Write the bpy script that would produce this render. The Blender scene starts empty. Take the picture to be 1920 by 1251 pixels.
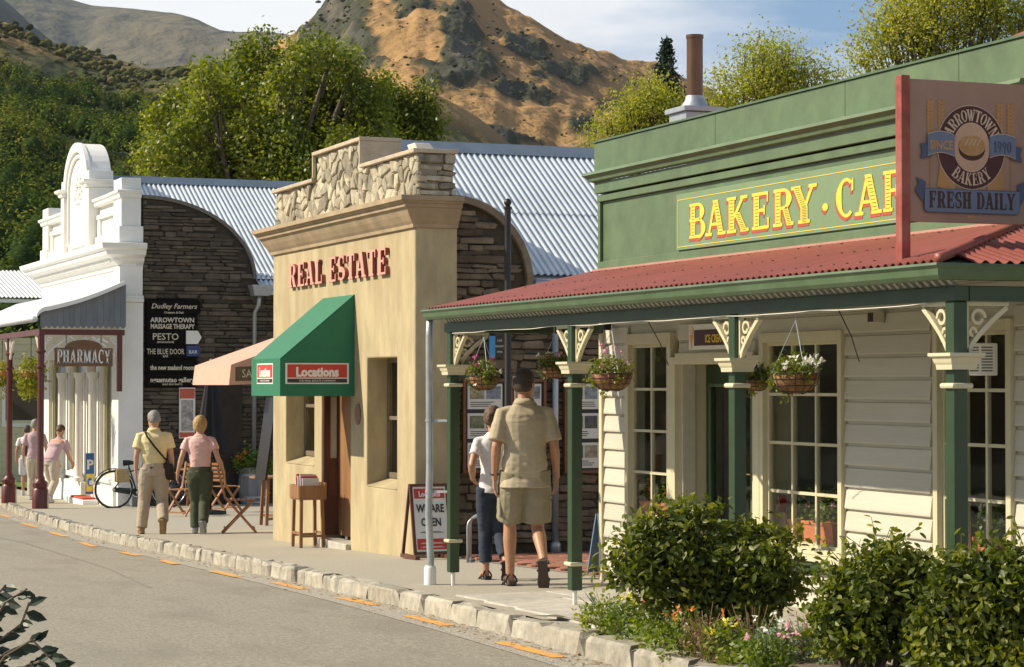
import bpy, bmesh, math, random
import numpy as np
from mathutils import Vector, Matrix, noise
random.seed(7); RNG = np.random.default_rng(7)
S = bpy.context.scene; COL = S.collection
rad = math.radians
# ------------------------------------------------------------------ camera
TH = rad(21.6); FL = 4200.0; PH = math.atan((720-625.5)/FL); EYE = Vector((0, 0, 1.7))
cam = bpy.data.cameras.new('camera'); co = bpy.data.objects.new('camera', cam); COL.objects.link(co)
cam.sensor_width = 36; cam.lens = FL/1920*36; cam.clip_start = .1; cam.clip_end = 20000
co.location = EYE; co.rotation_euler = (math.pi/2+PH, 0, -TH)
S.camera = co
FW = Vector((math.sin(TH)*math.cos(PH), math.cos(TH)*math.cos(PH), math.sin(PH)))
RT = Vector((math.cos(TH), -math.sin(TH), 0)); UP = RT.cross(FW)
# ------------------------------------------------------------------ sun, sky
SUN_AZ = Vector((-.93, .37, 0)).normalized(); SUN_EL = rad(36)
sd = SUN_AZ*math.cos(SUN_EL)+Vector((0, 0, math.sin(SUN_EL)))
sl = bpy.data.lights.new('sun', 'SUN'); so = bpy.data.objects.new('sun', sl); COL.objects.link(so)
sl.energy = 5.0; sl.angle = rad(.55); sl.color = (1, .885, .68)
so.rotation_euler = sd.to_track_quat('Z', 'Y').to_euler(); so.location = (-20, 10, 30)
W = bpy.data.worlds.new("World"); S.world = W; W.use_nodes = True
nt = W.node_tree; nt.nodes.clear()
def N(t, ty, **kw):
    n = t.nodes.new(ty)
    for k, v in kw.items():
        if k.startswith('i_'):
            n.inputs[int(k[2:]) if k[2:].isdigit() else k[2:]].default_value = v
        else: setattr(n, k, v)
    return n
sky = N(nt, 'ShaderNodeTexSky', sky_type='NISHITA', sun_disc=False)
sky.sun_elevation = SUN_EL; sky.sun_rotation = math.atan2(SUN_AZ.x, SUN_AZ.y); sky.air_density = 1.3; sky.dust_density = .3; sky.ozone_density = 3.0
tc = N(nt, 'ShaderNodeTexCoord'); mp = N(nt, 'ShaderNodeMapping'); mp.inputs['Scale'].default_value = (1, 1, 1); mp.inputs['Location'].default_value = (1.1, .9, 0)
nz = N(nt, 'ShaderNodeTexNoise'); nz.inputs['Scale'].default_value = .55; nz.inputs['Detail'].default_value = 7; nz.inputs['Roughness'].default_value = .5
cr = N(nt, 'ShaderNodeValToRGB'); cr.color_ramp.elements[0].position = .45; cr.color_ramp.elements[1].position = .535
cr.color_ramp.elements[0].color = (.06, .06, .06, 1); cr.color_ramp.elements[1].color = (1, 1, 1, 1)
nz2 = N(nt, 'ShaderNodeTexNoise'); nz2.inputs['Scale'].default_value = 1.2; nz2.inputs['Detail'].default_value = 6
cc = N(nt, 'ShaderNodeMix', data_type='RGBA'); cc.inputs[6].default_value = (12.0, 12.6, 13.6, 1); cc.inputs[7].default_value = (18.0, 17.8, 17.4, 1)
mx = N(nt, 'ShaderNodeMix', data_type='RGBA')
bg = N(nt, 'ShaderNodeBackground'); bg.inputs['Strength'].default_value = .05
wo = N(nt, 'ShaderNodeOutputWorld')
L = nt.links.new
sx = N(nt, 'ShaderNodeSeparateXYZ'); mz = N(nt, 'ShaderNodeMath', operation='MAXIMUM'); mz.inputs[1].default_value = 0; az = N(nt, 'ShaderNodeMath', operation='ADD'); az.inputs[1].default_value = .10
dv = N(nt, 'ShaderNodeMath', operation='DIVIDE'); dv.inputs[0].default_value = 1; sc_ = N(nt, 'ShaderNodeVectorMath', operation='SCALE')
L(tc.outputs['Generated'], sx.inputs[0]); L(sx.outputs[2], mz.inputs[0]); L(mz.outputs[0], az.inputs[0]); L(az.outputs[0], dv.inputs[1]); L(tc.outputs['Generated'], sc_.inputs[0]); L(dv.outputs[0], sc_.inputs['Scale'])
L(sc_.outputs[0], mp.inputs['Vector']); L(mp.outputs[0], nz.inputs['Vector']); L(mp.outputs[0], nz2.inputs['Vector'])
hi = N(nt, 'ShaderNodeMapRange'); hi.inputs[1].default_value = .18; hi.inputs[2].default_value = .55; hi.inputs[3].default_value = 0; hi.inputs[4].default_value = .11; L(mz.outputs[0], hi.inputs[0])
sb = N(nt, 'ShaderNodeMath', operation='SUBTRACT'); L(nz.outputs[0], sb.inputs[0]); L(hi.outputs[0], sb.inputs[1])
bl = N(nt, 'ShaderNodeMix', data_type='RGBA'); bl.inputs[0].default_value = .6; bl.inputs[7].default_value = (3.2, 6.6, 12.0, 1); L(sky.outputs[0], bl.inputs[6])
hb_ = N(nt, 'ShaderNodeMapRange'); hb_.inputs[1].default_value = .1; hb_.inputs[2].default_value = .6; hb_.inputs[3].default_value = .65; hb_.inputs[4].default_value = .2; L(mz.outputs[0], hb_.inputs[0]); L(hb_.outputs[0], bl.inputs[0])
L(sb.outputs[0], cr.inputs[0]); L(cr.outputs[0], mx.inputs[0]); L(bl.outputs[2], mx.inputs[6])
L(nz2.outputs[0], cc.inputs[0]); L(cc.outputs[2], mx.inputs[7]); L(mx.outputs[2], bg.inputs[0]); L(bg.outputs[0], wo.inputs[0])
vs = S.view_settings; vs.view_transform = 'Standard'; vs.look = 'None'; vs.exposure = .42; vs.gamma = 1; vs.use_curve_mapping = False
S.render.engine = 'CYCLES'
# ------------------------------------------------------------------ pixel -> place helpers (photograph measured in 1920 px)
def ray(px, py): return FW*FL+RT*(px-960)-UP*(py-625.5)
def onX(px, py, X):
    r = ray(px, py); return EYE+r*(X/r.x)
def onY(px, py, Y):
    r = ray(px, py); return EYE+r*(Y/r.y)
def onD(px, py, d):
    r = ray(px, py); return EYE+r*(d/FL)
def Yat(px, X): return onX(px, 720, X).y
def Xat(px, Y): return onY(px, 720, Y).x
GY = [-400, 0, 8, 15, 18, 22, 27.6, 31.6, 44, 53, 100, 200, 900]; GZ = [.25, .25, .2, .07, 0, -.11, -.28, -.41, -.73, -.94, -1.7, -2.2, -2.4]
def zp(Y): return float(np.interp(Y, GY, GZ))
def onG(px, py, dz=0):
    r = ray(px, py); p = None; lo, hi = 2., 400.
    for _ in range(50):
        m = (lo+hi)/2; p = EYE+r*(m/FL)
        if p.z > zp(p.y)+dz: lo = m
        else: hi = m
    return p
# ------------------------------------------------------------------ object helpers
ORG = {}
def props(o, label=None, cat=None, group=None, kind=None):
    if label: o['label'] = label
    if cat: o['category'] = cat
    if group: o['group'] = group
    if kind: o['kind'] = kind
    return o
def thing(name, label, cat, loc=(0, 0, 0), rz=0, group=None):
    o = bpy.data.objects.new(name, None); COL.objects.link(o); o.empty_display_size = .1
    o.location = loc; o.rotation_euler = (0, 0, rz); ORG[o.name] = Vector(loc)
    return props(o, label, cat, group)
def link(name, me, parent=None, loc=None, rot=None, sc=None, mat=None):
    o = bpy.data.objects.new(name, me); COL.objects.link(o)
    if parent is not None: o.parent = parent; ORG[o.name] = ORG.get(parent.name, Vector())
    if loc is not None: o.location = loc
    if rot is not None: o.rotation_euler = rot
    if sc is not None: o.scale = sc
    if mat is not None and not me.materials: me.materials.append(mat)
    return o
class MB:
    def __init__(s): s.v = []; s.f = []
    def add(s, vs, fs):
        o = len(s.v); s.v += [tuple(v) for v in vs]; s.f += [tuple(i+o for i in f) for f in fs]; return s
    def hexa(s, p): return s.add(p, [(3, 2, 1, 0), (4, 5, 6, 7), (0, 1, 5, 4), (1, 2, 6, 5), (2, 3, 7, 6), (3, 0, 4, 7)])
    def box(s, x0, x1, y0, y1, z0, z1):
        x0, x1 = min(x0, x1), max(x0, x1); y0, y1 = min(y0, y1), max(y0, y1); z0, z1 = min(z0, z1), max(z0, z1)
        return s.hexa([(x0, y0, z0), (x1, y0, z0), (x1, y1, z0), (x0, y1, z0), (x0, y0, z1), (x1, y0, z1), (x1, y1, z1), (x0, y1, z1)])
    def prism(s, poly, d):
        n = len(poly); d = Vector(d); a = [Vector(p) for p in poly]; b = [p+d for p in a]
        nr = Vector((0, 0, 0))
        for i in range(n): nr += a[i].cross(a[(i+1) % n])
        flip = nr.dot(d) > 0
        if flip: a, b = b, a
        return s.add(a+b, [tuple(range(n)), tuple(reversed(range(n, 2*n)))]+[(i, i+n, (i+1) % n+n, (i+1) % n) for i in range(n)])
    def tube(s, pts, r, n=8, cap=True, ry=None):
        pts = [Vector(p) for p in pts]; m = len(pts)
        if not hasattr(r, '__len__'): r = [r]*m
        vs = []; ref = None
        for i, p in enumerate(pts):
            t = (pts[min(i+1, m-1)]-pts[max(i-1, 0)])
            t = t.normalized() if t.length > 1e-9 else Vector((0, 0, 1))
            if ref is None: ref = Vector((0, 0, 1)) if abs(t.z) < .9 else Vector((1, 0, 0))
            a = (ref-t*ref.dot(t)); a = a.normalized() if a.length > 1e-6 else t.orthogonal().normalized(); ref = a; b = t.cross(a)
            k = ry[i] if ry else 1
            for j in range(n):
                th = 2*math.pi*j/n; vs.append(p+a*math.cos(th)*r[i]+b*math.sin(th)*r[i]*k)
        fs = [(i*n+j, i*n+(j+1) % n, (i+1)*n+(j+1) % n, (i+1)*n+j) for i in range(m-1) for j in range(n)]
        if cap: fs += [tuple(reversed(range(n))), tuple((m-1)*n+j for j in range(n))]
        return s.add(vs, fs)
    def lathe(s, c, prof, n=16, cap=True):
        vs = [(c[0]+r*math.cos(2*math.pi*j/n), c[1]+r*math.sin(2*math.pi*j/n), c[2]+z) for r, z in prof for j in range(n)]; m = len(prof)
        fs = [(i*n+j, i*n+(j+1) % n, (i+1)*n+(j+1) % n, (i+1)*n+j) for i in range(m-1) for j in range(n)]
        if cap: fs += [tuple(reversed(range(n))), tuple((m-1)*n+j for j in range(n))]
        return s.add(vs, fs)
    def bar(s, a, b, w, h, up=(0, 0, 1)):
        a = Vector(a); b = Vector(b); t = (b-a).normalized(); u = Vector(up); x = t.cross(u)
        if x.length < 1e-4: x = t.cross(Vector((1, 0, 0)))
        x.normalize(); y = x.cross(t).normalized(); x = x*w/2; y = y*h/2
        return s.hexa([a-x-y, a+x-y, a+x+y, a-x+y, b-x-y, b+x-y, b+x+y, b-x+y])
    def grid(s, P):
        o = len(s.v); n = len(P); m = len(P[0])
        for row in P: s.v += [tuple(p) for p in row]
        s.f += [(o+i*m+j, o+i*m+j+1, o+(i+1)*m+j+1, o+(i+1)*m+j) for i in range(n-1) for j in range(m-1)]; return s
    def build(s, name, mat, parent=None, smooth=False, bevel=0, local=False, fix=True):
        me = bpy.data.meshes.new(name)
        off = Vector() if (parent is None or local) else ORG.get(parent.name, Vector())
        me.from_pydata([(x-off.x, y-off.y, z-off.z) for x, y, z in s.v], [], s.f)
        if fix:
            bm = bmesh.new(); bm.from_mesh(me); bmesh.ops.recalc_face_normals(bm, faces=bm.faces); bm.to_mesh(me); bm.free()
        if smooth: me.polygons.foreach_set('use_smooth', [True]*len(me.polygons))
        me.materials.append(mat)
        o = link(name, me, parent)
        if bevel:
            b = o.modifiers.new('bevel', 'BEVEL'); b.width = bevel; b.segments = 2; b.limit_method = 'ANGLE'; b.angle_limit = rad(40)
        if smooth == 2:
            me.set_sharp_from_angle(angle=rad(40))
        return o
def holes(mb, ax, c0, c1, u0, u1, z0, z1, hs):
    """slab with rectangular holes; ax 'X': thickness c0..c1 in X, u is Y; ax 'Y': thickness in Y, u is X"""
    us = sorted({u0, u1, *[h[0] for h in hs], *[h[1] for h in hs]}); zs = sorted({z0, z1, *[h[2] for h in hs], *[h[3] for h in hs]})
    us = [u for u in us if u0 <= u <= u1]; zs = [z for z in zs if z0 <= z <= z1]
    def solid(i, j):
        if i < 0 or j < 0 or i >= len(us)-1 or j >= len(zs)-1: return False
        u = (us[i]+us[i+1])/2; z = (zs[j]+zs[j+1])/2
        return not any(h[0] < u < h[1] and h[2] < z < h[3] for h in hs)
    P = (lambda c, u, z: (c, u, z)) if ax == 'X' else (lambda c, u, z: (u, c, z))
    for i in range(len(us)-1):
        for j in range(len(zs)-1):
            if not solid(i, j): continue
            a, b, c, d = us[i], us[i+1], zs[j], zs[j+1]
            mb.add([P(c0, a, c), P(c0, b, c), P(c0, b, d), P(c0, a, d)], [(0, 1, 2, 3)])
            mb.add([P(c1, a, c), P(c1, b, c), P(c1, b, d), P(c1, a, d)], [(0, 1, 2, 3)])
            for (di, dj, q) in ((-1, 0, [(a, c), (a, d)]), (1, 0, [(b, c), (b, d)]), (0, -1, [(a, c), (b, c)]), (0, 1, [(a, d), (b, d)])):
                if not solid(i+di, j+dj):
                    mb.add([P(c0, *q[0]), P(c0, *q[1]), P(c1, *q[1]), P(c1, *q[0])], [(0, 1, 2, 3)])
    return mb
def weld(o):
    bm = bmesh.new(); bm.from_mesh(o.data); bmesh.ops.remove_doubles(bm, verts=bm.verts, dist=1e-5); bmesh.ops.recalc_face_normals(bm, faces=bm.faces); bm.to_mesh(o.data); bm.free(); return o
def sweep(mb, path, prof, closed=False):
    """path: list of (x,y); prof: list of (out, z); outward = left of travel; mitred"""
    n = len(path); P = [Vector((p[0], p[1])) for p in path]; rows = []
    for i in range(n):
        d0 = (P[i]-P[i-1]).normalized() if i > 0 else (P[1]-P[0]).normalized()
        d1 = (P[i+1]-P[i]).normalized() if i < n-1 else d0
        n0 = Vector((-d0.y, d0.x)); n1 = Vector((-d1.y, d1.x)); m = (n0+n1)
        m = m/(m.dot(n0)) if m.length > 1e-6 else n0
        rows.append([(P[i].x+m.x*o, P[i].y+m.y*o, z) for o, z in prof])
    k = len(prof); o = len(mb.v)
    for r in rows: mb.v += r
    mb.f += [(o+i*k+j, o+i*k+(j+1) % k, o+(i+1)*k+(j+1) % k, o+(i+1)*k+j) for i in range(n-1) for j in range(k)]
    mb.f += [tuple(o+j for j in range(k)), tuple(o+(n-1)*k+j for j in reversed(range(k)))]
    return mb
# ------------------------------------------------------------------ materials
MATS = {}
def mat(name, col, rough=.7, metal=0, var=.12, scale=4, bump=.1, bscale=40, col2=None, rand=0, stretch=(1, 1, 1), spec=.5, stain=0, stain_col=None, stain_scale=1.2, bdist=.01, coat=0, emit=None):
    if name in MATS: return MATS[name]
    m = bpy.data.materials.new(name); m.use_nodes = True; t = m.node_tree; l = t.links.new
    b = t.nodes['Principled BSDF']; b.inputs['Roughness'].default_value = rough; b.inputs['Metallic'].default_value = metal
    b.inputs['Specular IOR Level'].default_value = spec; b.inputs['Coat Weight'].default_value = coat
    g = N(t, 'ShaderNodeNewGeometry'); mp = N(t, 'ShaderNodeMapping'); mp.inputs['Scale'].default_value = stretch
    l(g.outputs['Position'], mp.inputs['Vector'])
    nz = N(t, 'ShaderNodeTexNoise'); nz.inputs['Scale'].default_value = scale; nz.inputs['Detail'].default_value = 5; nz.inputs['Roughness'].default_value = .65
    l(mp.outputs[0], nz.inputs['Vector'])
    rp = N(t, 'ShaderNodeMapRange'); rp.inputs[1].default_value = .3; rp.inputs[2].default_value = .7; l(nz.outputs[0], rp.inputs[0])
    mx = N(t, 'ShaderNodeMix', data_type='RGBA'); l(rp.outputs[0], mx.inputs[0])
    c2 = col2 or col; mx.inputs[6].default_value = (*[c*(1-var) for c in col], 1); mx.inputs[7].default_value = (*[min(1, c*(1+var)) for c in c2], 1)
    out = mx.outputs[2]
    if stain:
        n2 = N(t, 'ShaderNodeTexNoise'); n2.inputs['Scale'].default_value = stain_scale; n2.inputs['Detail'].default_value = 6; l(mp.outputs[0], n2.inputs['Vector'])
        r2 = N(t, 'ShaderNodeMapRange'); r2.inputs[1].default_value = .48; r2.inputs[2].default_value = .68; r2.inputs[4].default_value = stain; l(n2.outputs[0], r2.inputs[0])
        m2 = N(t, 'ShaderNodeMix', data_type='RGBA'); m2.inputs[7].default_value = (*(stain_col or [c*.5 for c in col]), 1)
        l(r2.outputs[0], m2.inputs[0]); l(out, m2.inputs[6]); out = m2.outputs[2]
    if rand:
        oi = N(t, 'ShaderNodeObjectInfo'); r3 = N(t, 'ShaderNodeMapRange'); r3.inputs[3].default_value = 1-rand; r3.inputs[4].default_value = 1+rand
        l(oi.outputs['Random'], r3.inputs[0]); hs = N(t, 'ShaderNodeHueSaturation'); l(r3.outputs[0], hs.inputs['Value']); l(out, hs.inputs['Color'])
        out = hs.outputs[0]
    l(out, b.inputs['Base Color'])
    if bump:
        n4 = N(t, 'ShaderNodeTexNoise'); n4.inputs['Scale'].default_value = bscale; n4.inputs['Detail'].default_value = 4; l(mp.outputs[0], n4.inputs['Vector'])
        bp = N(t, 'ShaderNodeBump'); bp.inputs['Strength'].default_value = bump; bp.inputs['Distance'].default_value = bdist
        l(n4.outputs[0], bp.inputs['Height']); l(bp.outputs[0], b.inputs['Normal'])
    if emit: b.inputs['Emission Color'].default_value = (*emit, 1); b.inputs['Emission Strength'].default_value = 1
    MATS[name] = m; return m
def leafmat(name, cols, trans=.35, rough=.45, spec=.5):
    """cols: list of (pos, rgb) over the per-leaf 'tint' attribute"""
    if name in MATS: return MATS[name]
    m = bpy.data.materials.new(name); m.use_nodes = True; t = m.node_tree; l = t.links.new; b = t.nodes['Principled BSDF']
    at = N(t, 'ShaderNodeAttribute', attribute_name='tint'); cr = N(t, 'ShaderNodeValToRGB')
    e = cr.color_ramp.elements
    while len(e) < len(cols): e.new(.5)
    for i, (p, c) in enumerate(cols): e[i].position = p; e[i].color = (*c, 1)
    l(at.outputs['Fac'], cr.inputs[0]); l(cr.outputs[0], b.inputs['Base Color'])
    b.inputs['Roughness'].default_value = rough; b.inputs['Specular IOR Level'].default_value = spec
    tr = N(t, 'ShaderNodeBsdfTranslucent'); hs = N(t, 'ShaderNodeHueSaturation'); hs.inputs['Saturation'].default_value = 1.15; hs.inputs['Value'].default_value = 1.5
    l(cr.outputs[0], hs.inputs['Color']); l(hs.outputs[0], tr.inputs[0])
    ms = N(t, 'ShaderNodeMixShader'); ms.inputs[0].default_value = trans; l(b.outputs[0], ms.inputs[1]); l(tr.outputs[0], ms.inputs[2])
    l(ms.outputs[0], t.nodes['Material Output'].inputs['Surface']); MATS[name] = m; return m
def attrmat(name, attr, cols, rough=.9, bump=.5, bscale=.5, bdist=1., nscale=.05, namt=.25, nstretch=(1, 1, 1)):
    m = bpy.data.materials.new(name); m.use_nodes = True; t = m.node_tree; l = t.links.new; b = t.nodes['Principled BSDF']
    at = N(t, 'ShaderNodeAttribute', attribute_name=attr); g = N(t, 'ShaderNodeNewGeometry'); nz = N(t, 'ShaderNodeTexNoise')
    mp = N(t, 'ShaderNodeMapping'); mp.inputs['Scale'].default_value = nstretch; l(g.outputs['Position'], mp.inputs['Vector'])
    nz.inputs['Scale'].default_value = nscale; nz.inputs['Detail'].default_value = 8; nz.inputs['Roughness'].default_value = .7; l(mp.outputs[0], nz.inputs['Vector'])
    ma = N(t, 'ShaderNodeMath', operation='MULTIPLY_ADD'); ma.inputs[1].default_value = namt*2; ma.inputs[2].default_value = -namt
    l(nz.outputs[0], ma.inputs[0]); ad = N(t, 'ShaderNodeMath', operation='ADD'); l(at.outputs['Fac'], ad.inputs[0]); l(ma.outputs[0], ad.inputs[1])
    cr = N(t, 'ShaderNodeValToRGB'); e = cr.color_ramp.elements
    while len(e) < len(cols): e.new(.5)
    for i, (p, c) in enumerate(cols): e[i].position = p; e[i].color = (*c, 1)
    l(ad.outputs[0], cr.inputs[0]); l(cr.outputs[0], b.inputs['Base Color']); b.inputs['Roughness'].default_value = rough; b.inputs['Specular IOR Level'].default_value = .15
    if bump:
        n4 = N(t, 'ShaderNodeTexNoise'); n4.inputs['Scale'].default_value = bscale; n4.inputs['Detail'].default_value = 6; l(g.outputs['Position'], n4.inputs['Vector'])
        bp = N(t, 'ShaderNodeBump'); bp.inputs['Strength'].default_value = bump; bp.inputs['Distance'].default_value = bdist; l(n4.outputs[0], bp.inputs['Height']); l(bp.outputs[0], b.inputs['Normal'])
    MATS[name] = m; return m
def glassmat():
    m = bpy.data.materials.new('window_glass'); m.use_nodes = True; t = m.node_tree; l = t.links.new; t.nodes.remove(t.nodes['Principled BSDF'])
    tr = N(t, 'ShaderNodeBsdfTransparent'); tr.inputs[0].default_value = (.93, .95, .93, 1); gl = N(t, 'ShaderNodeBsdfGlossy'); gl.inputs['Roughness'].default_value = .015
    fr = N(t, 'ShaderNodeFresnel'); fr.inputs[0].default_value = 1.5; ms = N(t, 'ShaderNodeMixShader')
    g = N(t, 'ShaderNodeNewGeometry'); nz = N(t, 'ShaderNodeTexNoise'); nz.inputs['Scale'].default_value = 3; l(g.outputs['Position'], nz.inputs['Vector'])
    bp = N(t, 'ShaderNodeBump'); bp.inputs['Strength'].default_value = .05; bp.inputs['Distance'].default_value = .02; l(nz.outputs[0], bp.inputs['Height']); l(bp.outputs[0], gl.inputs['Normal'])
    bf = N(t, 'ShaderNodeMath', operation='SUBTRACT'); bf.inputs[0].default_value = 1; l(g.outputs['Backfacing'], bf.inputs[1]); fm = N(t, 'ShaderNodeMath', operation='MULTIPLY'); l(fr.outputs[0], fm.inputs[0]); l(bf.outputs[0], fm.inputs[1]); l(fm.outputs[0], ms.inputs[0]); l(tr.outputs[0], ms.inputs[1]); l(gl.outputs[0], ms.inputs[2]); l(ms.outputs[0], t.nodes['Material Output'].inputs['Surface'])
    return m
GLASS = glassmat()
# ------------------------------------------------------------------ leaves, trees
KITE = np.array([(0, 0, 0), (.45, .28, .05), (1, 0, 0), (.45, -.28, .05)], float)
OVAL = np.array([(0, 0, 0), (.3, .23, .06), (.68, .2, .05), (1, 0, -.06), (.68, -.2, .05), (.3, -.23, .06), (.5, 0, 0)], float)
OVALF = [(0, 6, 1), (1, 6, 2), (2, 6, 3), (3, 6, 4), (4, 6, 5), (5, 6, 0)]
def leafcloud(name, pts, size, m, parent=None, shape='kite', out=None, up=.5, tint=None, rng=RNG, kind=None, droop=0, jit=.8):
    pts = np.asarray(pts, float); n = len(pts); sz = np.asarray(size, float)*np.ones(n)*rng.uniform(.7, 1.25, n)
    nr = rng.normal(size=(n, 3))*jit; nr[:, 2] += up
    if out is not None: nr += np.asarray(out)
    nr /= np.linalg.norm(nr, axis=1)[:, None]
    t = rng.normal(size=(n, 3)); t[:, 2] -= droop; t -= nr*(t*nr).sum(1)[:, None]; t /= np.linalg.norm(t, axis=1)[:, None]; b = np.cross(nr, t)
    B, F = (KITE, [(0, 1, 2, 3)]) if shape == 'kite' else (OVAL, OVALF); k = len(B)
    V = pts[:, None, :]+(t[:, None, :]*B[None, :, 0:1]+b[:, None, :]*B[None, :, 1:2]+nr[:, None, :]*B[None, :, 2:3])*sz[:, None, None]
    if parent is not None: V = V-np.array(ORG.get(parent.name, Vector()))[None, None, :]
    Fa = (np.array(F)[None, :, :]+(np.arange(n)*k)[:, None, None]).reshape(-1, len(F[0]))
    me = bpy.data.meshes.new(name); me.vertices.add(n*k); me.vertices.foreach_set('co', V.reshape(-1).astype(np.float32))
    nf = len(Fa); q = len(F[0]); me.loops.add(nf*q); me.loops.foreach_set('vertex_index', Fa.reshape(-1).astype(np.int32))
    me.polygons.add(nf); me.polygons.foreach_set('loop_start', (np.arange(nf)*q).astype(np.int32)); me.update(calc_edges=True)
    if tint is None: tint = rng.uniform(0, 1, n)
    a = me.attributes.new('tint', 'FLOAT', 'POINT'); a.data.foreach_set('value', np.repeat(np.clip(tint, 0, 1), k).astype(np.float32))
    me.materials.append(m); o = link(name, me, parent)
    if kind: o['kind'] = kind
    return o
def sprout(lobes, n=5, f=(.22, .42), tall=1.3, up=.1):
    """break smooth lobes into an uneven crown: smaller lobes push out of each one"""
    out = []
    for l in lobes:
        out.append((l[0], l[1], l[2], l[3]*.82, l[4]*.82, l[5]*.82))
        for _ in range(n):
            a = random.uniform(0, 6.28); v = random.uniform(-.35+up, 1); h = math.sqrt(1-v*v); k = random.uniform(*f)
            out.append((l[0]+l[3]*h*math.cos(a)*.88, l[1]+l[4]*h*math.sin(a)*.88, l[2]+l[5]*v*.88, l[3]*k, l[4]*k, l[5]*k*tall))
    return out
def lobes_points(lobes, nclump, per, spread, rng=RNG, shell=.45, bottom=1.):
    """clumps of leaves spread through the outer part of overlapping lobes"""
    vol = np.array([l[3]*l[4]*l[5] for l in lobes])**.75; pick = rng.choice(len(lobes), nclump, p=vol/vol.sum())
    Lb = np.array(lobes, float)[pick]; d = rng.normal(size=(nclump, 3)); d /= np.linalg.norm(d, axis=1)[:, None]
    r = rng.uniform(shell, 1.04, nclump)[:, None]; C = Lb[:, :3]+d*r*Lb[:, 3:6]
    ct = np.clip(rng.uniform(0, .5, nclump)+rng.uniform(0, .5, len(lobes))[pick], 0, 1)
    P = np.repeat(C, per, 0)+rng.normal(size=(nclump*per, 3))*spread
    O = np.repeat(d, per, 0)*.7; T = np.clip(np.repeat(ct, per)*.6+rng.uniform(0, .4, nclump*per), 0, 1)
    return P, O, T, C
BARK = mat('bark', (.11, .085, .06), .9, var=.3, scale=8, bump=.6, bscale=25, stretch=(1, 1, .25))
def tree(name, label, base, lobes, nclump, per, spread, size, m, group=None, shape='kite', trunk_r=.25, up=.5, shell=.45, droop=0, cat='tree', bark=None, jit=.8, ns=5, tall=1.3):
    base_l = lobes; lobes = sprout(lobes, ns, tall=tall) if ns else lobes
    T = thing(name, label, cat, base, 0, group)
    P, O, ti, C = lobes_points(lobes, nclump, per, spread, shell=shell)
    leafcloud('crown', P, size, m, T, shape, O, up, ti, droop=droop, jit=jit, kind='stuff')
    mb = MB(); b = Vector(base); cen = Vector(np.mean([l[:3] for l in lobes], 0)); fork = b.lerp(cen, .45); fork.x = b.x*.8+fork.x*.2; fork.y = b.y*.8+fork.y*.2
    mb.tube([b-Vector((0, 0, .3)), b.lerp(fork, .5)+Vector((.05, 0, 0)), fork], [trunk_r*1.3, trunk_r, trunk_r*.8], 10); tr = mb.build('trunk', bark or BARK, T, True)
    mb = MB()
    for l in base_l:
        e = Vector(l[:3]); mid = fork.lerp(e, .5)+Vector((random.uniform(-.3, .3), random.uniform(-.3, .3), .2))
        mb.tube([fork-Vector((0, 0, .1)), mid, e], [trunk_r*.5, trunk_r*.3, trunk_r*.14], 6)
    idx = RNG.choice(len(C), min(len(C), 160), replace=False)
    for i in idx:
        c = Vector(C[i]); l = min(lobes, key=lambda q: (Vector(q[:3])-c).length); s0 = Vector(l[:3]).lerp(fork, random.uniform(0, .3))
        mb.tube([s0, s0.lerp(c, .5)+Vector((0, 0, .1)), c], [trunk_r*.12, trunk_r*.08, trunk_r*.03], 4, cap=False)
    mb.build('limbs', bark or BARK, T, True, fix=False)
    return T
# ================================================================== SETTING
M_asphalt = mat('road_chipseal', (.27, .245, .195), .9, var=.3, scale=45, bump=.8, bscale=160, bdist=.006, stain=.55, stain_col=(.19, .17, .135), stain_scale=2.2, stretch=(1, .3, 1))
M_pave = mat('footpath_asphalt', (.36, .325, .26), .9, var=.2, scale=50, bump=.35, bscale=120, bdist=.004, stain=.45, stain_col=(.33, .30, .25), stain_scale=.8)
M_slab = mat('stone_slab', (.44, .41, .36), .85, var=.22, scale=7, bump=.5, bscale=25, rand=.12, stain=.4, stain_col=(.3, .28, .24), stain_scale=3)
M_kerb = mat('schist_kerb', (.35, .32, .26), .85, var=.35, scale=9, bump=.7, bscale=22, rand=.14, stain=.5, stain_col=(.26, .24, .2), stain_scale=5)
M_soil = mat('soil', (.16, .12, .085), .95, var=.4, scale=12, bump=.9, bscale=40, bdist=.02)
M_gravel = mat('gutter_grit', (.36, .33, .28), .95, var=.35, scale=30, bump=.9, bscale=60, bdist=.015)
M_orange = mat('orange_road_paint', (.74, .34, .07), .8, var=.25, scale=30, bump=.3, bscale=120, stain=.7, stain_col=(.36, .28, .17), stain_scale=7)
M_land = mat('distant_grass', (.16, .15, .07), .95, var=.4, scale=.05, bump=.3, bscale=1)
# kerb line (top front edge), measured along the photograph, then carried on both ways
kt = [(0, 938), (67, 959), (131, 979), (178, 993), (226, 1004), (340, 1036), (471, 1056), (606, 1071), (744, 1095), (881, 1129), (955, 1149), (1033, 1175), (1110, 1205), (1250, 1249)]
KP = [onG(a, b) for a, b in kt]; KP = [(p.y, p.x) for p in KP]
KP.sort(); ks = np.polyfit([a for a, b in KP], [b for a, b in KP], 3)
ky0, ky1 = KP[0][0], KP[-1][0]; dk0 = np.polyval(np.polyder(ks), ky0); dk1 = np.polyval(np.polyder(ks), ky1)
def kx(Y):
    if Y < ky0: return float(np.polyval(ks, ky0)+dk0*.4*max(Y-ky0, -6))
    if Y > ky1: return float(np.polyval(ks, ky1)+min(dk1, .06)*(Y-ky1))
    return float(np.polyval(ks, Y))
YS = [y for y in np.arange(-30, 12, 2)]+[y for y in np.arange(12, 62, .5)]+[y for y in np.arange(62, 200, 6)]
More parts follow.
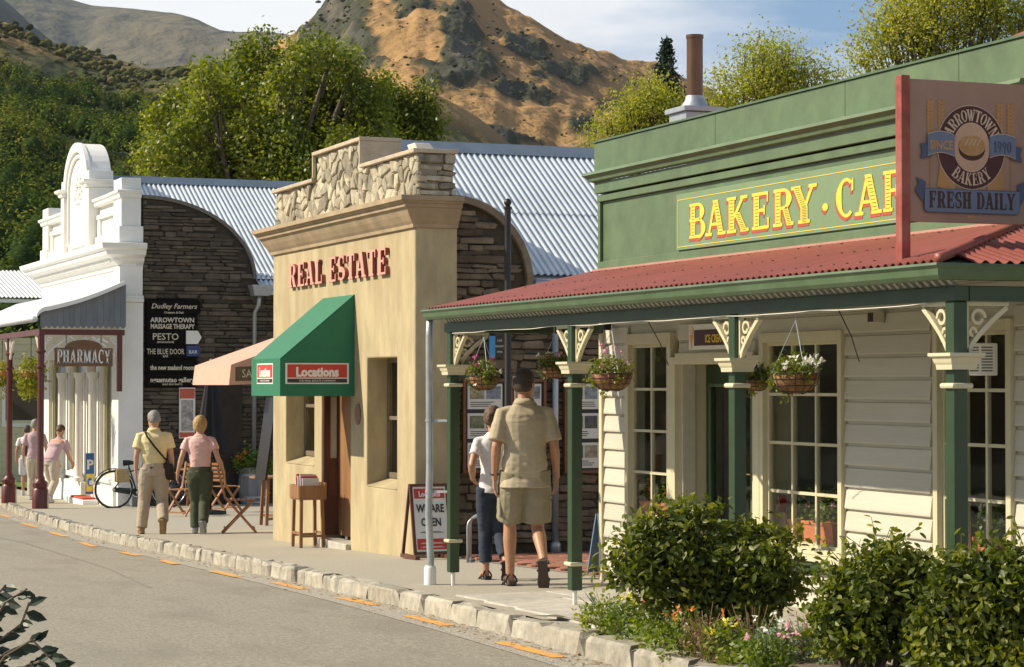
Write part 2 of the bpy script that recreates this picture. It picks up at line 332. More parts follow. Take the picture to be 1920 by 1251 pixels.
def strip(name, x0, x1, dz, m, nx=2, y0=-30, y1=200, kind='structure', parent=None, zf=None):
    mb = MB(); ys = [y for y in YS if y0 < y < y1]; ys = [y0]+ys+[y1]
    P = []
    for y in ys:
        a = x0(y) if callable(x0) else x0; b = x1(y) if callable(x1) else x1
        P.append([(a+(b-a)*i/(nx-1), y, zp(y)+dz) for i in range(nx)])
    mb.grid(P); o = mb.build(name, m, parent, fix=False)
    if kind: o['kind'] = kind
    return o
RD = -.135
mb = MB(); R = []
xs = [-9000, -2500, -800, -200, -60, -12, 5.2, 7, 30, 90, 300, 1000, 3000, 9000]
for y in [-3000, -600, -100, -30, 0, 8, 15, 18, 22, 27.6, 31.6, 44, 53, 100, 200, 500, 1200, 3000, 9000]: R.append([(x, y, zp(y)-.22) for x in xs])
g = mb.grid(R).build('ground', M_land, fix=False); g['kind'] = 'structure'
road = strip('road', -7.2, lambda y: kx(y)+.1, RD, M_asphalt, 12)
pavement = strip('pavement', lambda y: kx(y)+.15, lambda y: 15 if y < 56 else 9.5, 0, M_pave, 3, y0=-30)
# side verge across the street and its footpath
strip('footpath_opposite', -10.5, -7.2, -.05, M_pave, 2)
gk = strip('gutter', lambda y: kx(y)-.34, lambda y: kx(y)+.04, RD+.004, M_gravel, 2, y0=9, y1=70)
# kerb stones
def stone_mesh(k, rough=.12, seg=1):
    r = random.Random(k); bm = bmesh.new(); bmesh.ops.create_cube(bm, size=1)
    bmesh.ops.bevel(bm, geom=bm.edges[:]+bm.verts[:], offset=.13, segments=seg, affect='EDGES', profile=.6)
    for v in bm.verts: v.co += Vector((r.uniform(-1, 1), r.uniform(-1, 1), r.uniform(-1, 1)))*rough*.55
    me = bpy.data.meshes.new('stone'); bm.to_mesh(me); bm.free(); return me
KM = [stone_mesh(i, .12) for i in range(9)]
for m_ in KM: m_.materials.append(M_kerb)
kerb = strip('kerb', lambda y: kx(y)+.03, lambda y: kx(y)+.16, -.012, M_gravel, 2, y0=7, y1=80)
y = 7.2
while y < 62:
    Ls = random.uniform(.5, 1.1) if y < 19 else random.uniform(.22, .52)
    yc = y+Ls/2; x = kx(yc)+.075; a = math.atan2(kx(yc+.2)-kx(yc-.2), .4)
    link('kerb_stone', random.choice(KM), kerb, (x+random.uniform(-.015, .015), yc, zp(yc)-.092+random.uniform(-.010, .010)), (math.atan((zp(yc+.5)-zp(yc-.5))), random.uniform(-.05, .05), -a), (.17, Ls*1.01, .2))
    y += Ls
# loose grit, leaves in the channel
GL = leafmat('dry_leaf', [(0, (.25, .13, .05)), (.5, (.42, .33, .18)), (1, (.5, .46, .36))], .1)
pts = []
for _ in range(2600):
    yy = 10+52*random.random()**1.6; pts.append((kx(yy)-abs(random.gauss(0, .13)), yy, zp(yy)+RD+.008))
leafcloud('gutter_litter', pts, RNG.uniform(.015, .05, len(pts)), GL, None, 'kite', None, 4, kind='stuff')
# orange dashes
for a, b, c, d, w in ((0, 966, 20, 971, 5), (42, 982, 68, 989, 6), (96, 999, 123, 1007, 6), (152, 1018, 178, 1026, 6), (227, 1036, 260, 1043, 6), (305, 1052, 330, 1059, 6), (398, 1072, 448, 1083, 7), (513, 1093, 570, 1106, 8), (637, 1122, 705, 1136, 9), (765, 1156, 840, 1175, 11), (938, 1206, 1050, 1235, 13)):
    p = onG(a, b, RD); q = onG(c, d, RD); t = (q-p); t.z = 0; t.normalize(); n = Vector((t.y, -t.x, 0))*.055
    mb = MB(); k = 7; rows = []
    for i in range(k+1):
        s = p.lerp(q, i/k); j0 = random.uniform(-.006, .006); j1 = random.uniform(-.006, .006)
        rows.append([(s.x-n.x*(1+j0*20), s.y-n.y, zp(s.y)+RD+.008), (s.x+n.x*(1+j1*20), s.y+n.y, zp(s.y)+RD+.008)])
    mb.grid(rows).build('lane_dash', M_orange, road, fix=False)
# manhole like cracks / tar line on the road
M_tar = mat('tar_seam', (.24, .22, .18), .8, var=.3, scale=20, bump=0)
mb = MB(); seam = [onG(a, b_+random.uniform(-2, 2), RD) for a, b_ in [(0, 1008), (40, 1017), (80, 1027), (120, 1040), (160, 1052), (205, 1068), (245, 1084), (282, 1102)]]
rows = []
for i, s in enumerate(seam):
    w = random.uniform(.006, .02); rows.append([(s.x-w, s.y, zp(s.y)+RD+.004), (s.x+w, s.y, zp(s.y)+RD+.004)])
mb.grid(rows).build('tar_seam', M_tar, road, fix=False)
# stone paving slabs under the near verandah
pave_near = strip('slab_bedding', lambda y: kx(y)+.27, lambda y: kx(y)+1.9, .003, M_gravel, 2, y0=12.2, y1=16.6)
for iy, y0 in enumerate(np.arange(12.25, 16.5, .72)):
    x = 0
    while x < 1.55:
        w = random.uniform(.45, .8); w = min(w, 1.6-x+.001)
        if w > .2:
            mb = MB(); ya, yb = y0+.008, y0+.71; xa = kx(ya)+.28+x; xb = xa+w-.015; h = .016+random.uniform(-.003, .003)
            j = lambda: random.uniform(-.012, .012)
            mb.hexa([(xa+j(), ya, zp(ya)-.02), (xb, ya+j(), zp(ya)-.02), (xb, yb, zp(yb)-.02), (xa, yb, zp(yb)-.02), (xa, ya, zp(ya)+h), (xb, ya, zp(ya)+h), (xb, yb, zp(yb)+h), (xa, yb, zp(yb)+h)])
            mb.build('paving_slab', M_slab, pave_near, bevel=.006)
        x += w
# red brick alley paving
M_brick = mat('red_brick_paver', (.30, .13, .085), .85, var=.25, scale=15, bump=.4, bscale=60, rand=.25)
alley = strip('alley_bedding', 8.0, 10.2, .003, mat('alley_sand', (.25, .2, .16), .95), 2, y0=17.9, y1=22.1)
bme = stone_mesh(99, .02); bme.materials.append(M_brick); cnt = 0
y = 18.0
while y < 21.9 and cnt < 296:
    x = 8.05+(.12 if int(round(y/.18)) % 2 else 0)
    while x < 10.1 and cnt < 296:
        link('brick', bme, alley, (x+.115, y+.085, zp(y)+.006), (-.03, 0, 0), (.235, .165, .04)); x += .245; cnt += 1
    y += .18
# lawn beyond pharmacy
M_lawn = mat('lawn', (.10, .17, .03), .95, var=.4, scale=4, bump=.8, bscale=60, bdist=.03)
lw = strip('lawn', lambda y: 9.8, lambda y: 40, .02, M_lawn, 2, y0=56.5, y1=110)
# ------------------------------------------------------------------ hills
def fbm(x, y, z, o=5): return noise.fractal((x, y, z), 1., 2.1, o)
def hill(name, pxs, crest, d0, d1, dback, rows, gpow, m, attr_fn, disp, z0=-3, dcr=None):
    V = []; A = []; xsC = [c[0] for c in crest]; ysC = [c[1] for c in crest]
    nb = 8
    for i in range(rows+nb):
        t = i/(rows-1) if i < rows else 1+(i-rows+1)/nb
        for px in pxs:
            yc = float(np.interp(px, xsC, ysC)); D1 = d1*(1+.12*math.sin(px*.004+1)); ang = (720-yc)/FL
            u = px/1920.
            if t <= 1: d = d0+(D1-d0)*t; g = t**gpow; zc = EYE.z+ang*D1; z = z0+(zc-z0)*g
            else: d = D1+(dback-D1)*(t-1); zc = EYE.z+ang*D1; z = zc+(z0-zc)*(t-1)**.8*.9
            r = (RT*((px-960)/FL)+Vector((FW.x, FW.y, 0)).normalized())
            p = Vector((r.x*d, r.y*d, z)); py = 720-(z-EYE.z)/d*FL
            dz, a = attr_fn(px, py, p, t); fade = min(1, 6*t)*(1 if t > 1 else 1)
            p.z += dz*fade
            V.append(p); A.append(a)
    nc = len(pxs); F = [(i*nc+j, i*nc+j+1, (i+1)*nc+j+1, (i+1)*nc+j) for i in range(rows+nb-1) for j in range(nc-1)]
    me = bpy.data.meshes.new(name); me.from_pydata(V, [], F); me.polygons.foreach_set('use_smooth', [True]*len(F))
    a = me.attributes.new('mask', 'FLOAT', 'POINT'); a.data.foreach_set('value', A); me.materials.append(m)
    o = link(name, me); o['kind'] = 'structure'; return o, V, A, nc
rocks = [(868, 95, 42, 70, 1.1), (850, 140, 75, 30, .9), (900, 125, 40, 40, .9), (975, 85, 42, 28, 1.), (1010, 100, 30, 24, .8), (1045, 130, 50, 22, .75), (1090, 150, 55, 22, .6), (975, 180, 45, 22, .95), (1020, 195, 50, 16, .6),
         (630, 40, 60, 45, 1.05), (660, 90, 45, 40, 1.), (600, 90, 40, 50, .9), (710, 120, 30, 30, .7), (780, 10, 50, 18, .9), (870, 12, 25, 10, .8), (860, 255, 60, 25, 1.), (960, 262, 70, 18, 1.), (1100, 265, 50, 12, .6), (1130, 200, 40, 20, .5), (740, 50, 20, 14, .5), (690, 15, 60, 12, .5)]
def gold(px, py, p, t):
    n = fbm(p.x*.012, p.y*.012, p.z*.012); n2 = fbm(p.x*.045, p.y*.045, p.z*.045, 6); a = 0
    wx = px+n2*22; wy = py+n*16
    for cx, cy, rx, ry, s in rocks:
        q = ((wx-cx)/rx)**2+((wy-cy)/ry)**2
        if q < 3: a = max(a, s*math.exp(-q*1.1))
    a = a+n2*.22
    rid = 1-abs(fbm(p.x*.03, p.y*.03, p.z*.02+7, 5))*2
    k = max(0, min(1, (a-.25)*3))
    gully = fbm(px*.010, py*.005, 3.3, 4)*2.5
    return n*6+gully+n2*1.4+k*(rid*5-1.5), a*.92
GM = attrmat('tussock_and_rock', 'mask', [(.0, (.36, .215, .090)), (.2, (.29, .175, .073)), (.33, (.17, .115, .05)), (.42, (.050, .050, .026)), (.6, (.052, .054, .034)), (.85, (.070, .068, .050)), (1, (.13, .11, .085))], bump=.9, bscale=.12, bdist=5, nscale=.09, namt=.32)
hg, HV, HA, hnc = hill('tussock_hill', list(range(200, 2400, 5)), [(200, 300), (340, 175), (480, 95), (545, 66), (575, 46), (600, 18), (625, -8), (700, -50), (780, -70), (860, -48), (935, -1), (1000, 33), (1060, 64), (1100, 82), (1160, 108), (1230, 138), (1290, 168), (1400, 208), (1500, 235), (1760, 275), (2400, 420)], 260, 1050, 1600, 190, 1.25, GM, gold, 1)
# scrub dotted over the golden hill: one mass
def blobs(name, pts, rr, m, squash=.75, tints=None):
    bm = bmesh.new(); bmesh.ops.create_icosphere(bm, subdivisions=1, radius=1); bv = np.array([v.co[:] for v in bm.verts]); bf = np.array([[v.index for v in f.verts] for f in bm.faces]); bm.free()
    n = len(pts); k = len(bv); V = np.array(pts)[:, None, :]+bv[None]*(RNG.uniform(.65, 1.3, (n, k, 1)))*np.array(rr)[:, None, None]*np.array([1, 1, squash])
    F = (bf[None]+(np.arange(n)*k)[:, None, None]).reshape(-1, 3); me = bpy.data.meshes.new(name); me.vertices.add(n*k); me.vertices.foreach_set('co', V.reshape(-1).astype(np.float32))
    me.loops.add(len(F)*3); me.loops.foreach_set('vertex_index', F.reshape(-1).astype(np.int32)); me.polygons.add(len(F)); me.polygons.foreach_set('loop_start', (np.arange(len(F))*3).astype(np.int32)); me.update(calc_edges=True)
    a = me.attributes.new('tint', 'FLOAT', 'POINT'); a.data.foreach_set('value', np.repeat(tints if tints is not None else RNG.uniform(0, 1, n), k).astype(np.float32))
    me.materials.append(m); o = link(name, me); o['kind'] = 'stuff'; return o
SCM = leafmat('scrub', [(0, (.030, .032, .016)), (.5, (.055, .055, .025)), (.9, (.11, .095, .04)), (1, (.14, .13, .04))], .05, .9, .1)
pts, rr = [], []
tries = 0
while len(pts) < 5200 and tries < 120000:
    tries += 1; i = random.randrange(len(HV)-hnc*10); v = HV[i]; a = HA[i]; row = i//hnc; t = row/190
    w = .05+max(0, a)*1.0+max(0, .75-t)*.55+max(0, fbm(v.x*.02, v.y*.02, 9, 3))*.5
    if random.random() < w*.5: pts.append((v.x+random.uniform(-3, 3), v.y+random.uniform(-3, 3), v.z-.1)); rr.append(random.uniform(.35, 1.0)*(1.5 if a > .3 and random.random() < .3 else 1)*(v.y/900))
blobs('hill_scrub', pts, rr, SCM, .6)
# wooded hillside on the left
def wood(px, py, p, t):
    n = fbm(p.x*.012, p.y*.012, 2.2); n2 = fbm(p.x*.05, p.y*.05, 5.2, 5)
    return n*7+n2*1.5, .5+n*.5+n2*.3-(.45 if t < .6 else .45*max(0, (.75-t)/.15))
WM = attrmat('hillside_grass', 'mask', [(0, (.03, .045, .02)), (.35, (.07, .075, .03)), (.55, (.20, .14, .06)), (.8, (.31, .20, .085))], bump=.8, bscale=.2, bdist=3, nscale=.08, namt=.2)
hw, WV, WA, wnc = hill('wooded_hillside', list(range(-120, 1200, 8)), [(-120, 40), (0, 60), (60, 74), (130, 94), (200, 102), (280, 114), (360, 110), (450, 122), (800, 190), (1200, 420)], 130, 560, 800, 110, 1.15, WM, wood, 1)
FM = leafmat('hillside_foliage', [(0, (.020, .036, .012)), (.3, (.030, .055, .010)), (.6, (.065, .10, .013)), (.85, (.13, .165, .020)), (1, (.20, .18, .035))], .15, .9, .05)
P_, T_, O_, Z_, CO_ = [], [], [], [], []
nt_ = 0
for _ in range(9000):
    i = random.randrange(wnc*110); v = WV[i]; row = i//wnc; t = row/110.; px = -120+8*(i % wnc)
    if px > 640 or px < -70 or t < .03: continue
    cl = fbm(v.x*.018, v.y*.018, 4.4, 3)
    dens = 1 if t < .62 else max(.12, .75-(t-.62)*2.6+cl*.8)
    if random.random() > dens*(.2+t*.35): continue
    big = t < .62+cl*.25
    h = random.uniform(3.5, 8) if big else random.uniform(.8, 2.2)
    w = h*random.uniform(.38, .55) if big else h*.9
    n = int(120 if big else 22); d = RNG.normal(size=(n, 3)); d /= np.linalg.norm(d, axis=1)[:, None]; d[:, 2] = np.abs(d[:, 2])*1.3-.25
    c = np.array([v.x+random.uniform(-2, 2), v.y+random.uniform(-2, 2), v.z+h*.45])
    CO_.append((tuple(c-np.array([0, 0, h*.05])), w*.86, h*.5, b0_ := float(np.clip(random.gauss(.45+cl*.6, .2), 0, .9)))) if big else None
    P_.append(c+d*np.array([w, w, h*.55])*RNG.uniform(.55, 1.05, (n, 1))); O_.append(d*1.2); b0 = b0_+.05 if big else .5
    T_.append(np.clip(b0+RNG.uniform(-.12, .12, n), 0, 1)); Z_.append(np.full(n, (.56 if big else .36)*(.5+v.y/600))); nt_ += 1
blobs('hillside_crown_cores', [c[0] for c in CO_], [c[1]*.55 for c in CO_], FM, 1.2, np.array([c[3]*.45 for c in CO_]))  # inner cores tinted darker than the leaves, shade inside the crowns as colour
leafcloud('hillside_wood', np.concatenate(P_), np.concatenate(Z_), FM, None, 'kite', np.concatenate(O_)*2.2, .3, np.concatenate(T_), kind='stuff', jit=.4)
pts, rr = [], []
while len(pts) < 4200:
    i = random.randrange(int(wnc*58), wnc*112); v = WV[i]; px = -120+8*(i % wnc)
    if px > 700 or px < -90: continue
    if fbm(v.x*.03, v.y*.03, 6, 3)+.35 < random.random()*.9: continue
    pts.append((v.x+random.uniform(-3, 3), v.y+random.uniform(-3, 3), v.z+.1)); rr.append(random.uniform(.4, 1.25)*(v.y/450))
SC2 = leafmat('hill_heath', [(0, (.03, .036, .014)), (.5, (.065, .070, .022)), (.85, (.12, .11, .035)), (1, (.16, .13, .05))], .05, .9, .1)
blobs('hillside_scrub', pts, rr, SC2, .7)
# far mountains
def far(px, py, p, t):
    n = fbm(p.x*.0012, p.y*.0012, 1.2, 6); r = 1-abs(fbm(p.x*.0009, p.y*.0009, 8., 5))*2
    gl = fbm(px*.006+py*.004, py*.002, 2.2, 5)
    return (n*60+r*60*min(1, t*1.2)-30+gl*45)*(1 if t < .7 else max(.08, 1-(t-.7)*3.2)), .5+n*.5+gl*.3
RM = attrmat('far_range', 'mask', [(0, (.028, .042, .035)), (.4, (.065, .068, .045)), (.8, (.13, .11, .065))], bump=.9, bscale=.012, bdist=45, nscale=.004, namt=.5)
hill('far_range', list(range(-300, 900, 10)), [(-300, -90), (60, -30), (131, -2), (170, 8), (226, 17), (321, 25), (365, 34), (412, 54), (456, 62), (530, 64), (620, 85), (900, 120)], 1900, 4300, 6000, 90, 1.2, RM, far, 1, z0=0)
def near_r(px, py, p, t): n = fbm(p.x*.003, p.y*.003, 5.2, 6); return n*18, .3+n*.4
hill('dark_spur', list(range(-400, 330, 8)), [(-400, -120), (-60, -40), (0, -8), (25, 12), (50, 35), (98, 74), (160, 105), (330, 180)], 1200, 2600, 3400, 50, 1.2, RM, near_r, 1, z0=0)

hb = MB(); hb.box(-9400, 9400, -3400, 9400, -6, 830); hz_o = hb.build('haze', bpy.data.materials.new('haze_air')); hz_o['kind'] = 'stuff'
hm = hz_o.data.materials[0]; hm.use_nodes = True; hm.node_tree.nodes.clear(); pv = N(hm.node_tree, 'ShaderNodeVolumePrincipled'); pv.inputs['Density'].default_value = .00004; pv.inputs['Color'].default_value = (.62, .74, .92, 1); pv.inputs['Anisotropy'].default_value = .2
ho = N(hm.node_tree, 'ShaderNodeOutputMaterial'); hm.node_tree.links.new(pv.outputs[0], ho.inputs['Volume'])
# ================================================================== LETTERING (slab-serif strokes, and the built-in sans)
def glyph(ch, T=.21, t=.085, sf=.09):
    """polygons in a unit-high box; returns (width, [poly])"""
    P = []
    def V(x, a=0, b=1, w=T): P.append([(x-w/2, a), (x+w/2, a), (x+w/2, b), (x-w/2, b)])
    def H(x0, x1, y, w=t): P.append([(x0, y-w/2), (x1, y-w/2), (x1, y+w/2), (x0, y+w/2)])
    def Sf(x, top, w=.34): y = 1-sf/2 if top else sf/2; H(x-w/2, x+w/2, y, sf)
    def D(x0, y0, x1, y1, w): P.append([(x0-w/2, y0), (x0+w/2, y0), (x1+w/2, y1), (x1-w/2, y1)])
    def A(cx, cy, rx, ry, a0, a1, w=T, n=10):
        for i in range(n):
            u = rad(a0+(a1-a0)*i/n); v = rad(a0+(a1-a0)*(i+1)/n)
            def q(an, s):
                c, si = math.cos(an), math.sin(an); ww = t+(w-t)*c*c
                return (cx+(rx+s*ww/2)*c, cy+(ry+s*t/2)*si)
            P.append([q(u, -1), q(u, 1), q(v, 1), q(v, -1)])
    if ch == 'A': D(.11, 0, .36, 1, t); D(.62, 0, .38, 1, T); H(.2, .56, .32); Sf(.11, 0, .26); Sf(.64, 0, .32); return .78, P
    if ch == 'B': V(.2); H(.05, .5, .96); H(.05, .5, .52); H(.05, .52, .04); A(.44, .74, .17, .22, -90, 90); A(.46, .27, .2, .25, -90, 90); return .76, P
    if ch == 'C': A(.38, .5, .28, .46, 52, 308, n=16); P.append([(.56, .66), (.64, .66), (.64, 1), (.58, .9)]); return .72, P
    if ch == 'D': V(.2); H(.05, .42, .96); H(.05, .42, .04); A(.38, .5, .26, .46, -90, 90, n=14); return .76, P
    if ch == 'E': V(.2); H(.04, .62, .96); H(.04, .64, .04); H(.2, .5, .51); D(.62, .72, .62, 1, .05); D(.64, 0, .64, .3, .05); D(.5, .38, .5, .64, .05); return .70, P
    if ch == 'F': V(.2); H(.04, .62, .96); H(.2, .5, .51); D(.62, .72, .62, 1, .05); D(.5, .38, .5, .64, .05); Sf(.2, 0); return .68, P
    if ch == 'H': V(.18); V(.62); H(.18, .62, .5); [Sf(x, k) for x in (.18, .62) for k in (0, 1)]; return .82, P
    if ch == 'I': V(.18); Sf(.18, 0); Sf(.18, 1); return .38, P
    if ch == 'K': V(.18); Sf(.18, 0); Sf(.18, 1); D(.28, .42, .62, 1, .1); D(.66, 0, .38, .55, T); Sf(.64, 1, .26); Sf(.66, 0, .3); return .82, P
    if ch == 'L': V(.2); Sf(.2, 1); H(.04, .64, .04); D(.64, 0, .64, .36, .05); return .70, P
    if ch == 'M': V(.13, w=t); V(.78); D(.45, 0, .17, 1, T*.8); D(.45, 0, .72, 1, t); Sf(.13, 0, .24); Sf(.8, 0, .3); Sf(.12, 1, .22); Sf(.82, 1, .26); return .96, P
    if ch == 'N': V(.13, w=t); V(.66, w=t); D(.6, 0, .2, 1, T); Sf(.13, 0, .24); Sf(.66, 1, .26); return .80, P
    if ch == 'O': A(.38, .5, .27, .46, 0, 360, n=22); return .76, P
    if ch in 'PR':
        V(.2); Sf(.2, 0); H(.05, .46, .96); H(.2, .46, .48); A(.42, .72, .19, .24, -90, 90)
        if ch == 'R': D(.64, 0, .46, .5, T*.95); Sf(.66, 0, .24)
        return (.8 if ch == 'R' else .7), P
    if ch == 'S': A(.34, .72, .2, .235, 40, 270, w=T*.9, n=12); A(.34, .27, .22, .235, -140, 90, w=T*.9, n=12); D(.53, .66, .53, .98, .05); D(.13, .02, .13, .34, .05); return .66, P
    if ch == 'T': V(.34); H(.04, .64, .96); D(.05, .7, .05, 1, .05); D(.63, .7, .63, 1, .05); Sf(.34, 0); return .68, P
    if ch == 'W': D(.28, 0, .1, 1, T*.85); D(.28, 0, .46, .9, t); D(.62, 0, .46, .95, T*.85); D(.62, 0, .82, 1, t); Sf(.1, 1, .28); Sf(.82, 1, .24); return .94, P
    if ch == 'Y': V(.36, 0, .46); D(.36, .4, .12, 1, T); D(.38, .4, .62, 1, t); Sf(.12, 1, .28); Sf(.62, 1, .24); Sf(.36, 0); return .74, P
    if ch == '1': V(.2, w=.16); Sf(.2, 0, .3); D(.08, .78, .17, 1, .08); return .4, P
    if ch == '9': A(.28, .68, .18, .28, 0, 360, w=.15, n=14); D(.3, 0, .46, .6, .12); return .58, P
    if ch == '0': A(.28, .5, .2, .46, 0, 360, w=.15, n=16); return .58, P
    if ch == '.': A(.12, .34, .05, .06, 0, 360, w=.1, n=10); return .26, P
    return .34, P
def letters(mb, s, fn, h, wide=1, gap=.06, depth=.01, dvec=(0, 0, 0), T=.21, t=.085, x0=0):
    """fn(u, v)-> 3D point on the surface; u, v in metres; returns total width"""
    x = x0; k = 0
    for ch in s:
        w, polys = glyph(ch, T, t)
        for pl in polys:
            k += 1; eps = Vector(dvec)*(1+.004*(k % 9)/max(depth, .004)*.1)
            mb.prism([fn(x+u*h*wide, v*h) for u, v in pl], eps)
        x += (w+gap)*h*wide
    return x-x0
def width_of(s, h, wide=1, gap=.06): return sum((glyph(c)[0]+gap)*h*wide for c in s)
FONTC = {}
def sans(name, s, org, u, v, h, m, parent=None, ext=.001, wide=1, align='CENTER', shear=0, bold=0):
    cu = bpy.data.curves.new('lettering', 'FONT'); cu.body = s; cu.size = h*1.38; cu.align_x = align; cu.extrude = ext; cu.shear = shear; cu.offset = bold; cu.resolution_u = 2
    o = bpy.data.objects.new('tmp', cu); COL.objects.link(o); dg = bpy.context.evaluated_depsgraph_get(); me = bpy.data.meshes.new_from_object(o.evaluated_get(dg)); bpy.data.objects.remove(o)
    u = Vector(u).normalized(); v = Vector(v).normalized(); n = u.cross(v)
    off = ORG.get(parent.name, Vector()) if parent else Vector()
    M = Matrix(((u.x*wide, v.x, n.x, org[0]-off.x), (u.y*wide, v.y, n.y, org[1]-off.y), (u.z*wide, v.z, n.z, org[2]-off.z), (0, 0, 0, 1)))
    me.transform(M); me.materials.clear(); me.materials.append(m); me.name = name
    return link(name, me, parent)
# ================================================================== BAKERY
M_green = mat('bakery_green_paint', (.098, .148, .074), .5, var=.22, scale=3.5, bump=.12, bscale=30, rand=.05, stain=.3, stain_col=(.11, .19, .10), stain_scale=2.2)
M_dkgreen = mat('dark_green_gloss', (.026, .054, .023), .38, var=.15, scale=6, bump=.06, bscale=30)
M_gutter = mat('gutter_green', (.075, .125, .062), .42, var=.2, scale=5, bump=.08, stain=.35, stain_col=(.12, .18, .11), stain_scale=3)
M_cream = mat('cream_paint', (.58, .53, .36), .5, var=.06, scale=6, bump=.08, bscale=30)
M_board = mat('pale_weatherboard', (.54, .515, .43), .55, var=.07, scale=5, bump=.15, bscale=18, stretch=(1, .2, 3), rand=.04, stain=.25, stain_col=(.5, .46, .37), stain_scale=2)
M_redroof = mat('red_corrugated_iron', (.27, .075, .055), .5, var=.16, scale=5, bump=.05, rand=.07, stain=.4, stain_col=(.24, .08, .07), stain_scale=2.6, stretch=(.5, 2, 1))
M_soffit = mat('soffit_pale', (.5, .5, .46), .7)
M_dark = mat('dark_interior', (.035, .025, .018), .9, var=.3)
M_black = mat('black_paint', (.012, .012, .013), .45, var=.2)
M_galv = mat('galvanised', (.42, .45, .47), .42, .55, var=.15, scale=6, bump=.05)
M_zinc = mat('zinc_roof', (.50, .55, .60), .38, .35, var=.12, scale=3, bump=.03, rand=.05, stain=.3, stain_col=(.42, .45, .48), stain_scale=1.5)
M_white = mat('white_paint', (.80, .79, .75), .55, var=.05, scale=3, bump=.08, bscale=25, stain=.12, stain_col=(.55, .52, .45), stain_scale=1.6)
M_terra = mat('terracotta', (.62, .20, .09), .8, var=.15, scale=12)
M_brown = mat('flue_brown', (.14, .075, .045), .35, .6, var=.3, scale=5, stretch=(1, 1, .3), rand=.05)
BX, BY0, BY1 = 7.9, 11.35, 17.85
bk = thing('bakery_building', 'cream weatherboard bakery with green parapet and red iron verandah', 'building', (8.5, 14.6, zp(14.6)))
# openings in the front wall: (py, px) measured, casing rectangles
def zat(px, py, X=BX): return onX(px, py, X).z
yA0, yA1 = Yat(1272, BX), Yat(1176, BX); yB0, yB1 = Yat(1583, BX), Yat(1415, BX); yC0, yC1 = Yat(1901, BX), Yat(1745, BX); yD0, yD1 = Yat(1415, BX), Yat(1272, BX)
zA = (zat(1225, 985), zat(1225, 625)); zB = (zat(1500, 1036), zat(1500, 622)); zC = (zat(1830, 1062), zat(1830, 600)); zD = (.12, zat(1340, 668))
op = [(yA0, yA1, *zA), (yB0, yB1, *zB), (yC0, yC1, *zC), (yD0-.0, yD1+.0, *zD)]
mb = MB(); holes(mb, 'X', BX+.03, BX+.14, BY0, BY1, -.1, 2.72, [(a+.05, b-.05, c+.05, d-.05) if i < 3 else (a+.1, b-.02, c, d) for i, (a, b, c, d) in enumerate(op)])
wall = mb.build('wall', M_board, bk)
# side wall (faces the alley) and the near return, back and interior
mb = MB(); mb.box(BX+.03, 14, BY1-.12, BY1-.01, -.1, 3.3); mb.box(BX+.14, 14, BY0, BY0+.1, -.1, 3.3); mb.box(13.9, 14, BY0+.1, BY1-.12, -.1, 3.3); mb.build('side_wall', M_board, bk)
M_inn = mat('shop_interior_wall', (.28, .21, .14), .9, var=.15)
mb = MB(); mb.box(11.3, 11.4, BY0+.1, BY1-.12, 0, 2.7); mb.build('inner_wall', M_inn, bk)
mb = MB(); mb.box(BX+.14, 11.3, BY0+.1, BY1-.12, .05, .1); mb.build('shop_floor', M_dark, bk)
mb = MB(); mb.box(BX+.14, 11.3, BY0+.1, BY1-.12, 2.6, 2.66); mb.build('shop_ceiling', M_inn, bk)
# weatherboards, each one
zb = .986-.152*6; c = 0
casing = [(a-.0, b+.0, z0, z1) for a, b, z0, z1 in op]
while zb < 2.62:
    segs = [(BY0, BY1-.06)]; zt = zb+.152
    for a, b, z0, z1 in casing:
        ov = min(zt, z1)-max(zb, z0)
        if ov > .05:
            ns = []
            for s, e in segs:
                if b <= s or a >= e: ns.append((s, e)); continue
                if a > s: ns.append((s, a))
                if b < e: ns.append((b, e))
            segs = ns
    for s, e in segs:
        if e-s < .03: continue
        mb = MB(); s += .002; e -= .002
        mb.prism([(BX+.035, s, zb), (BX-.004, s, zb), (BX-.006, s, zb+.012), (BX+.008, s, zb+.128), (BX+.022, s, zb+.136), (BX+.022, s, zb+.15), (BX+.035, s, zb+.15)], (0, e-s, 0)); mb.build('weatherboard', M_board, wall)
    zb += .152
mb = MB(); mb.box(BX-.022, BX+.06, BY1-.06, BY1+.0, -.05, 2.66); mb.build('corner_board', M_cream, bk, bevel=.003)
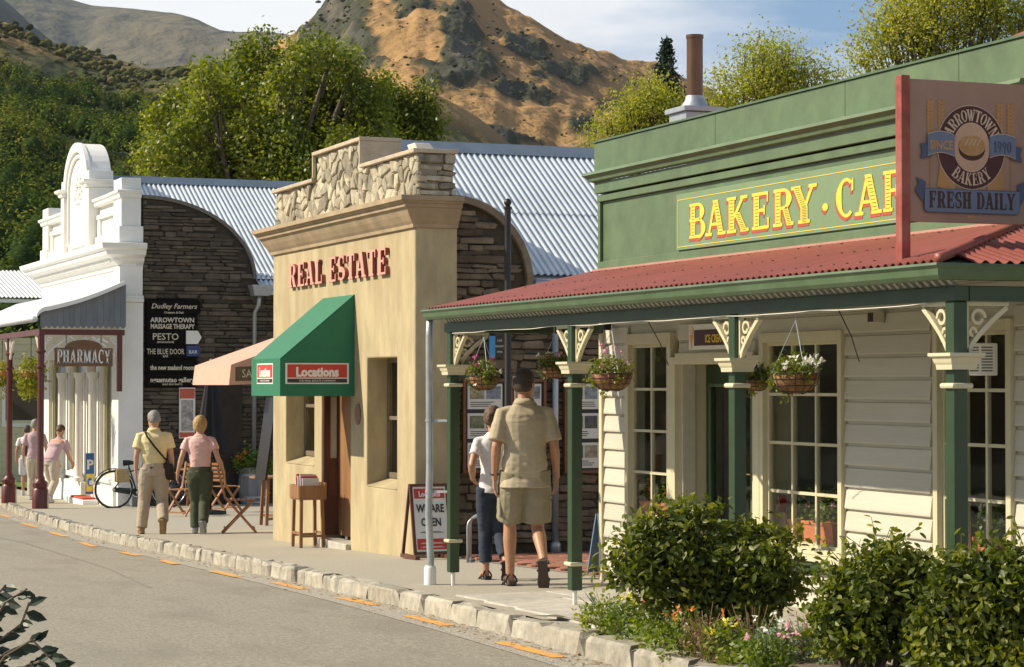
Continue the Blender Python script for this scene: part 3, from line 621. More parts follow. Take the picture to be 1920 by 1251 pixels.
def window(parent, X, y0, y1, z0, z1, cols, rows, cas=.055, deep=.06, m=M_cream, bar=.022, glass=True, xs=None, zs=None, sill=True):
    """framed window in a wall facing -X"""
    mb = MB(); mb.box(X-.028, X+.05, y0, y0+cas, z0, z1); mb.box(X-.028, X+.05, y1-cas, y1, z0, z1); mb.box(X-.028, X+.05, y0+cas, y1-cas, z1-cas*1.3, z1); mb.box(X-.028, X+.05, y0+cas, y1-cas, z0, z0+cas*.8)
    w = mb.build('window', m, parent, bevel=.004)
    a, b, c_, d = y0+cas, y1-cas, z0+cas*.8, z1-cas*1.3
    fr = .026; mb = MB(); mb.box(X+.012, X+.048, a, a+fr, c_, d); mb.box(X+.012, X+.048, b-fr, b, c_, d); mb.box(X+.012, X+.048, a+fr, b-fr, d-fr, d); mb.box(X+.012, X+.048, a+fr, b-fr, c_, c_+fr)
    mb.build('sash', m, w, bevel=.002)
    a += fr; b -= fr; c_ += fr; d -= fr
    for i in range(1, cols):
        y = a+(b-a)*i/cols; mb = MB(); mb.box(X+.014, X+.044, y-bar/2, y+bar/2, c_, d); mb.build('glazing_bar', m, w)
    for j in range(1, rows):
        z = c_+(d-c_)*j/rows; mb = MB(); mb.box(X+.016, X+.042, a, b, z-bar/2, z+bar/2); mb.build('glazing_bar', m, w)
    for i in range(cols):
        for j in range(rows):
            mb = MB(); mb.box(X+.027, X+.031, a+(b-a)*i/cols+bar/2, a+(b-a)*(i+1)/cols-bar/2, c_+(d-c_)*j/rows+bar/2, c_+(d-c_)*(j+1)/rows-bar/2); mb.build('pane', GLASS, w)
    if sill:
        mb = MB(); mb.box(X-.06, X+.01, y0-.02, y1+.02, z0-.045, z0-.001); mb.build('sill', m, w, bevel=.004)
    return w
window(bk, BX, yA0+.1, yA1, *zA, 2, 4, cas=.07)
window(bk, BX, yB0, yB1-.12, *zB, 3, 4, cas=.055)
mb = MB(); mb.box(BX-.03, BX+.06, yB0-.02, yB1-.1, zB[0]-.13, zB[0]-.047); mb.build('sill_apron', M_dkgreen, bk)
window(bk, BX, yC0, yC1-.06, *zC, 3, 4, cas=.055)
# door casing, jambs and the green door
ydn, ydf = yB1-.12, yA0+.1
mb = MB(); mb.box(BX-.03, BX+.30, ydf-.09, ydf-.001, .1, zD[1]); mb.box(BX-.03, BX+.30, ydn+.001, ydn+.10, .1, zD[1]); mb.box(BX-.03, BX+.30, ydn+.101, ydf-.091, zD[1]-.06, zD[1]+.03); mb.build('door_frame', M_cream, bk, bevel=.004)
dy0, dy1 = ydn+.11, ydf-.10; dm = dy1-(dy1-dy0)*.66
dz0, dz1 = .13, zD[1]-.07
mb = MB(); X0, X1 = BX+.25, BX+.29
g0, g1, h0, h1 = dm+.085, dy1-.09, .62, dz1-.17
holes(mb, 'X', X0, X1, dm+.004, dy1, dz0, dz1, [(g0, g1, h0, h1)]); dr = weld(mb.build('door', M_dkgreen, bk))
mb = MB(); holes(mb, 'X', X0-.012, X0, g0-.025, g1+.025, h0-.025, h1+.025, [(g0, g1, h0, h1)]); mb.build('glazing_bead', M_green, dr)
mb = MB(); mb.box(X0+.02, X0+.024, g0, g1, h0, h1); mb.build('pane', GLASS, dr)
mb = MB(); mb.box(X0-.012, X0, dm+.09, dy1-.1, .22, .52); mb.build('panel', M_dkgreen, dr, bevel=.004)
mb = MB(); mb.tube([(X0-.001, dm+.05, 1.0), (X0-.05, dm+.05, 1.0), (X0-.05, dm+.12, 1.0)], .009, 8); mb.build('handle', mat('brass', (.6, .42, .16), .3, .9), dr, True)
# glazed side light beside the door
mb = MB(); holes(mb, 'X', X0, X1, dy0, dm, dz0, dz1, [(dy0+.03, dm-.03, .4, dz1-.05)]); sl_ = weld(mb.build('side_light', M_cream, bk))
for k in range(1, 4):
    z = .4+(dz1-.45)*k/4; mb = MB(); mb.box(X0+.005, X0+.03, dy0+.03, dm-.03, z-.01, z+.01); mb.build('glazing_bar', M_cream, sl_)
mb = MB(); mb.box(X0+.018, X0+.022, dy0+.03, dm-.03, .4, dz1-.05); mb.build('pane', GLASS, sl_)
mb = MB(); mb.box(BX-.25, BX+.25, dy0-.02, dy1+.02, .04, .12); mb.build('door_step', M_slab, bk, bevel=.01)
# stock inside seen through the glass
ms = [mat('stock_%s' % n, c, .6, var=.1) for n, c in (('red', (.55, .05, .04)), ('white', (.7, .68, .62)), ('pink', (.6, .2, .25)), ('amber', (.6, .3, .06)), ('blue', (.08, .16, .35)), ('green', (.08, .2, .07)))]
def shelf(x, y0, y1, zs, nm, lab):
    t = thing('shelf_unit', lab, 'shelf', (x, (y0+y1)/2, .1)); mb = MB()
    for z in zs: mb.box(x, x+.3, y0, y1, z-.02, z)
    mb.box(x+.3, x+.32, y0, y1, .1, zs[-1]); mb.box(x, x+.3, y0-.02, y0, .1, zs[-1]+.1); mb.box(x, x+.3, y1, y1+.02, .1, zs[-1]+.1); mb.build('rack', mat('dark_wood', (.09, .045, .025), .6, var=.3, scale=9, stretch=(1, 1, .2)), t)
    for z in zs:
        y = y0+.03
        while y < y1-.1:
            w = random.uniform(.05, .12); h = random.uniform(.08, .22); mb = MB(); mb.box(x+.06, x+.06+w, y, y+w*.9, z+.001, z+h); mb.build('packet', random.choice(ms), t, bevel=.004); y += w+random.uniform(.01, .12)
shelf(9.3, 12.2, 13.0, (.5, .9, 1.3), 'a', 'dark shelf stocked with packets behind the wide bakery window')
shelf(9.0, 14.3, 15.1, (.5, .85, 1.2), 'b', 'dark shelf stocked with packets just inside the bakery door')
# parapet
mb = MB(); mb.box(BX+.0, BX+.12, BY0, BY1, 2.72, 3.28); par = mb.build('parapet', M_green, bk)
segY = [BY0]+[Yat(p, BX-.06) for p in (1800, 1586, 1342)]+[BY1+.01]
for a, b in zip(segY[:-1], segY[1:]):
    mb = MB(); mb.box(BX-.06, BX+.12, a+.002, b-.002, 3.53, 3.795); mb.build('fascia_panel', M_green, par, bevel=.004)
mb = MB(); sweep(mb, [(BX-.06, BY0-.02), (BX-.06, BY1+.012), (BX+.12, BY1+.012)], [(0, 3.535), (.075, 3.535), (.085, 3.51), (.05, 3.49), (.04, 3.46), (0, 3.45)]); mb.build('cornice', M_green, par)
mb = MB(); mb.box(BX-.06, BX+.12, BY0, BY1+.008, 3.353, 3.449); mb.build('frieze_board', M_green, par, bevel=.004)
mb = MB(); mb.box(BX-.035, BX+.12, BY0, BY1+.005, 3.283, 3.340); mb.build('frieze_board', M_green, par, bevel=.004)
mb = MB(); mb.box(BX-.028, BX-.001, BY1-.045, BY1+.003, 2.76, 3.282); mb.build('stile', M_green, par, bevel=.003)
mb = MB(); mb.box(BX-.03, BX-.001, BY0, BY1+.004, 2.66, 2.76); mb.build('base_board', M_green, par, bevel=.004)
mb = MB(); mb.box(BX-.075, BX+.14, BY0, BY1+.02, 3.797, 3.812); mb.build('cap_flashing', M_gutter, par)
# the painted fascia sign
M_signg = mat('sign_light_green', (.17, .25, .135), .45, var=.06, scale=3)
M_yel = mat('sign_yellow', (.80, .57, .06), .5, var=.08, scale=20); M_rsh = mat('sign_red_shade', (.40, .07, .045), .5, var=.08)
sg = thing('fascia_sign', 'long light green fascia sign reading BAKERY . CAFE in yellow letters', 'sign', (BX-.02, 14.4, 2.76))
ys0, ys1 = Yat(1800, BX), Yat(1273, BX); mb = MB(); mb.box(BX-.022, BX-.001, ys0, ys1, 2.775, 3.225); mb.build('board', M_signg, sg, bevel=.003)
mb = MB(); xx = BX-.0235
for a, b, c_, d in ((ys0+.04, ys1-.03, 3.175, 3.18), (ys0+.04, ys1-.03, 2.797, 2.802)): mb.box(xx, xx-.0015, a, b, c_, d)
mb.box(xx, xx-.0015, ys1-.035, ys1-.03, 2.802, 3.175); mb.build('border_line', M_yel, sg)
LT = [('B', 1297, 1329), ('A', 1330, 1366), ('K', 1369, 1411), ('E', 1415, 1450), ('R', 1455, 1496), ('Y', 1492, 1539), ('.', 1548, 1562), ('C', 1575, 1612), ('A', 1612, 1660), ('F', 1662, 1698), ('E', 1706, 1745)]
for ch, a, b in LT:
    ya, yb = Yat(a, BX), Yat(b, BX); w = glyph(ch)[0]; hh = .275; z0 = 2.855; wd = (ya-yb)/(w*hh)
    mb = MB(); letters(mb, ch, lambda u, v: (xx, ya-u+.018, z0-.022+v), hh, wd, 0, .001, (-.0012, 0, 0)); mb.build('letter_shade', M_rsh, sg, fix=False)
    mb = MB(); letters(mb, ch, lambda u, v: (xx-.0022, ya-u, z0+v), hh, wd, 0, .001, (-.0012, 0, 0)); lo = mb.build('letter', M_yel, sg, fix=False)
    # the engraved cross lines of the thick strokes
    if ch not in '.':
        gx, pl = glyph(ch); mb = MB()
        big = [p for p in pl if len(p) == 4 and min(abs(p[1][0]-p[0][0]), 1) > .15 and abs(p[2][1]-p[1][1]) > .3]
        for p in big[:2]:
            for k in range(1, 11):
                v = p[0][1]+(p[2][1]-p[0][1])*k/11
                f = k/11; xl = p[0][0]+(p[3][0]-p[0][0])*f+.05; xr = p[1][0]+(p[2][0]-p[1][0])*f-.03
                mb.box(xx-.0050, xx-.0036, ya-xl*hh*wd, ya-xr*hh*wd, z0+v*hh-.0025, z0+v*hh+.0025)
        if mb.v: props(mb.build('engraved_lines', mat('sign_dark_green', (.07, .13, .05), .6), lo), kind='stuff')
# verandah roof
def corr(mb, A0, A1, B0, B1, pitch=.076, amp=.011, sub=6, n=Vector((0, 0, 1)), rows=1):
    """corrugated sheet: A0-A1 is the top edge, B0-B1 the bottom edge; waves run from top to bottom"""
    A0, A1, B0, B1 = map(Vector, (A0, A1, B0, B1)); Lg = (A1-A0).length; k = max(2, int(Lg/pitch*sub)); P = []
    for j in range(rows+1):
        t = j/rows; row = []
        for i in range(k+1):
            s = i/k; q = A0.lerp(A1, s).lerp(B0.lerp(B1, s), t); row.append(q+n*amp*math.cos(2*math.pi*s*Lg/pitch))
        P.append(row)
    return mb.grid(P)
ver = MB(); VX = 6.34; VZ = 2.335; WZ = 2.675; VY0 = 9.99
ver.add([(VX, VY0, VZ-.03), (VX, BY1+.03, VZ-.03), (BX-.03, BY1+.03, WZ-.03), (BX-.03, BY0+.04, WZ-.03)], [(0, 1, 2, 3)])
ver.add([(VX, VY0, VZ-.03), (14, VY0, VZ-.03), (14, BY0, WZ-.03), (BX-.03, BY0+.04, WZ-.03)], [(0, 1, 2, 3)])
vr = ver.build('verandah_roof', M_soffit, bk)
y = BY1+.04
while y > VY0+.05:
    y2 = max(VY0, y-.76); mb = MB()
    # under the hip the sheet is cut along the hip line
    def topx(yy):
        if yy >= BY0: return BX-.03, WZ
        f = (yy-VY0)/(BY0-VY0); return VX+(BX-.03-VX)*f, VZ+(WZ-VZ)*f
    k = 60; rows = [[], []]
    for i in range(k+1):
        yy = y+(y2-y)*i/k; h = .011*math.cos(2*math.pi*yy/.076); tx, tz = topx(yy); rows[0].append((tx, yy, tz+h+.006)); rows[1].append((VX-.02, yy, VZ+h+.002))
    mb.grid(rows); mb.build('roof_sheet', M_redroof, vr, True, fix=False); y = y2
x = VX+.2
while x < 9.6:
    x2 = x+.76; mb = MB(); rows = [[], []]; k = 60
    for i in range(k+1):
        xx_ = x+(x2-x)*i/k; h = .011*math.cos(2*math.pi*xx_/.076); f = min(1, (xx_-VX)/(BX-.03-VX)); rows[0].append((xx_, VY0+(BY0-VY0)*f, VZ+(WZ-VZ)*f+h+.006)); rows[1].append((xx_, VY0-.02, VZ+h+.002))
    mb.grid(rows); mb.build('roof_sheet', M_redroof, vr, True, fix=False); x = x2
mb = MB(); mb.tube([(VX, VY0, VZ+.02), (BX-.03, BY0+.02, WZ+.012)], .028, 8); mb.build('hip_cap', M_redroof, vr, True)
mb = MB(); mb.box(BX-.075, BX-.032, BY0, BY1+.02, WZ-.005, WZ+.02); mb.build('apron_flashing', mat('pink_flashing', (.42, .22, .18), .5), vr)
mb = MB()
for _ in range(150):
    yy = round(random.uniform(10.3, 17.7)/.152)*.152; f = random.choice([.12, .5, .9]); xn = VX+f*(BX-.03-VX); zn = VZ+f*(WZ-VZ)
    if yy > BY0 or f < .5: mb.lathe((xn, yy, zn+.012), [(.009, 0), (.009, .006), (.003, .009)], 6)
props(mb.build('roofing_nails', mat('nail', (.12, .05, .04), .6), vr), kind='stuff')
# gutter with moulded profile, returning round the corner
gp = [(0, 2.325), (.10, 2.325), (.105, 2.312), (.085, 2.295), (.078, 2.262), (.06, 2.242), (.0, 2.240)]
mb = MB(); sweep(mb, [(14, VY0-.005), (VX+.02, VY0-.005), (VX+.02, BY1+.06)][::1], [(-o, z) for o, z in gp][::-1])
# outward must be away from the roof: flip if needed
gt = mb
if min(v[0] for v in mb.v) > VX: gt = MB(); sweep(gt, [(14, VY0-.005), (VX+.02, VY0-.005), (VX+.02, BY1+.06)], gp)
gut = gt.build('gutter', M_gutter, bk)
mb = MB(); mb.box(6.455, 6.535, VY0+.02, BY1+.02, 2.135, 2.215); mb.box(6.54, 14, VY0+.02, VY0+.10, 2.135, 2.215); mb.box(6.54, BX-.001, BY1-.06, BY1+.02, 2.135, 2.215); mb.build('verandah_beam', M_dkgreen, bk, bevel=.004)
mb = MB(); y = VY0+.06
while y < BY1: mb.hexa([(6.47, y, 2.216), (6.50, y, 2.216), (6.50, y+.03, 2.216), (6.47, y+.03, 2.216), (6.40, y+.035, 2.30), (6.43, y+.035, 2.30), (6.43, y+.065, 2.30), (6.40, y+.065, 2.30)]); y += .076
st = mb.build('soffit_batten', M_soffit, bk); st['kind'] = 'stuff'
# brackets, capitals, posts
def ribbon(mb, pts, w, t, plane):
    """flat bent strip: pts 2D, plane(u,v,n)->3D"""
    for i in range(len(pts)-1):
        a = Vector(pts[i]); b = Vector(pts[i+1]); d = (b-a)
        if d.length < 1e-6: continue
        d.normalize(); n = Vector((-d.y, d.x))*w/2; a2 = a-d*w*.1; b2 = b+d*w*.1; e = .0004*(i % 3)
        c = [a2-n, b2-n, b2+n, a2+n]
        mb.hexa([plane(p.x, p.y, -t/2-e) for p in c]+[plane(p.x, p.y, t/2+e) for p in c])
def bracket(parent, org, dirv, Lx=.27, Lz=.27, m=M_cream, name='bracket', t=.03):
    dv = Vector(dirv); nv = Vector((-dv.y, dv.x, 0)); o = Vector(org)
    pl = lambda u, v, n: tuple(o+dv*u+nv*n+Vector((0, 0, v)))
    mb = MB(); ribbon(mb, [(0, Lz-.011), (Lx, Lz-.011)], .022, t, pl); ribbon(mb, [(.011, 0), (.011, Lz-.022)], .022, t, pl)
    arc = [(.02+(Lx-.03)*(s**1.35), .0+(Lz-.03)*s) for s in [i/8 for i in range(9)]]; ribbon(mb, arc, .026, t, pl)
    sc = [(.085+.045*math.cos(a)*(1-a/14), Lz-.085+.045*math.sin(a)*(1-a/14)) for a in [k*.55 for k in range(12)]]; ribbon(mb, sc, .017, t*.7, pl)
    sc = [(.05+.025*math.cos(a)*(1-a/9), Lz-.165+.03*math.sin(a)*(1-a/9)) for a in [k*.6 for k in range(9)]]; ribbon(mb, sc, .015, t*.7, pl)
    return mb.build(name, m, parent)
PX = 6.495
postY = [17.75, 15.15, 12.56, 9.98+.09]
pdirs = [[(0, -1), (1, 0)], [(0, 1), (0, -1)], [(0, 1), (0, -1)], [(0, 1), (1, 0)]]
plab = ['green verandah post beside the grey downpipe, farthest from the camera', 'green verandah post standing on a white pin right of the tall man', 'green verandah post in front of the bakery door behind the bush', 'green verandah post at the near corner of the bakery under the hanging sign']
for i, yy in enumerate(postY):
    zb0 = zp(yy)+(.03 if i else .02)
    p = thing('verandah_post', plab[i], 'post', (PX, yy, zp(yy)), 0, 'green posts of the bakery verandah'); h = .043
    mb = MB(); mb.box(PX-h, PX+h, yy-h, yy+h, zb0+.09, 2.134); mb.build('shaft', M_dkgreen, p, bevel=.008)
    mb = MB(); mb.tube([(PX, yy, zp(yy)-.02), (PX, yy, zb0+.1)], .018, 8); mb.build('foot_pin', M_white, p)
    sq = lambda w, z: [(PX-w, yy-w, z), (PX+w, yy-w, z), (PX+w, yy+w, z), (PX-w, yy+w, z)]
    prof = [(.075, 1.775), (.078, 1.80), (.085, 1.812), (.092, 1.835), (.108, 1.845), (.108, 1.862)]
    mb = MB()
    for (w0, z0), (w1, z1) in zip(prof[:-1], prof[1:]): mb.add(sq(w0, z0)+sq(w1, z1), [(0, 1, 5, 4), (1, 2, 6, 5), (2, 3, 7, 6), (3, 0, 4, 7)])
    mb.add(sq(.075, 1.775), [(0, 3, 2, 1)]); mb.add(sq(.108, 1.862), [(0, 1, 2, 3)]); weld(mb.build('capital', M_cream, p))
    for zr in (1.675, .365): mb = MB(); w = .066; mb.box(PX-w, PX+w, yy-w, yy+w, zr, zr+.03); mb.build('collar', M_cream, p, bevel=.012)
    for dx, dy in pdirs[i]: bracket(p, (PX+dx*.044, yy+dy*.044, 1.864), (dx, dy, 0))
dp = thing('downpipe', 'grey galvanised downpipe with a white foot at the verandah end', 'pipe', (6.34, 17.92, zp(17.9)))
mb = MB(); mb.tube([(6.34, 17.9, 2.25), (6.34, 17.92, 2.1), (6.345, 17.92, 1.0), (6.34, 17.93, .6), (6.355, 17.92, .2), (6.35, 17.92, .12)], .031, 12); mb.build('pipe', M_galv, dp, True)
mb = MB(); mb.lathe((6.35, 17.92, zp(17.9)), [(.052, 0), (.052, .14), (.046, .15), (.04, .16)], 14); mb.build('foot', M_white, dp, 2)
for z in (.78, 1.38): mb = MB(); mb.lathe((6.343, 17.92, z), [(.037, 0), (.037, .02)], 12); mb.bar((6.36, 17.92, z+.01), (6.47, 17.8, z+.01), .02, .02); mb.build('strap', M_galv, dp)
# red gable roof behind the parapet, flue, vent
mb = MB(); mb.add([(BX+.12, BY1-.1, 3.3), (14, BY1-.1, 3.3), (14, 10.2, 4.75), (BX+1.9, 10.2, 4.75)], [(0, 1, 2, 3)]); mb.add([(BX+1.9, 10.2, 4.75), (14, 10.2, 4.75), (14, 5.6, 3.3), (BX+.12, 5.6, 3.3)], [(0, 1, 2, 3)])
mb.add([(BX+.121, BY1-.1, 3.3), (BX+1.9, 10.2, 4.75), (BX+.121, 5.6, 3.3)], [(0, 1, 2)])
mr = mb.build('main_roof', M_redroof, bk)
fl = thing('flue', 'tall brown metal flue on a galvanised box on the bakery roof', 'chimney', (8.75, 17.2, 3.5))
fp = onX(1303, 240, 8.75); fy = fp.y
mb = MB(); z1 = onX(1303, 234, 8.75).z; z2 = onX(1303, 207, 8.75).z
mb.box(8.75-.16, 8.75+.16, fy-.16, fy+.16, 3.3, z1-.02); mb.build('base_box', M_galv, fl, bevel=.004)
mb = MB(); mb.box(8.75-.2, 8.75+.2, fy-.2, fy+.2, z2-.03, z2+.015); mb.box(8.75-.17, 8.75+.17, fy-.17, fy+.17, z1-.019, z2-.031); mb.build('flange', M_galv, fl, bevel=.004)
mb = MB(); mb.lathe((8.75, fy, z2+.015), [(.135, 0), (.09, .07), (.082, .11)], 20); mb.build('cone', M_galv, fl, 2)
zt = onX(1303, 66, 8.75).z; mb = MB(); mb.lathe((8.75, fy, z2+.12), [(.072, 0), (.072, zt-z2-.15), (.078, zt-z2-.15), (.078, zt-z2-.12), (.06, zt-z2-.12), (.06, zt-z2-.2)], 24); mb.build('pipe', M_brown, fl, 2)
mb = MB(); q = onX(1184, 262, 8.6); mb.lathe((8.6, q.y, 3.4), [(.02, 0), (.02, .62)], 8); o = mb.build('vent_pipe', M_brown); props(o, 'short thin brown pipe poking up left of the flue', 'pipe')
mb = MB(); q = onX(1197, 256, 8.6); mb.lathe((8.6, q.y, 3.4), [(.028, 0), (.028, .5), (.034, .5), (.034, .56), (.01, .58)], 8); o = mb.build('vent_cowl', M_black); props(o, 'small black cowl just above the green parapet end', 'vent')
# ICE CREAM board over the door
ic = thing('ice_cream_sign', 'small white wall sign with a cone and ICE CREAM above the door', 'sign', (BX-.03, Yat(1340, BX), 1.95))
z0, z1 = zat(1340, 655), zat(1340, 607); a, b = Yat(1390, BX), Yat(1299, BX)
mb = MB(); mb.box(BX-.035, BX-.012, a, b, z0, z1); mb.build('board', M_white, ic, bevel=.003)
mb = MB(); mb.box(BX-.038, BX-.0355, a+.02, b-.1, z0+.03, z1-.045); mb.build('panel', mat('panel_maroon', (.06, .015, .02), .5), ic)
sans('lettering', 'ICE CREAM', (BX-.0395, (a+b-.08)/2, z0+.055), (0, -1, 0), (0, 0, 1), .062, M_yel, ic, wide=.75, bold=.002)
mb = MB(); mb.prism([(BX-.0365, b-.085, z0+.12), (BX-.0365, b-.025, z0+.12), (BX-.0365, b-.05, z0+.0)], (-.002, 0, 0)); mb.build('cone', mat('cone_orange', (.75, .36, .08), .6), ic)
mb = MB(); mb.prism([(BX-.0365, b-.055+.036*math.cos(t), z0+.15+.036*math.sin(t)) for t in [k*.523 for k in range(12)]], (-.0024, 0, 0)); mb.build('scoop', mat('scoop_pink', (.75, .55, .45), .6), ic)
# small wall lamps and a cooling unit
q = onX(1655, 596, BX); lm = thing('wall_box', 'small beige speaker box high on the weatherboards between the windows', 'speaker', (q.x, q.y, q.z))
mb = MB(); mb.box(BX-.09, BX-.005, q.y-.035, q.y+.045, q.z-.035, q.z+.04); mb.build('case', mat('beige_plastic', (.5, .46, .36), .5), lm, bevel=.006)
mb = MB(); mb.box(BX-.095, BX-.0905, q.y-.028, q.y+.038, q.z-.028, q.z+.033); mb.build('grille', M_black, lm)
q = onX(1150, 613, BX); lm = thing('wall_lamp', 'small black floodlight on the wall left of the narrow window', 'lamp', (q.x, q.y, q.z))
mb = MB(); mb.box(BX-.1, BX-.03, q.y-.03, q.y+.03, q.z-.03, q.z+.03); mb.build('head', M_black, lm, bevel=.008); mb = MB(); mb.bar((BX-.031, q.y, q.z), (BX, q.y, q.z), .02, .02); mb.build('arm', M_galv, lm)
q = onX(1855, 674, BX-.05); ac = thing('cooling_unit', 'white louvred air unit in the top of the right hand window', 'air unit', (q.x, q.y, q.z))
mb = MB(); mb.box(BX-.16, BX-.03, q.y-.065, q.y+.065, q.z-.1, q.z+.1); mb.build('case', M_white, ac, bevel=.008)
for k in range(9): mb = MB(); z = q.z-.075+k*.018; mb.box(BX-.163, BX-.1601, q.y-.05, q.y+.045, z, z+.008); mb.build('slat', mat('grey_slat', (.12, .12, .11), .5), ac); mb = MB(); mb.box(q.x-.1, q.x-.02, q.y-.0655, q.y-.0651, z, z+.008); mb.build('slat', MATS['grey_slat'], ac)
# ================================================================== STONE OFFICE (REAL ESTATE)
M_plas = mat('ochre_render', (.42, .345, .205), .85, var=.2, scale=5, bump=.35, bscale=14, bdist=.012, stain=.6, stain_col=(.32, .24, .135), stain_scale=2.2, stretch=(1, 1, .35))
M_corn = mat('brown_cement', (.36, .27, .17), .8, var=.18, scale=4, bump=.2, bscale=30, stain=.4, stain_col=(.24, .18, .12), stain_scale=2.5)
M_cope = mat('coping_cement', (.46, .38, .28), .8, var=.2, scale=5, bump=.3, bscale=40, stain=.4, stain_col=(.3, .25, .2))
M_stone = mat('pale_schist', (.37, .33, .245), .85, var=.4, scale=9, bump=.9, bscale=24, rand=.45, stain=.5, stain_col=(.28, .22, .14), stain_scale=6)
M_mortar = mat('mortar', (.42, .35, .24), .95, var=.25, scale=14, bump=.8, bscale=40, bdist=.015)
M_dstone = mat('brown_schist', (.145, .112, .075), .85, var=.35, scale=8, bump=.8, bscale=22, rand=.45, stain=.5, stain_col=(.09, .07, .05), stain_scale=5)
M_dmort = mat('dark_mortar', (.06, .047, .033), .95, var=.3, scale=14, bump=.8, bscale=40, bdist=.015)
M_wood = mat('dark_red_door', (.085, .025, .015), .45, var=.3, scale=7, bump=.15, stretch=(1, 1, .15))
M_oak = mat('brown_oak', (.26, .13, .055), .5, var=.3, scale=9, bump=.15, stretch=(1, 1, .15))
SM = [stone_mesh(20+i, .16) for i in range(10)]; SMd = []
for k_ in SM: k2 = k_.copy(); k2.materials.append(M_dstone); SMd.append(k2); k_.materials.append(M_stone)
def rubble(parent, ax, c, u0, u1, z0, z1, hmean, wmean, top=None, ms=SM, depth=.06, out=-1, cap=300, lim=None, rot=.12):
    """stones laid in uneven courses on a plane; ax 'X' plane (u = Y) or 'Y' plane (u = X); top(u) gives the wall head"""
    z = z0; n = 0; rest = []
    while z < z1-.02:
        h = hmean*random.uniform(.6, 1.4); h = min(h, z1-z)
        u = u0-random.uniform(0, wmean*.5)
        while u < u1:
            w = wmean*random.uniform(.5, 1.6); a, b = max(u, u0), min(u+w, u1); u += w
            if b-a < .03: continue
            hh = h*random.uniform(.8, 1.08); zc = z+h/2+random.uniform(-.1, .1)*h
            if top and zc+hh*.4 > min(top(a), top(b)): continue
            if zc+hh/2 > z1+.01: zc = z1-hh/2
            cc = c+out*random.uniform(-.012, .018); loc = (cc, (a+b)/2, zc) if ax == 'X' else ((a+b)/2, cc, zc)
            rr = random.uniform(-rot, rot)*min(1, .15/(b-a)); rot_ = (rr, 0, 0) if ax == 'X' else (0, rr, 0)
            sc = (depth, (b-a)*.96, hh*.93) if ax == 'X' else ((b-a)*.96, depth, hh*.93)
            rest.append((loc, rot_, sc))
        z += h
    random.shuffle(rest)
    rest.sort(key=lambda q: 0 if lim is None or lim(q[0]) else 1)
    for loc, rt, sc in rest[:cap]:
        o = ORG.get(parent.name, Vector()); link('stone', random.choice(ms), parent, Vector(loc)-o, rt, sc)
    if rest[cap:]:
        mb = MB(); o = ORG.get(parent.name, Vector())
        for loc, rt, sc in rest[cap:]:
            m = random.choice(ms); M = Matrix.LocRotScale(Vector(loc), Matrix.Rotation(rt[0]+rt[1], 3, 'X' if rt[0] else 'Y').to_euler(), Vector(sc))
            mb.add([M@v.co for v in m.vertices], [tuple(p.vertices) for p in m.polygons])
        props(mb.build('small_stones', m.materials[0], parent, fix=False), kind='stuff')
FX, RY0, RY1 = 7.66, 22.1, 27.6
re_ = thing('stone_office_building', 'ochre rendered shop reading REAL ESTATE with stepped stone parapet', 'building', (8.2, 24.8, zp(24.8)))
fy = lambda p: Yat(p, FX)
wl = (fy(589), fy(536), onX(540, 868, FX).z, 2.05); wr = (fy(744), fy(688), onX(690, 911, FX).z, onX(715, 671, FX).z); dd = (fy(657), fy(603), -.5, 1.95)
mb = MB(); holes(mb, 'X', FX, FX+.30, RY0, RY1, -.6, 3.38, [wl, wr, dd]); fac = mb.build('front_wall', M_plas, re_); weld(fac)
b_ = fac.modifiers.new('bevel', 'BEVEL'); b_.width = .018; b_.segments = 2; b_.limit_method = 'ANGLE'
mb = MB(); mb.box(FX+.006, 8.13, RY0-.004, RY0+.32, -.5, 3.38); mb.build('side_pier', M_plas, re_, bevel=.015); mb = MB(); mb.box(FX+.30, 8.13, RY1-.3, RY1, -.6, 3.38); mb.build('side_pier', M_plas, re_)
mb = MB(); mb.box(FX+.9, FX+1.0, RY0+.35, RY1-.3, -.5, 3.3); mb.build('inner_wall', M_dark, re_); mb = MB(); mb.box(FX+.3, FX+1, RY0+.35, RY1-.3, -.35, -.3); mb.build('inner_floor', M_dark, re_)
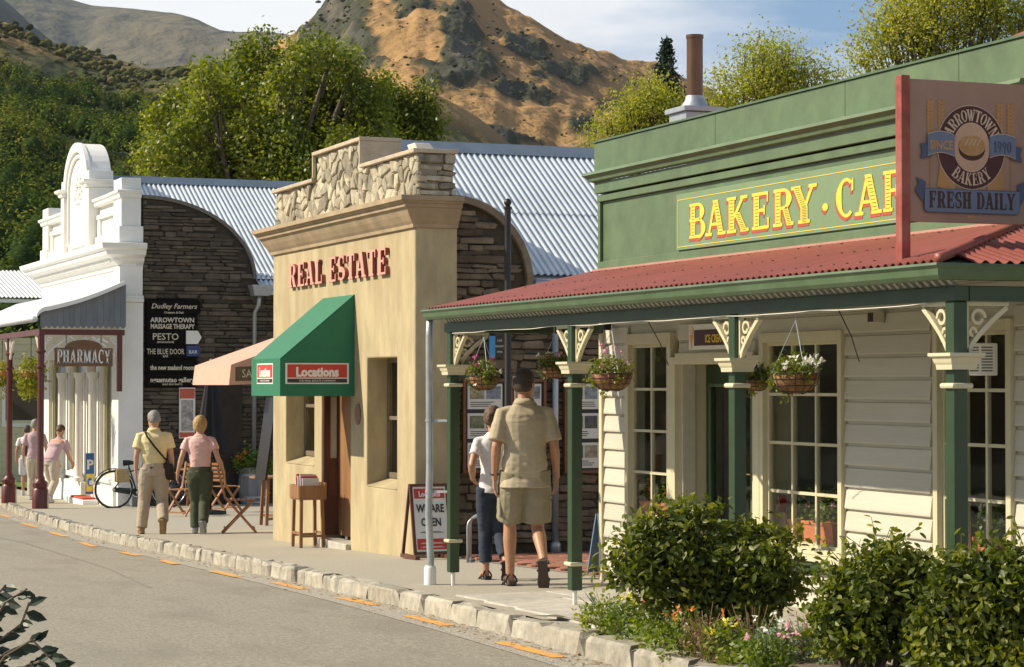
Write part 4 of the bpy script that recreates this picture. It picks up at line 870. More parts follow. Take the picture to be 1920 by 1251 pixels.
# sloping window sills
for w in (wl, wr):
    mb = MB(); mb.hexa([(FX-.004, w[0]+.002, w[2]-.002), (FX+.28, w[0]+.002, w[2]-.002), (FX+.28, w[1]-.002, w[2]-.002), (FX-.004, w[1]-.002, w[2]-.002), (FX-.004, w[0]+.002, w[2]+.004), (FX+.28, w[0]+.002, w[2]+.09), (FX+.28, w[1]-.002, w[2]+.09), (FX-.004, w[1]-.002, w[2]+.004)]); mb.build('sill', M_plas, re_)
M_sash = mat('sash_grey_brown', (.16, .13, .09), .5, var=.15)
M_blind = mat('amber_blind', (.45, .27, .08), .7, var=.15)
for w in (wl, wr):
    y0, y1, z0, z1 = w[0], w[1], w[2]+.09, w[3]; X = FX+.235
    mb = MB(); holes(mb, 'X', X, X+.04, y0+.002, y1-.002, z0, z1-.002, [(y0+.04, y1-.04, z0+.06, (z0+z1)/2-.02), (y0+.04, y1-.04, (z0+z1)/2+.02, z1-.05)]); wo_ = weld(mb.build('window', M_sash, re_))
    for a, b in ((z0+.06, (z0+z1)/2-.02), ((z0+z1)/2+.02, z1-.05)): mb = MB(); mb.box(X+.018, X+.022, y0+.04, y1-.04, a, b); mb.build('pane', GLASS, wo_)
    mb = MB(); ym = (y0+y1)/2; mb.box(X+.005, X+.035, ym-.01, ym+.01, z0+.06, (z0+z1)/2-.02); mb.box(X+.005, X+.035, ym-.01, ym+.01, (z0+z1)/2+.02, z1-.05); mb.build('glazing_bar', M_sash, wo_)
    mb = MB(); mb.box(X+.12, X+.13, y0+.02, y1-.02, z0+.3, z1); mb.build('blind', M_blind, re_)
# doors: one leaf stands open against the far jamb, one is shut
gl = zp(25)
mb = MB(); holes(mb, 'Y', dd[1]-.035, dd[1]-.002, FX+.02, FX+.30, gl+.12, dd[3]-.01, [(FX+.10, FX+.18, .82, 1.55)]); dl = weld(mb.build('door', M_wood, re_)); props(dl, 'dark red door leaf standing open with a narrow glass strip')
mb = MB(); mb.box(FX+.10, FX+.18, dd[1]-.022, dd[1]-.016, .82, 1.55); mb.build('pane', M_plas and mat('frosted_glass', (.45, .42, .33), .3), dl)
for z0, z1 in ((.05, .32), (.38, .72)): mb = MB(); mb.box(FX+.07, FX+.25, dd[1]-.042, dd[1]-.0355, z0, z1); mb.build('panel', M_wood, dl, bevel=.005)
mb = MB(); mb.box(FX+.20, FX+.24, dd[0]+.003, dd[1]-.04, gl+.12, dd[3]-.01); d2 = mb.build('door', M_oak, re_); props(d2, 'brown door leaf with a brass plate')
mb = MB(); yb_ = fy(648); mb.box(FX+.192, FX+.1995, yb_-.03, yb_+.04, .62, .92); mb.build('brass_plate', MATS['brass'], d2, bevel=.002)
mb = MB(); mb.tube([(FX+.195, yb_, .78), (FX+.14, yb_, .78), (FX+.14, yb_+.06, .78)], .011, 8); mb.build('handle', MATS['brass'], d2, True)
mb = MB(); mb.box(FX-.06, FX+.20, dd[0]-.02, dd[1]+.02, gl-.1, gl+.085); stp = mb.build('door_step', M_slab, re_, bevel=.012)
# cornice wrapped round front and near side
cp = [(0, 3.33), (.03, 3.335), (.035, 3.37), (.06, 3.40), (.10, 3.46), (.14, 3.535), (.165, 3.54), (.168, 3.575), (.19, 3.58), (.20, 3.60), (.225, 3.605), (.225, 3.655), (0, 3.67)]
def wrap(prof, X, Y0, Y1, Xe):
    mb = MB(); sweep(mb, [(Xe, Y0), (X, Y0), (X, Y1), (Xe, Y1)], prof); 
    if min(v[0] for v in mb.v) > X-.01: mb = MB(); sweep(mb, [(Xe, Y1), (X, Y1), (X, Y0), (Xe, Y0)], prof)
    return mb
wrap(cp, FX, RY0, RY1, 8.13).build('cornice', M_corn, re_)
mb = MB(); mb.box(FX+.001, 8.13, RY0+.001, RY1-.001, 3.38, 3.668); mb.build('wall_core', M_corn, re_)
# stepped rubble parapet
hz, mz = 4.12, 4.43; my0, my1 = fy(676), fy(588)
mb = MB(); mb.box(FX+.05, 8.10, RY0+.05, RY1-.05, 3.6, hz); mb.box(FX+.05, 8.10, my0+.02, my1-.02, hz, mz); pp = mb.build('parapet', M_mortar, re_)
topf = lambda u: mz+.02 if my0 < u < my1 else hz+.01
def voronoi_stones(parent, sites, inside, place, m, gap=.007, relief=.03):
    for i, s in enumerate(sites):
        poly = [(s[0]-.3, s[1]-.3), (s[0]+.3, s[1]-.3), (s[0]+.3, s[1]+.3), (s[0]-.3, s[1]+.3)]
        planes = [((o[0]-s[0]), (o[1]-s[1]), ((o[0]+s[0])/2, (o[1]+s[1])/2)) for j, o in enumerate(sites) if j != i and abs(o[0]-s[0]) < .6 and abs(o[1]-s[1]) < .5]
        def clip(poly, nx, ny, c0):
            out = []
            for k in range(len(poly)):
                a, b = poly[k-1], poly[k]; da = (a[0]-c0[0])*nx+(a[1]-c0[1])*ny; db = (b[0]-c0[0])*nx+(b[1]-c0[1])*ny
                if (da < 0) != (db < 0): t = da/(da-db); out.append((a[0]+(b[0]-a[0])*t, a[1]+(b[1]-a[1])*t))
                if db < 0: out.append(b)
            return out
        for nx, ny, c0 in planes:
            l = math.hypot(nx, ny); poly = clip(poly, nx/l, ny/l, (c0[0]-nx/l*gap, c0[1]-ny/l*gap))
        for nx, ny, c0 in inside(s): poly = clip(poly, nx, ny, c0)
        if len(poly) < 3: continue
        cx = sum(p[0] for p in poly)/len(poly); cy = sum(p[1] for p in poly)/len(poly); n = len(poly); r = relief*random.uniform(.3, 1.1); tx, ty = random.uniform(-.12, .12), random.uniform(-.12, .12)
        if max(abs(p[0]-cx)+abs(p[1]-cy) for p in poly) < .02: continue
        sh = lambda f, dd, j=0: [place(cx+(p[0]-cx)*f+random.uniform(-j, j), cy+(p[1]-cy)*f+random.uniform(-j, j), dd+(p[0]-cx)*tx+(p[1]-cy)*ty) for p in poly]
        mb = MB(); vs = sh(1, -.02)+sh(.97, r*.5, .002)+sh(.78, r, .004)+[place(cx, cy, r*1.12)]
        F = [(k, (k+1) % n, n+(k+1) % n, n+k) for k in range(n)]+[(n+k, n+(k+1) % n, 2*n+(k+1) % n, 2*n+k) for k in range(n)]+[(2*n+k, 2*n+(k+1) % n, 3*n) for k in range(n)]
        mb.add(vs, F); mb.build('stone', m, parent)
sites = []; tr = 0
while len(sites) < 270 and tr < 14000:
    tr += 1; u = random.uniform(RY0+.02, RY1-.02); v = random.uniform(3.67, mz)
    if v > topf(u)-.02: continue
    dm_ = random.choice([.085, .11, .14, .17])*.5
    if all(((u-a)/2.3)**2+((v-b)/.72)**2 > (dm_+c)**2 for a, b, c in sites): sites.append((u, v, dm_))
def ins(s):
    out = [(0, -1, (0, 3.675)), (-1, 0, (RY0+.01, 0)), (1, 0, (RY1-.01, 0))]
    if my0 < s[0] < my1: out += [(0, 1, (0, mz-.002)) ] + ([(-1, 0, (my0+.025, 0)), (1, 0, (my1-.025, 0))] if s[1] > hz else [])
    else: out += [(0, 1, (0, hz-.002))]
    return out
voronoi_stones(pp, sites, ins, lambda u, v, d: (FX+.045-d, u, v), SM[0].materials[0])
rubble(pp, 'Y', RY0+.03, FX+.03, 8.12, 3.67, hz, .09, .22, None, SM, .07, -1, 60)
rubble(pp, 'Y', my0+.02, FX+.03, 8.10, hz+.02, mz, .1, .25, None, SMd, .03, -1, 20)
for a, b, z in ((RY0-.02, my0-.001, hz), (my0-.02, my1+.02, mz), (my1+.021, RY1+.02, hz)):
    mb = MB(); mb.box(FX-.025, 8.14, a, b, z, z+.045); mb.build('coping', M_cope, pp, bevel=.008)
mb = MB(); mb.box(FX-.022, 8.13, my0-.018, my0+.018, hz+.046, mz-.001); mb.build('coping', M_cope, pp, bevel=.006); mb = MB(); mb.box(FX-.022, FX+.02, my1-.018, my1+.018, hz+.046, mz-.001); mb.build('coping', M_cope, pp, bevel=.006)
q = onX(797, 270, 8.0); wb = thing('capping_slab', 'pale weathered slab leaning on the stone parapet end', 'slab', (8.0, q.y, hz+.045))
mb = MB(); mb.hexa([(7.88, q.y-.14, hz+.047), (8.1, q.y-.14, hz+.047), (8.1, q.y+.12, hz+.047), (7.88, q.y+.12, hz+.047), (7.86, q.y-.05, hz+.17), (8.04, q.y-.05, hz+.17), (8.04, q.y+.2, hz+.17), (7.86, q.y+.2, hz+.17)]); mb.build('slab', mat('weathered_white', (.6, .56, .48), .8, var=.15, scale=8), wb, bevel=.008)
# gable end wall with curved coping, and the alley side wall
SWY = RY0+.16; R_ = .87; cx_ = 8.13; cz_ = 2.78
arcz = lambda x: cz_+math.sqrt(max(0, R_*R_-(x-cx_)**2)) if x < cx_+R_ else cz_-.06
mb = MB(); poly = [(cx_+.0, SWY+.03, -.3)]+[(cx_+R_*math.sin(a), SWY+.03, cz_+R_*math.cos(a)) for a in [i*math.pi/28 for i in range(15)]]+[(13.5, SWY+.03, cz_-.04), (13.5, SWY+.03, -.3)]
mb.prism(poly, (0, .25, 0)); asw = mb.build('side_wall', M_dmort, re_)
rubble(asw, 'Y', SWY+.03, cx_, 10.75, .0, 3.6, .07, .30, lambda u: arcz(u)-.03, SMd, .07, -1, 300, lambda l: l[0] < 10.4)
mb = MB(); n = 16
for i in range(n):
    a0, a1 = i*math.pi/2/n, (i+1)*math.pi/2/n; f = lambda a, r: (cx_+r*math.sin(a), cz_+r*math.cos(a))
    p0, p1, p2, p3 = f(a0, R_-.02), f(a1, R_-.02), f(a1, R_+.05), f(a0, R_+.05)
    mb.hexa([(p0[0], SWY-.035, p0[1]), (p1[0], SWY-.035, p1[1]), (p2[0], SWY-.035, p2[1]), (p3[0], SWY-.035, p3[1]), (p0[0], SWY+.3, p0[1]), (p1[0], SWY+.3, p1[1]), (p2[0], SWY+.3, p2[1]), (p3[0], SWY+.3, p3[1])])
M_cop2 = mat('dark_coping_brown', (.20, .15, .10), .85, var=.3, scale=6, bump=.4, bscale=30); weld(mb.build('curved_coping', M_cop2, re_))
mb = MB(); mb.box(cx_+R_-.03, cx_+R_+.05, SWY-.034, SWY+.3, 2.35, cz_); mb.build('curved_coping', M_cop2, re_)
# corrugated roof in sheets
def gable(parent, X0, X1, ye, yr, ze, zr, sheet, pitch, amp, yback, m=M_zinc, rows=1):
    mb = MB(); mb.add([(X0, ye, ze-.05), (X1, ye, ze-.05), (X1, yr, zr-.05), (X0, yr, zr-.05)], [(0, 1, 2, 3)]); mb.add([(X0, yr, zr-.05), (X1, yr, zr-.05), (X1, yback, ze-.05), (X0, yback, ze-.05)], [(0, 1, 2, 3)])
    r = mb.build('roof', m, parent); x = X0; nv = Vector((0, -(zr-ze), (yr-ye))).normalized()
    ym, zm = ye+(yr-ye)*.46, ze+(zr-ze)*.46
    while x < X1-.01:
        x2 = min(X1, x+sheet)
        for (ya, za, yb, zb_, up_) in ((yr, zr, ym, zm, .006), (ym+.05, zm+.03, ye, ze, 0)):
            mb = MB(); corr(mb, (x, ya, za+up_), (x2, ya, za+up_), (x, yb, zb_+up_), (x2, yb, zb_+up_), pitch, amp, 8, nv); mb.build('roof_sheet', m, r, True, fix=False)
        x = x2
    return r
rf = gable(re_, 8.16, 14.5, SWY+.08, 24.85, 2.88, 4.50, .608, .076, .012, RY1+.1)
M_ridge = mat('ridge_blue_grey', (.22, .27, .33), .45, .3, var=.12)
mb = MB(); mb.hexa([(8.16, 24.85-.16, 4.42), (14.5, 24.85-.16, 4.42), (14.5, 24.85+.16, 4.42), (8.16, 24.85+.16, 4.42), (8.16, 24.82, 4.56), (14.5, 24.82, 4.56), (14.5, 24.88, 4.56), (8.16, 24.88, 4.56)]); mb.build('ridge_cap', M_ridge, rf)
mb = MB(); mb.tube([(8.16+.9, SWY-.05, 2.78), (14.5, SWY-.05, 2.78)], .05, 10); mb.build('gutter', M_galv, rf, True)
q = onY(1040, 700, SWY-.04); mb = MB(); mb.tube([(q.x, SWY-.06, 2.66), (q.x, SWY-.06, zp(22)+.05)], .035, 10); mb.lathe((q.x, SWY-.06, zp(22)), [(.055, 0), (.055, .1), (.04, .12)], 12); mb.build('downpipe', M_galv, re_, True)
# letters
M_pink = mat('pink_red_letter', (.60, .30, .24), .6, var=.12, scale=12); M_lside = mat('letter_side_red', (.28, .05, .035), .6)
lt = thing('real_estate_lettering', 'raised pink and dark red slab letters REAL ESTATE on the ochre wall', 'lettering', (FX, 24.8, 2.9))
def place_word(word, pa, pb, z0, h):
    ya, yb = fy(pa), fy(pb); wd = (ya-yb)/width_of(word, h, 1, .10); x = 0
    for ch in word:
        w = (glyph(ch)[0]+.10)*h*wd
        mb = MB(); letters(mb, ch, lambda u, v: (FX-.008, ya-x-u, z0+v), h, wd, .0, .03, (-.034, 0, 0)); l = mb.build('letter', M_lside, lt, fix=False)
        mb = MB(); letters(mb, ch, lambda u, v: (FX-.0435, ya-x-u, z0+v), h, wd, .0, .006, (-.006, 0, 0)); mb.build('letter_face', M_pink, l, fix=False); x += w
place_word('REAL', 547, 613, 2.885, .285); place_word('ESTATE', 622, 734, 2.885, .285)
# awning
M_aw = mat('green_canvas', (.014, .15, .078), .7, var=.08, scale=6, bump=.15, bscale=200)
aw = thing('door_awning', 'dark green canvas awning over the office door with Locations signs', 'awning', (FX, 24.8, 2.0))
ay0, ay1 = fy(665), fy(606); ax = 6.79; at_, am, ab = 2.71, 1.985, 1.563; ws = .012
mb = MB()
def quad(p, n): mb.prism(p, n)
mb.prism([(FX-.004, ay0, at_), (FX-.004, ay1, at_), (ax, ay1, am), (ax, ay0, am)], (0.006, 0, -.006)); mb.build('sloping_canvas', M_aw, aw)
mb = MB(); mb.prism([(ax, ay0, am-.001), (ax, ay1, am-.001), (ax, ay1, ab), (ax, ay0, ab)], (.006, 0, 0)); mb.build('front_valance', M_aw, aw)
for yy, s in ((ay0, 1), (ay1, -1)):
    mb = MB(); mb.prism([(FX-.004, yy, at_-.002), (ax+.007, yy, am-.002), (ax+.007, yy, ab), (FX-.004, yy, ab)], (0, .006*s, 0)); mb.build('side_canvas', M_aw, aw)
mb = MB()
for a, b in (((FX, ay0+.02, ab+.02), (ax+.02, ay0+.02, ab+.02)), ((ax+.02, ay0+.02, ab+.02), (ax+.02, ay1-.02, ab+.02)), ((FX, ay1-.02, ab+.02), (ax+.02, ay1-.02, ab+.02)), ((FX, ay0+.02, at_-.03), (ax+.02, ay0+.02, am-.03))): mb.tube([a, b], .012, 6)
mb.build('frame', M_galv, aw)
M_redp = mat('sign_red', (.50, .045, .03), .5); M_wht = mat('sign_white', (.75, .73, .68), .5, var=.04); M_ink = mat('sign_ink', (.03, .028, .025), .6)
def loc_sign(parent, P, U, w, h, small=False):
    """white-edged red panel with 'Locations' and a strip of small print; P lower left, U along"""
    U = Vector(U); Nn = U.cross(Vector((0, 0, 1))); P = Vector(P)
    def rect(u0, u1, v0, v1, o, m, nm):
        mb = MB(); a = [P+U*u+Vector((0, 0, v))+Nn*o for u, v in ((u0, v0), (u1, v0), (u1, v1), (u0, v1))]; mb.prism(a, Nn*.0012); return mb.build(nm, m, parent)
    rect(0, w, 0, h, .001, M_wht, 'sign_panel'); rect(w*.03, w*.97, h*.3, h*.94, .0028, M_redp, 'red_field')
    rect(w*.03, w*.97, h*.06, h*.25, .0028, M_ink, 'print_strip')
    sans('lettering', 'Locations', P+U*w*.5+Vector((0, 0, h*.37))+Nn*.005, U, (0, 0, 1), h*.44, M_wht, parent, wide=w/h*.285, bold=.007)
    sans('small_lettering', 'THE NEW ZEALAND REAL ESTATE COMPANY' if False else 'THE REAL ESTATE COMPANY', P+U*w*.5+Vector((0, 0, h*.11))+Nn*.005, U, (0, 0, 1), h*.09, M_wht, parent, wide=w/h*.36)
xa, xb = onY(535, 700, ay0).x, onY(654, 700, ay0).x; za, zb2 = onY(590, 720, ay0).z, onY(590, 681, ay0).z
loc_sign(aw, (xa, ay0, za), (1, 0, 0), xb-xa, zb2-za)
ya, yb = Yat(482, ax), Yat(512, ax); loc_sign(aw, (ax, ya, za), (0, -1, 0), ya-yb, zb2-za, True)
# oval plaque
q = onX(672, 777, FX); mb = MB(); mb.prism([(FX-.001, q.y+.10*math.cos(t), q.z+.12*math.sin(t)) for t in [k*math.pi/10 for k in range(20)]], (-.012, 0, 0)); pl_ = mb.build('oval_plaque', mat('plaque_brown', (.20, .085, .05), .5, var=.1), None); props(pl_, 'small oval brown plaque on the ochre wall right of the door', 'plaque')
# brochure stand
st0 = Vector((7.45, Yat(578, 7.45), zp(Yat(578, 7.45)))); bs = thing('brochure_stand', 'small wooden box stand on four legs holding brochures by the door', 'stand', (st0.x, st0.y, st0.z), 0)
BSX, BSY = st0.x, st0.y; h0 = .56; zl = st0.z; w2, d2_ = .135, .17
for dx in (-1, 1):
    for dy in (-1, 1): mb = MB(); mb.bar((BSX+dx*w2, BSY+dy*d2_, zl), (BSX+dx*(w2-.01), BSY+dy*(d2_-.02), zl+h0), .035, .035, (0, 1, 0)); mb.build('leg', M_oak, bs)
for s in (-1, 1):
    mb = MB(); mb.bar((BSX-w2, BSY+s*d2_, zl+.14), (BSX+w2, BSY+s*d2_, zl+.14), .025, .03); mb.build('rail', M_oak, bs)
    mb = MB(); mb.bar((BSX+s*w2, BSY-d2_, zl+.17), (BSX+s*w2, BSY+d2_, zl+.17), .025, .03); mb.build('rail', M_oak, bs)
mb = MB(); mb.box(BSX-.16, BSX+.16, BSY-.2, BSY+.2, zl+h0, zl+h0+.02)
for s in (-1, 1): mb.box(BSX-.16, BSX+.16, BSY+s*.2-.01, BSY+s*.2+.01, zl+h0+.021, zl+h0+.17+.02*0); mb.box(BSX+s*.16-.01, BSX+s*.16+.01, BSY-.189, BSY+.189, zl+h0+.021, zl+h0+(.17 if s < 0 else .2))
props(mb.build('tray', M_oak, bs), kind=None)
for k in range(7):
    y = BSY-.15+k*.048; mb = MB(); tl = .05; c_ = [(BSX-.10, y, zl+h0+.03), (BSX+.10, y, zl+h0+.03), (BSX+.10, y+tl, zl+h0+.25+.02*(k % 3)), (BSX-.10, y+tl, zl+h0+.25+.02*(k % 3))]
    mb.prism(c_, (0, .016, 0)); o = mb.build('brochure', [M_wht, M_redp, M_wht, mat('photo_blue', (.2, .28, .36), .5)][k % 4]); props(o, ['nearest white brochure standing in the wooden box stand', 'red brochure near the front of the wooden box stand', 'white brochure between a red and a blue one in the box stand', 'blue picture brochure in the middle of the box stand', 'white brochure just behind the blue one in the box stand', 'red brochure toward the back of the wooden box stand', 'farthest white brochure at the back of the box stand'][k], 'brochure', 'brochures in the wooden stand')
# A-board WE ARE OPEN
ab0 = Vector((Xat(808, 21.75), 21.75, zp(21.75))); M_afr = mat('aboard_frame', (.10, .035, .02), .5, var=.2)
bd = thing('sandwich_board', 'brown framed pavement board reading Locations WE ARE OPEN', 'sign board', tuple(ab0))
AX, AY, AZ = ab0; AX0, AX1 = onY(777, 1000, AY).x, onY(777, 1000, AY).x+.42; hh = .72; ln = .16
def af(u, v, o=0): # tilted face plane, leaning back
    return (AX0+u, AY+ln*v/hh-o, AZ+.05+v)
mb = MB()
for (u0, u1, v0, v1) in ((0, .03, 0, hh), (.39, .42, 0, hh), (.03, .39, 0, .03), (.03, .39, hh-.03, hh)):
    mb.prism([af(u0, v0), af(u1, v0), af(u1, v1), af(u0, v1)], (0, .03, 0))
mb.build('frame', M_afr, bd)
mb = MB(); mb.prism([af(.03, .03, -.008), af(.39, .03, -.008), af(.39, hh-.03, -.008), af(.03, hh-.03, -.008)], (0, .01, 0)); mb.build('poster', M_wht, bd)
mb = MB(); mb.prism([af(.045, .05, -.005), af(.375, .05, -.005), af(.375, .16, -.005), af(.045, .16, -.005)], (0, .002, 0)); mb.build('red_field', M_redp, bd)
mb = MB(); mb.prism([af(.045, .57, -.005), af(.375, .57, -.005), af(.375, .67, -.005), af(.045, .67, -.005)], (0, .002, 0)); mb.build('red_field', M_redp, bd)
vv = Vector((0, ln, hh)).normalized()
for s, v, h, m, wd in (('Locations', .59, .055, M_wht, .8), ('WE ARE', .43, .085, M_ink, .72), ('OPEN', .29, .085, M_ink, .72), ('see us for property', .22, .018, M_ink, .8), ('Sales and Rentals', .11, .02, M_wht, .8), ('Walk in today', .07, .02, M_wht, .8)):
    if s[0] in 'sSW' and s != 'WE ARE': 
        for r_ in range(2): mb = MB(); mb.prism([af(.08+.02*r_, v+r_*.008, -.003), af(.34-.03*r_, v+r_*.008, -.003), af(.34-.03*r_, v+.004+r_*.008, -.003), af(.08+.02*r_, v+.004+r_*.008, -.003)], (0, .0015, 0)); mb.build('print_line', m, bd)
    else: sans('lettering', s, af(.21, v, -.002), (1, 0, 0), vv, h, m, bd, wide=wd, bold=.003)
for u in (0, .39): mb = MB(); mb.bar((AX0+u+.015, AY-.06, AZ+.02), (AX0+u+.015, AY+.42, AZ+.02), .05, .04); mb.build('foot', M_afr, bd); mb = MB(); mb.bar((AX0+u+.015, AY+.4, AZ+.045), (AX0+u+.015, AY+ln+.03, AZ+.045+hh), .03, .025); mb.build('rear_strut', M_afr, bd)
# lamp post in the alley
q = onY(952, 700, 21.6); lp = thing('black_pole', 'tall slim black pole with ball finial behind the man in the alley', 'pole', (q.x, 21.6, zp(21.6)))
zt = onY(952, 392, 21.6).z; mb = MB(); mb.lathe((q.x, 21.6, zp(21.6)), [(.055, 0), (.055, .3), (.036, .34), (.034, zt-zp(21.6))], 14); mb.build('shaft', M_black, lp, 2)
mb = MB(); mb.lathe((q.x, 21.6, zt), [(.045, 0), (.045, .02), (.022, .03), (.038, .055), (.04, .075), (.025, .1), (.006, .11)], 14); mb.build('finial', M_black, lp, 2)
# property notice boards on the alley wall
M_nb = mat('notice_timber', (.17, .07, .03), .5, var=.2); M_mount = mat('notice_back', (.03, .03, .035), .6)
M_paper = mat('sheet_white', (.70, .70, .66), .6, var=.04)
def sheetmat(i): return mat('photo_%d' % i, [(.12, .17, .2), (.18, .2, .12), (.3, .27, .2), (.08, .09, .1), (.22, .25, .3)][i % 5], .5, var=.6, scale=14, bump=0)
def noticeboard(pxa, pxb, pya, pyb, cols, rows, label):
    Yb = SWY-.05; x0, x1 = onY(pxa, 780, Yb).x, onY(pxb, 780, Yb).x; z0, z1 = onY(pxa, pyb, Yb).z, onY(pxa, pya, Yb).z
    t = thing('notice_board', label, 'notice board', ((x0+x1)/2, Yb, z0), 0, 'property boards on the alley wall')
    mb = MB(); mb.box(x0, x1, Yb, Yb+.03, z0, z1); mb.build('backing', M_mount, t)
    for a, b, c_, d in ((x0-.03, x0, z0-.03, z1+.03), (x1, x1+.03, z0-.03, z1+.03), (x0, x1, z0-.03, z0), (x0, x1, z1, z1+.03)): mb = MB(); mb.box(a, b, Yb-.03, Yb+.03, c_, d); mb.build('frame', M_nb, t)
    W_, H_ = (x1-x0)/cols, (z1-z0)/rows
    for i in range(cols):
        for j in range(rows):
            a = x0+W_*i+W_*.06; b = x0+W_*(i+1)-W_*.06; c_ = z0+H_*j+H_*.07; d = z0+H_*(j+1)-H_*.07; mb = MB(); mb.box(a, b, Yb-.006, Yb-.001, c_, d); s = mb.build('notice', M_paper, t)
            for k in range(2): mb = MB(); aa = a+(b-a)*(.06+.47*k); mb.box(aa, aa+(b-a)*.42, Yb-.008, Yb-.0062, c_+(d-c_)*.4, d-(d-c_)*.1); mb.build('photograph', sheetmat(i*3+j+k*2), s)
            mb = MB()
            for k in range(3): mb.box(a+(b-a)*.08, b-(b-a)*random.uniform(.1, .4), Yb-.008, Yb-.0062, c_+(d-c_)*(.1+.08*k), c_+(d-c_)*(.13+.08*k))
            props(mb.build('print_lines', M_ink, s), kind='stuff')
noticeboard(872, 946, 716, 882, 1, 3, 'property notice board left of the black pole in the alley')
noticeboard(960, 1018, 716, 882, 1, 3, 'property notice board hidden mostly by the man in the alley')
noticeboard(1062, 1126, 716, 882, 1, 3, 'property notice board nearest the bakery corner in the alley')
q = onY(928, 650, SWY-.05); bs2 = thing('blue_arrow_sign', 'small blue and dark wall sign high in the alley', 'sign', (q.x, SWY-.05, q.z))
mb = MB(); z0, z1 = onY(928, 671, SWY-.05).z, onY(928, 630, SWY-.05).z; x0, x1, x2 = [onY(p, 650, SWY-.05).x for p in (917, 928, 944)]
mb.box(x0, x1, SWY-.06, SWY-.04, z0, z1); mb.build('blue_panel', mat('sky_blue_panel', (.06, .3, .6), .5), bs2); mb = MB(); mb.box(x1+.001, x2, SWY-.06, SWY-.04, z0, z1); mb.build('dark_panel', M_ink, bs2)
for k, s in enumerate(('CAFE', 'GALLERY', 'OPEN')): sans('lettering', s, ((x1+x2)/2, SWY-.062, z1-.06-.06*k), (1, 0, 0), (0, 0, 1), .022, M_wht, bs2, wide=.8)
# blue leaning board near the bakery corner
q = onG(1120, 1080); bb = thing('blue_board', 'blue pavement board seen edge on by the bakery corner', 'sign board', tuple(q))
for s in (-1, 1): mb = MB(); mb.hexa([(q.x-.02, q.y+s*.18, q.z), (q.x+.28, q.y+s*.18, q.z), (q.x+.28, q.y+s*.18+.02, q.z), (q.x-.02, q.y+s*.18+.02, q.z), (q.x, q.y+s*.02, q.z+.55), (q.x+.26, q.y+s*.02, q.z+.55), (q.x+.26, q.y+s*.02+.02, q.z+.55), (q.x, q.y+s*.02+.02, q.z+.55)]); mb.build('panel', mat('board_blue', (.12, .2, .3), .5, var=.1), bb)
# bike rack of bent tube
q = onG(880, 1055); rk = thing('cycle_rack', 'low grey tubular cycle rack standing on the alley paving', 'cycle rack', tuple(q))
for k in range(5):
    y = q.y+k*.11; x = q.x-.02+.05*k; pts = [(x, y, q.z)]+[(x+.09-.09*math.cos(t), y, q.z+.36+.09*math.sin(t)) for t in [i*math.pi/6 for i in range(7)]]+[(x+.18, y, q.z)]; mb = MB(); mb.tube(pts, .011, 6); mb.build('hoop', M_galv, rk, True)
mb = MB(); mb.bar((q.x, q.y-.02, q.z+.015), (q.x+.2, q.y+.5, q.z+.015), .02, .02); mb.build('base_rail', M_galv, rk)
# ================================================================== PHARMACY
M_mar = mat('maroon_gloss', (.10, .020, .014), .4, var=.2, scale=6)
M_grey = mat('grey_board', (.15, .165, .185), .6, var=.15, scale=6, rand=.08, stretch=(1, 1, .3))
M_silver = mat('pale_roof_paint', (.62, .64, .66), .4, .1, var=.08, scale=2)
QX, Q0, Q1 = 9.2, 44.4, 53.6; qy = lambda p: Yat(p, QX)
ph = thing('pharmacy_building', 'tall white plastered shop with arched parapet and stone side wall', 'building', (10, 49, zp(49)))
gz = zp(49)
# ground floor openings
ops = [(45.35, 46.55, gz+.65, 2.25), (47.0, 47.95, gz+.12, 2.25), (48.4, 50.0, gz+.65, 2.25), (50.5, 52.6, gz+.65, 2.25)]
mb = MB(); holes(mb, 'X', QX, QX+.3, Q0+.05, Q1, -1.3, 4.3, ops); fw = weld(mb.build('front_wall', M_white, ph))
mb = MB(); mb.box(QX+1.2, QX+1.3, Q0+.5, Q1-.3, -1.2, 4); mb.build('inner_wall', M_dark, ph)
mb = MB(); mb.box(QX+.3, 19, Q1-.3, Q1, -1.3, 4.2); mb.build('far_side_wall', M_white, ph)
for i, o_ in enumerate(ops):
    if i == 1: continue
    window(ph, QX+.1, o_[0]+.005, o_[1]-.005, o_[2]+.005, o_[3]-.005, 2 if i < 2 else 3, 1, cas=.09, m=M_cream, sill=False)
    mb = MB(); mb.box(QX-.08, QX-.001, o_[0]-.12, o_[1]+.12, o_[2]-.12, o_[2]-.02); mb.build('sill', M_white, ph, bevel=.01)
mb = MB(); mb.box(QX-.12, QX-.002, 48.0, Q1, -1.3, gz+.45); mb.box(QX-.12, QX-.002, 44.6, 46.9, -1.3, gz+.45); props(mb.build('plinth', M_white, ph, bevel=.02), kind=None)
M_orw = mat('orange_door', (.38, .11, .03), .5, var=.2, scale=5)
mb = MB(); holes(mb, 'X', QX+.16, QX+.21, 47.02, 47.93, gz+.12, 2.24, [(47.16, 47.79, gz+1.15, 2.05)]); dr2 = weld(mb.build('door', M_orw, ph)); mb = MB(); mb.box(QX+.18, QX+.185, 47.16, 47.79, gz+1.15, 2.05); mb.build('pane', GLASS, dr2)
for k, y in enumerate((46.72, 48.2, 50.25)): mb = MB(); mb.lathe((QX-.12, y, gz+.45), [(.13, 0), (.13, .08), (.09, .12), (.085, 2.2), (.12, 2.26), (.13, 2.34)], 14); mb.build('column', M_white, ph, 2)
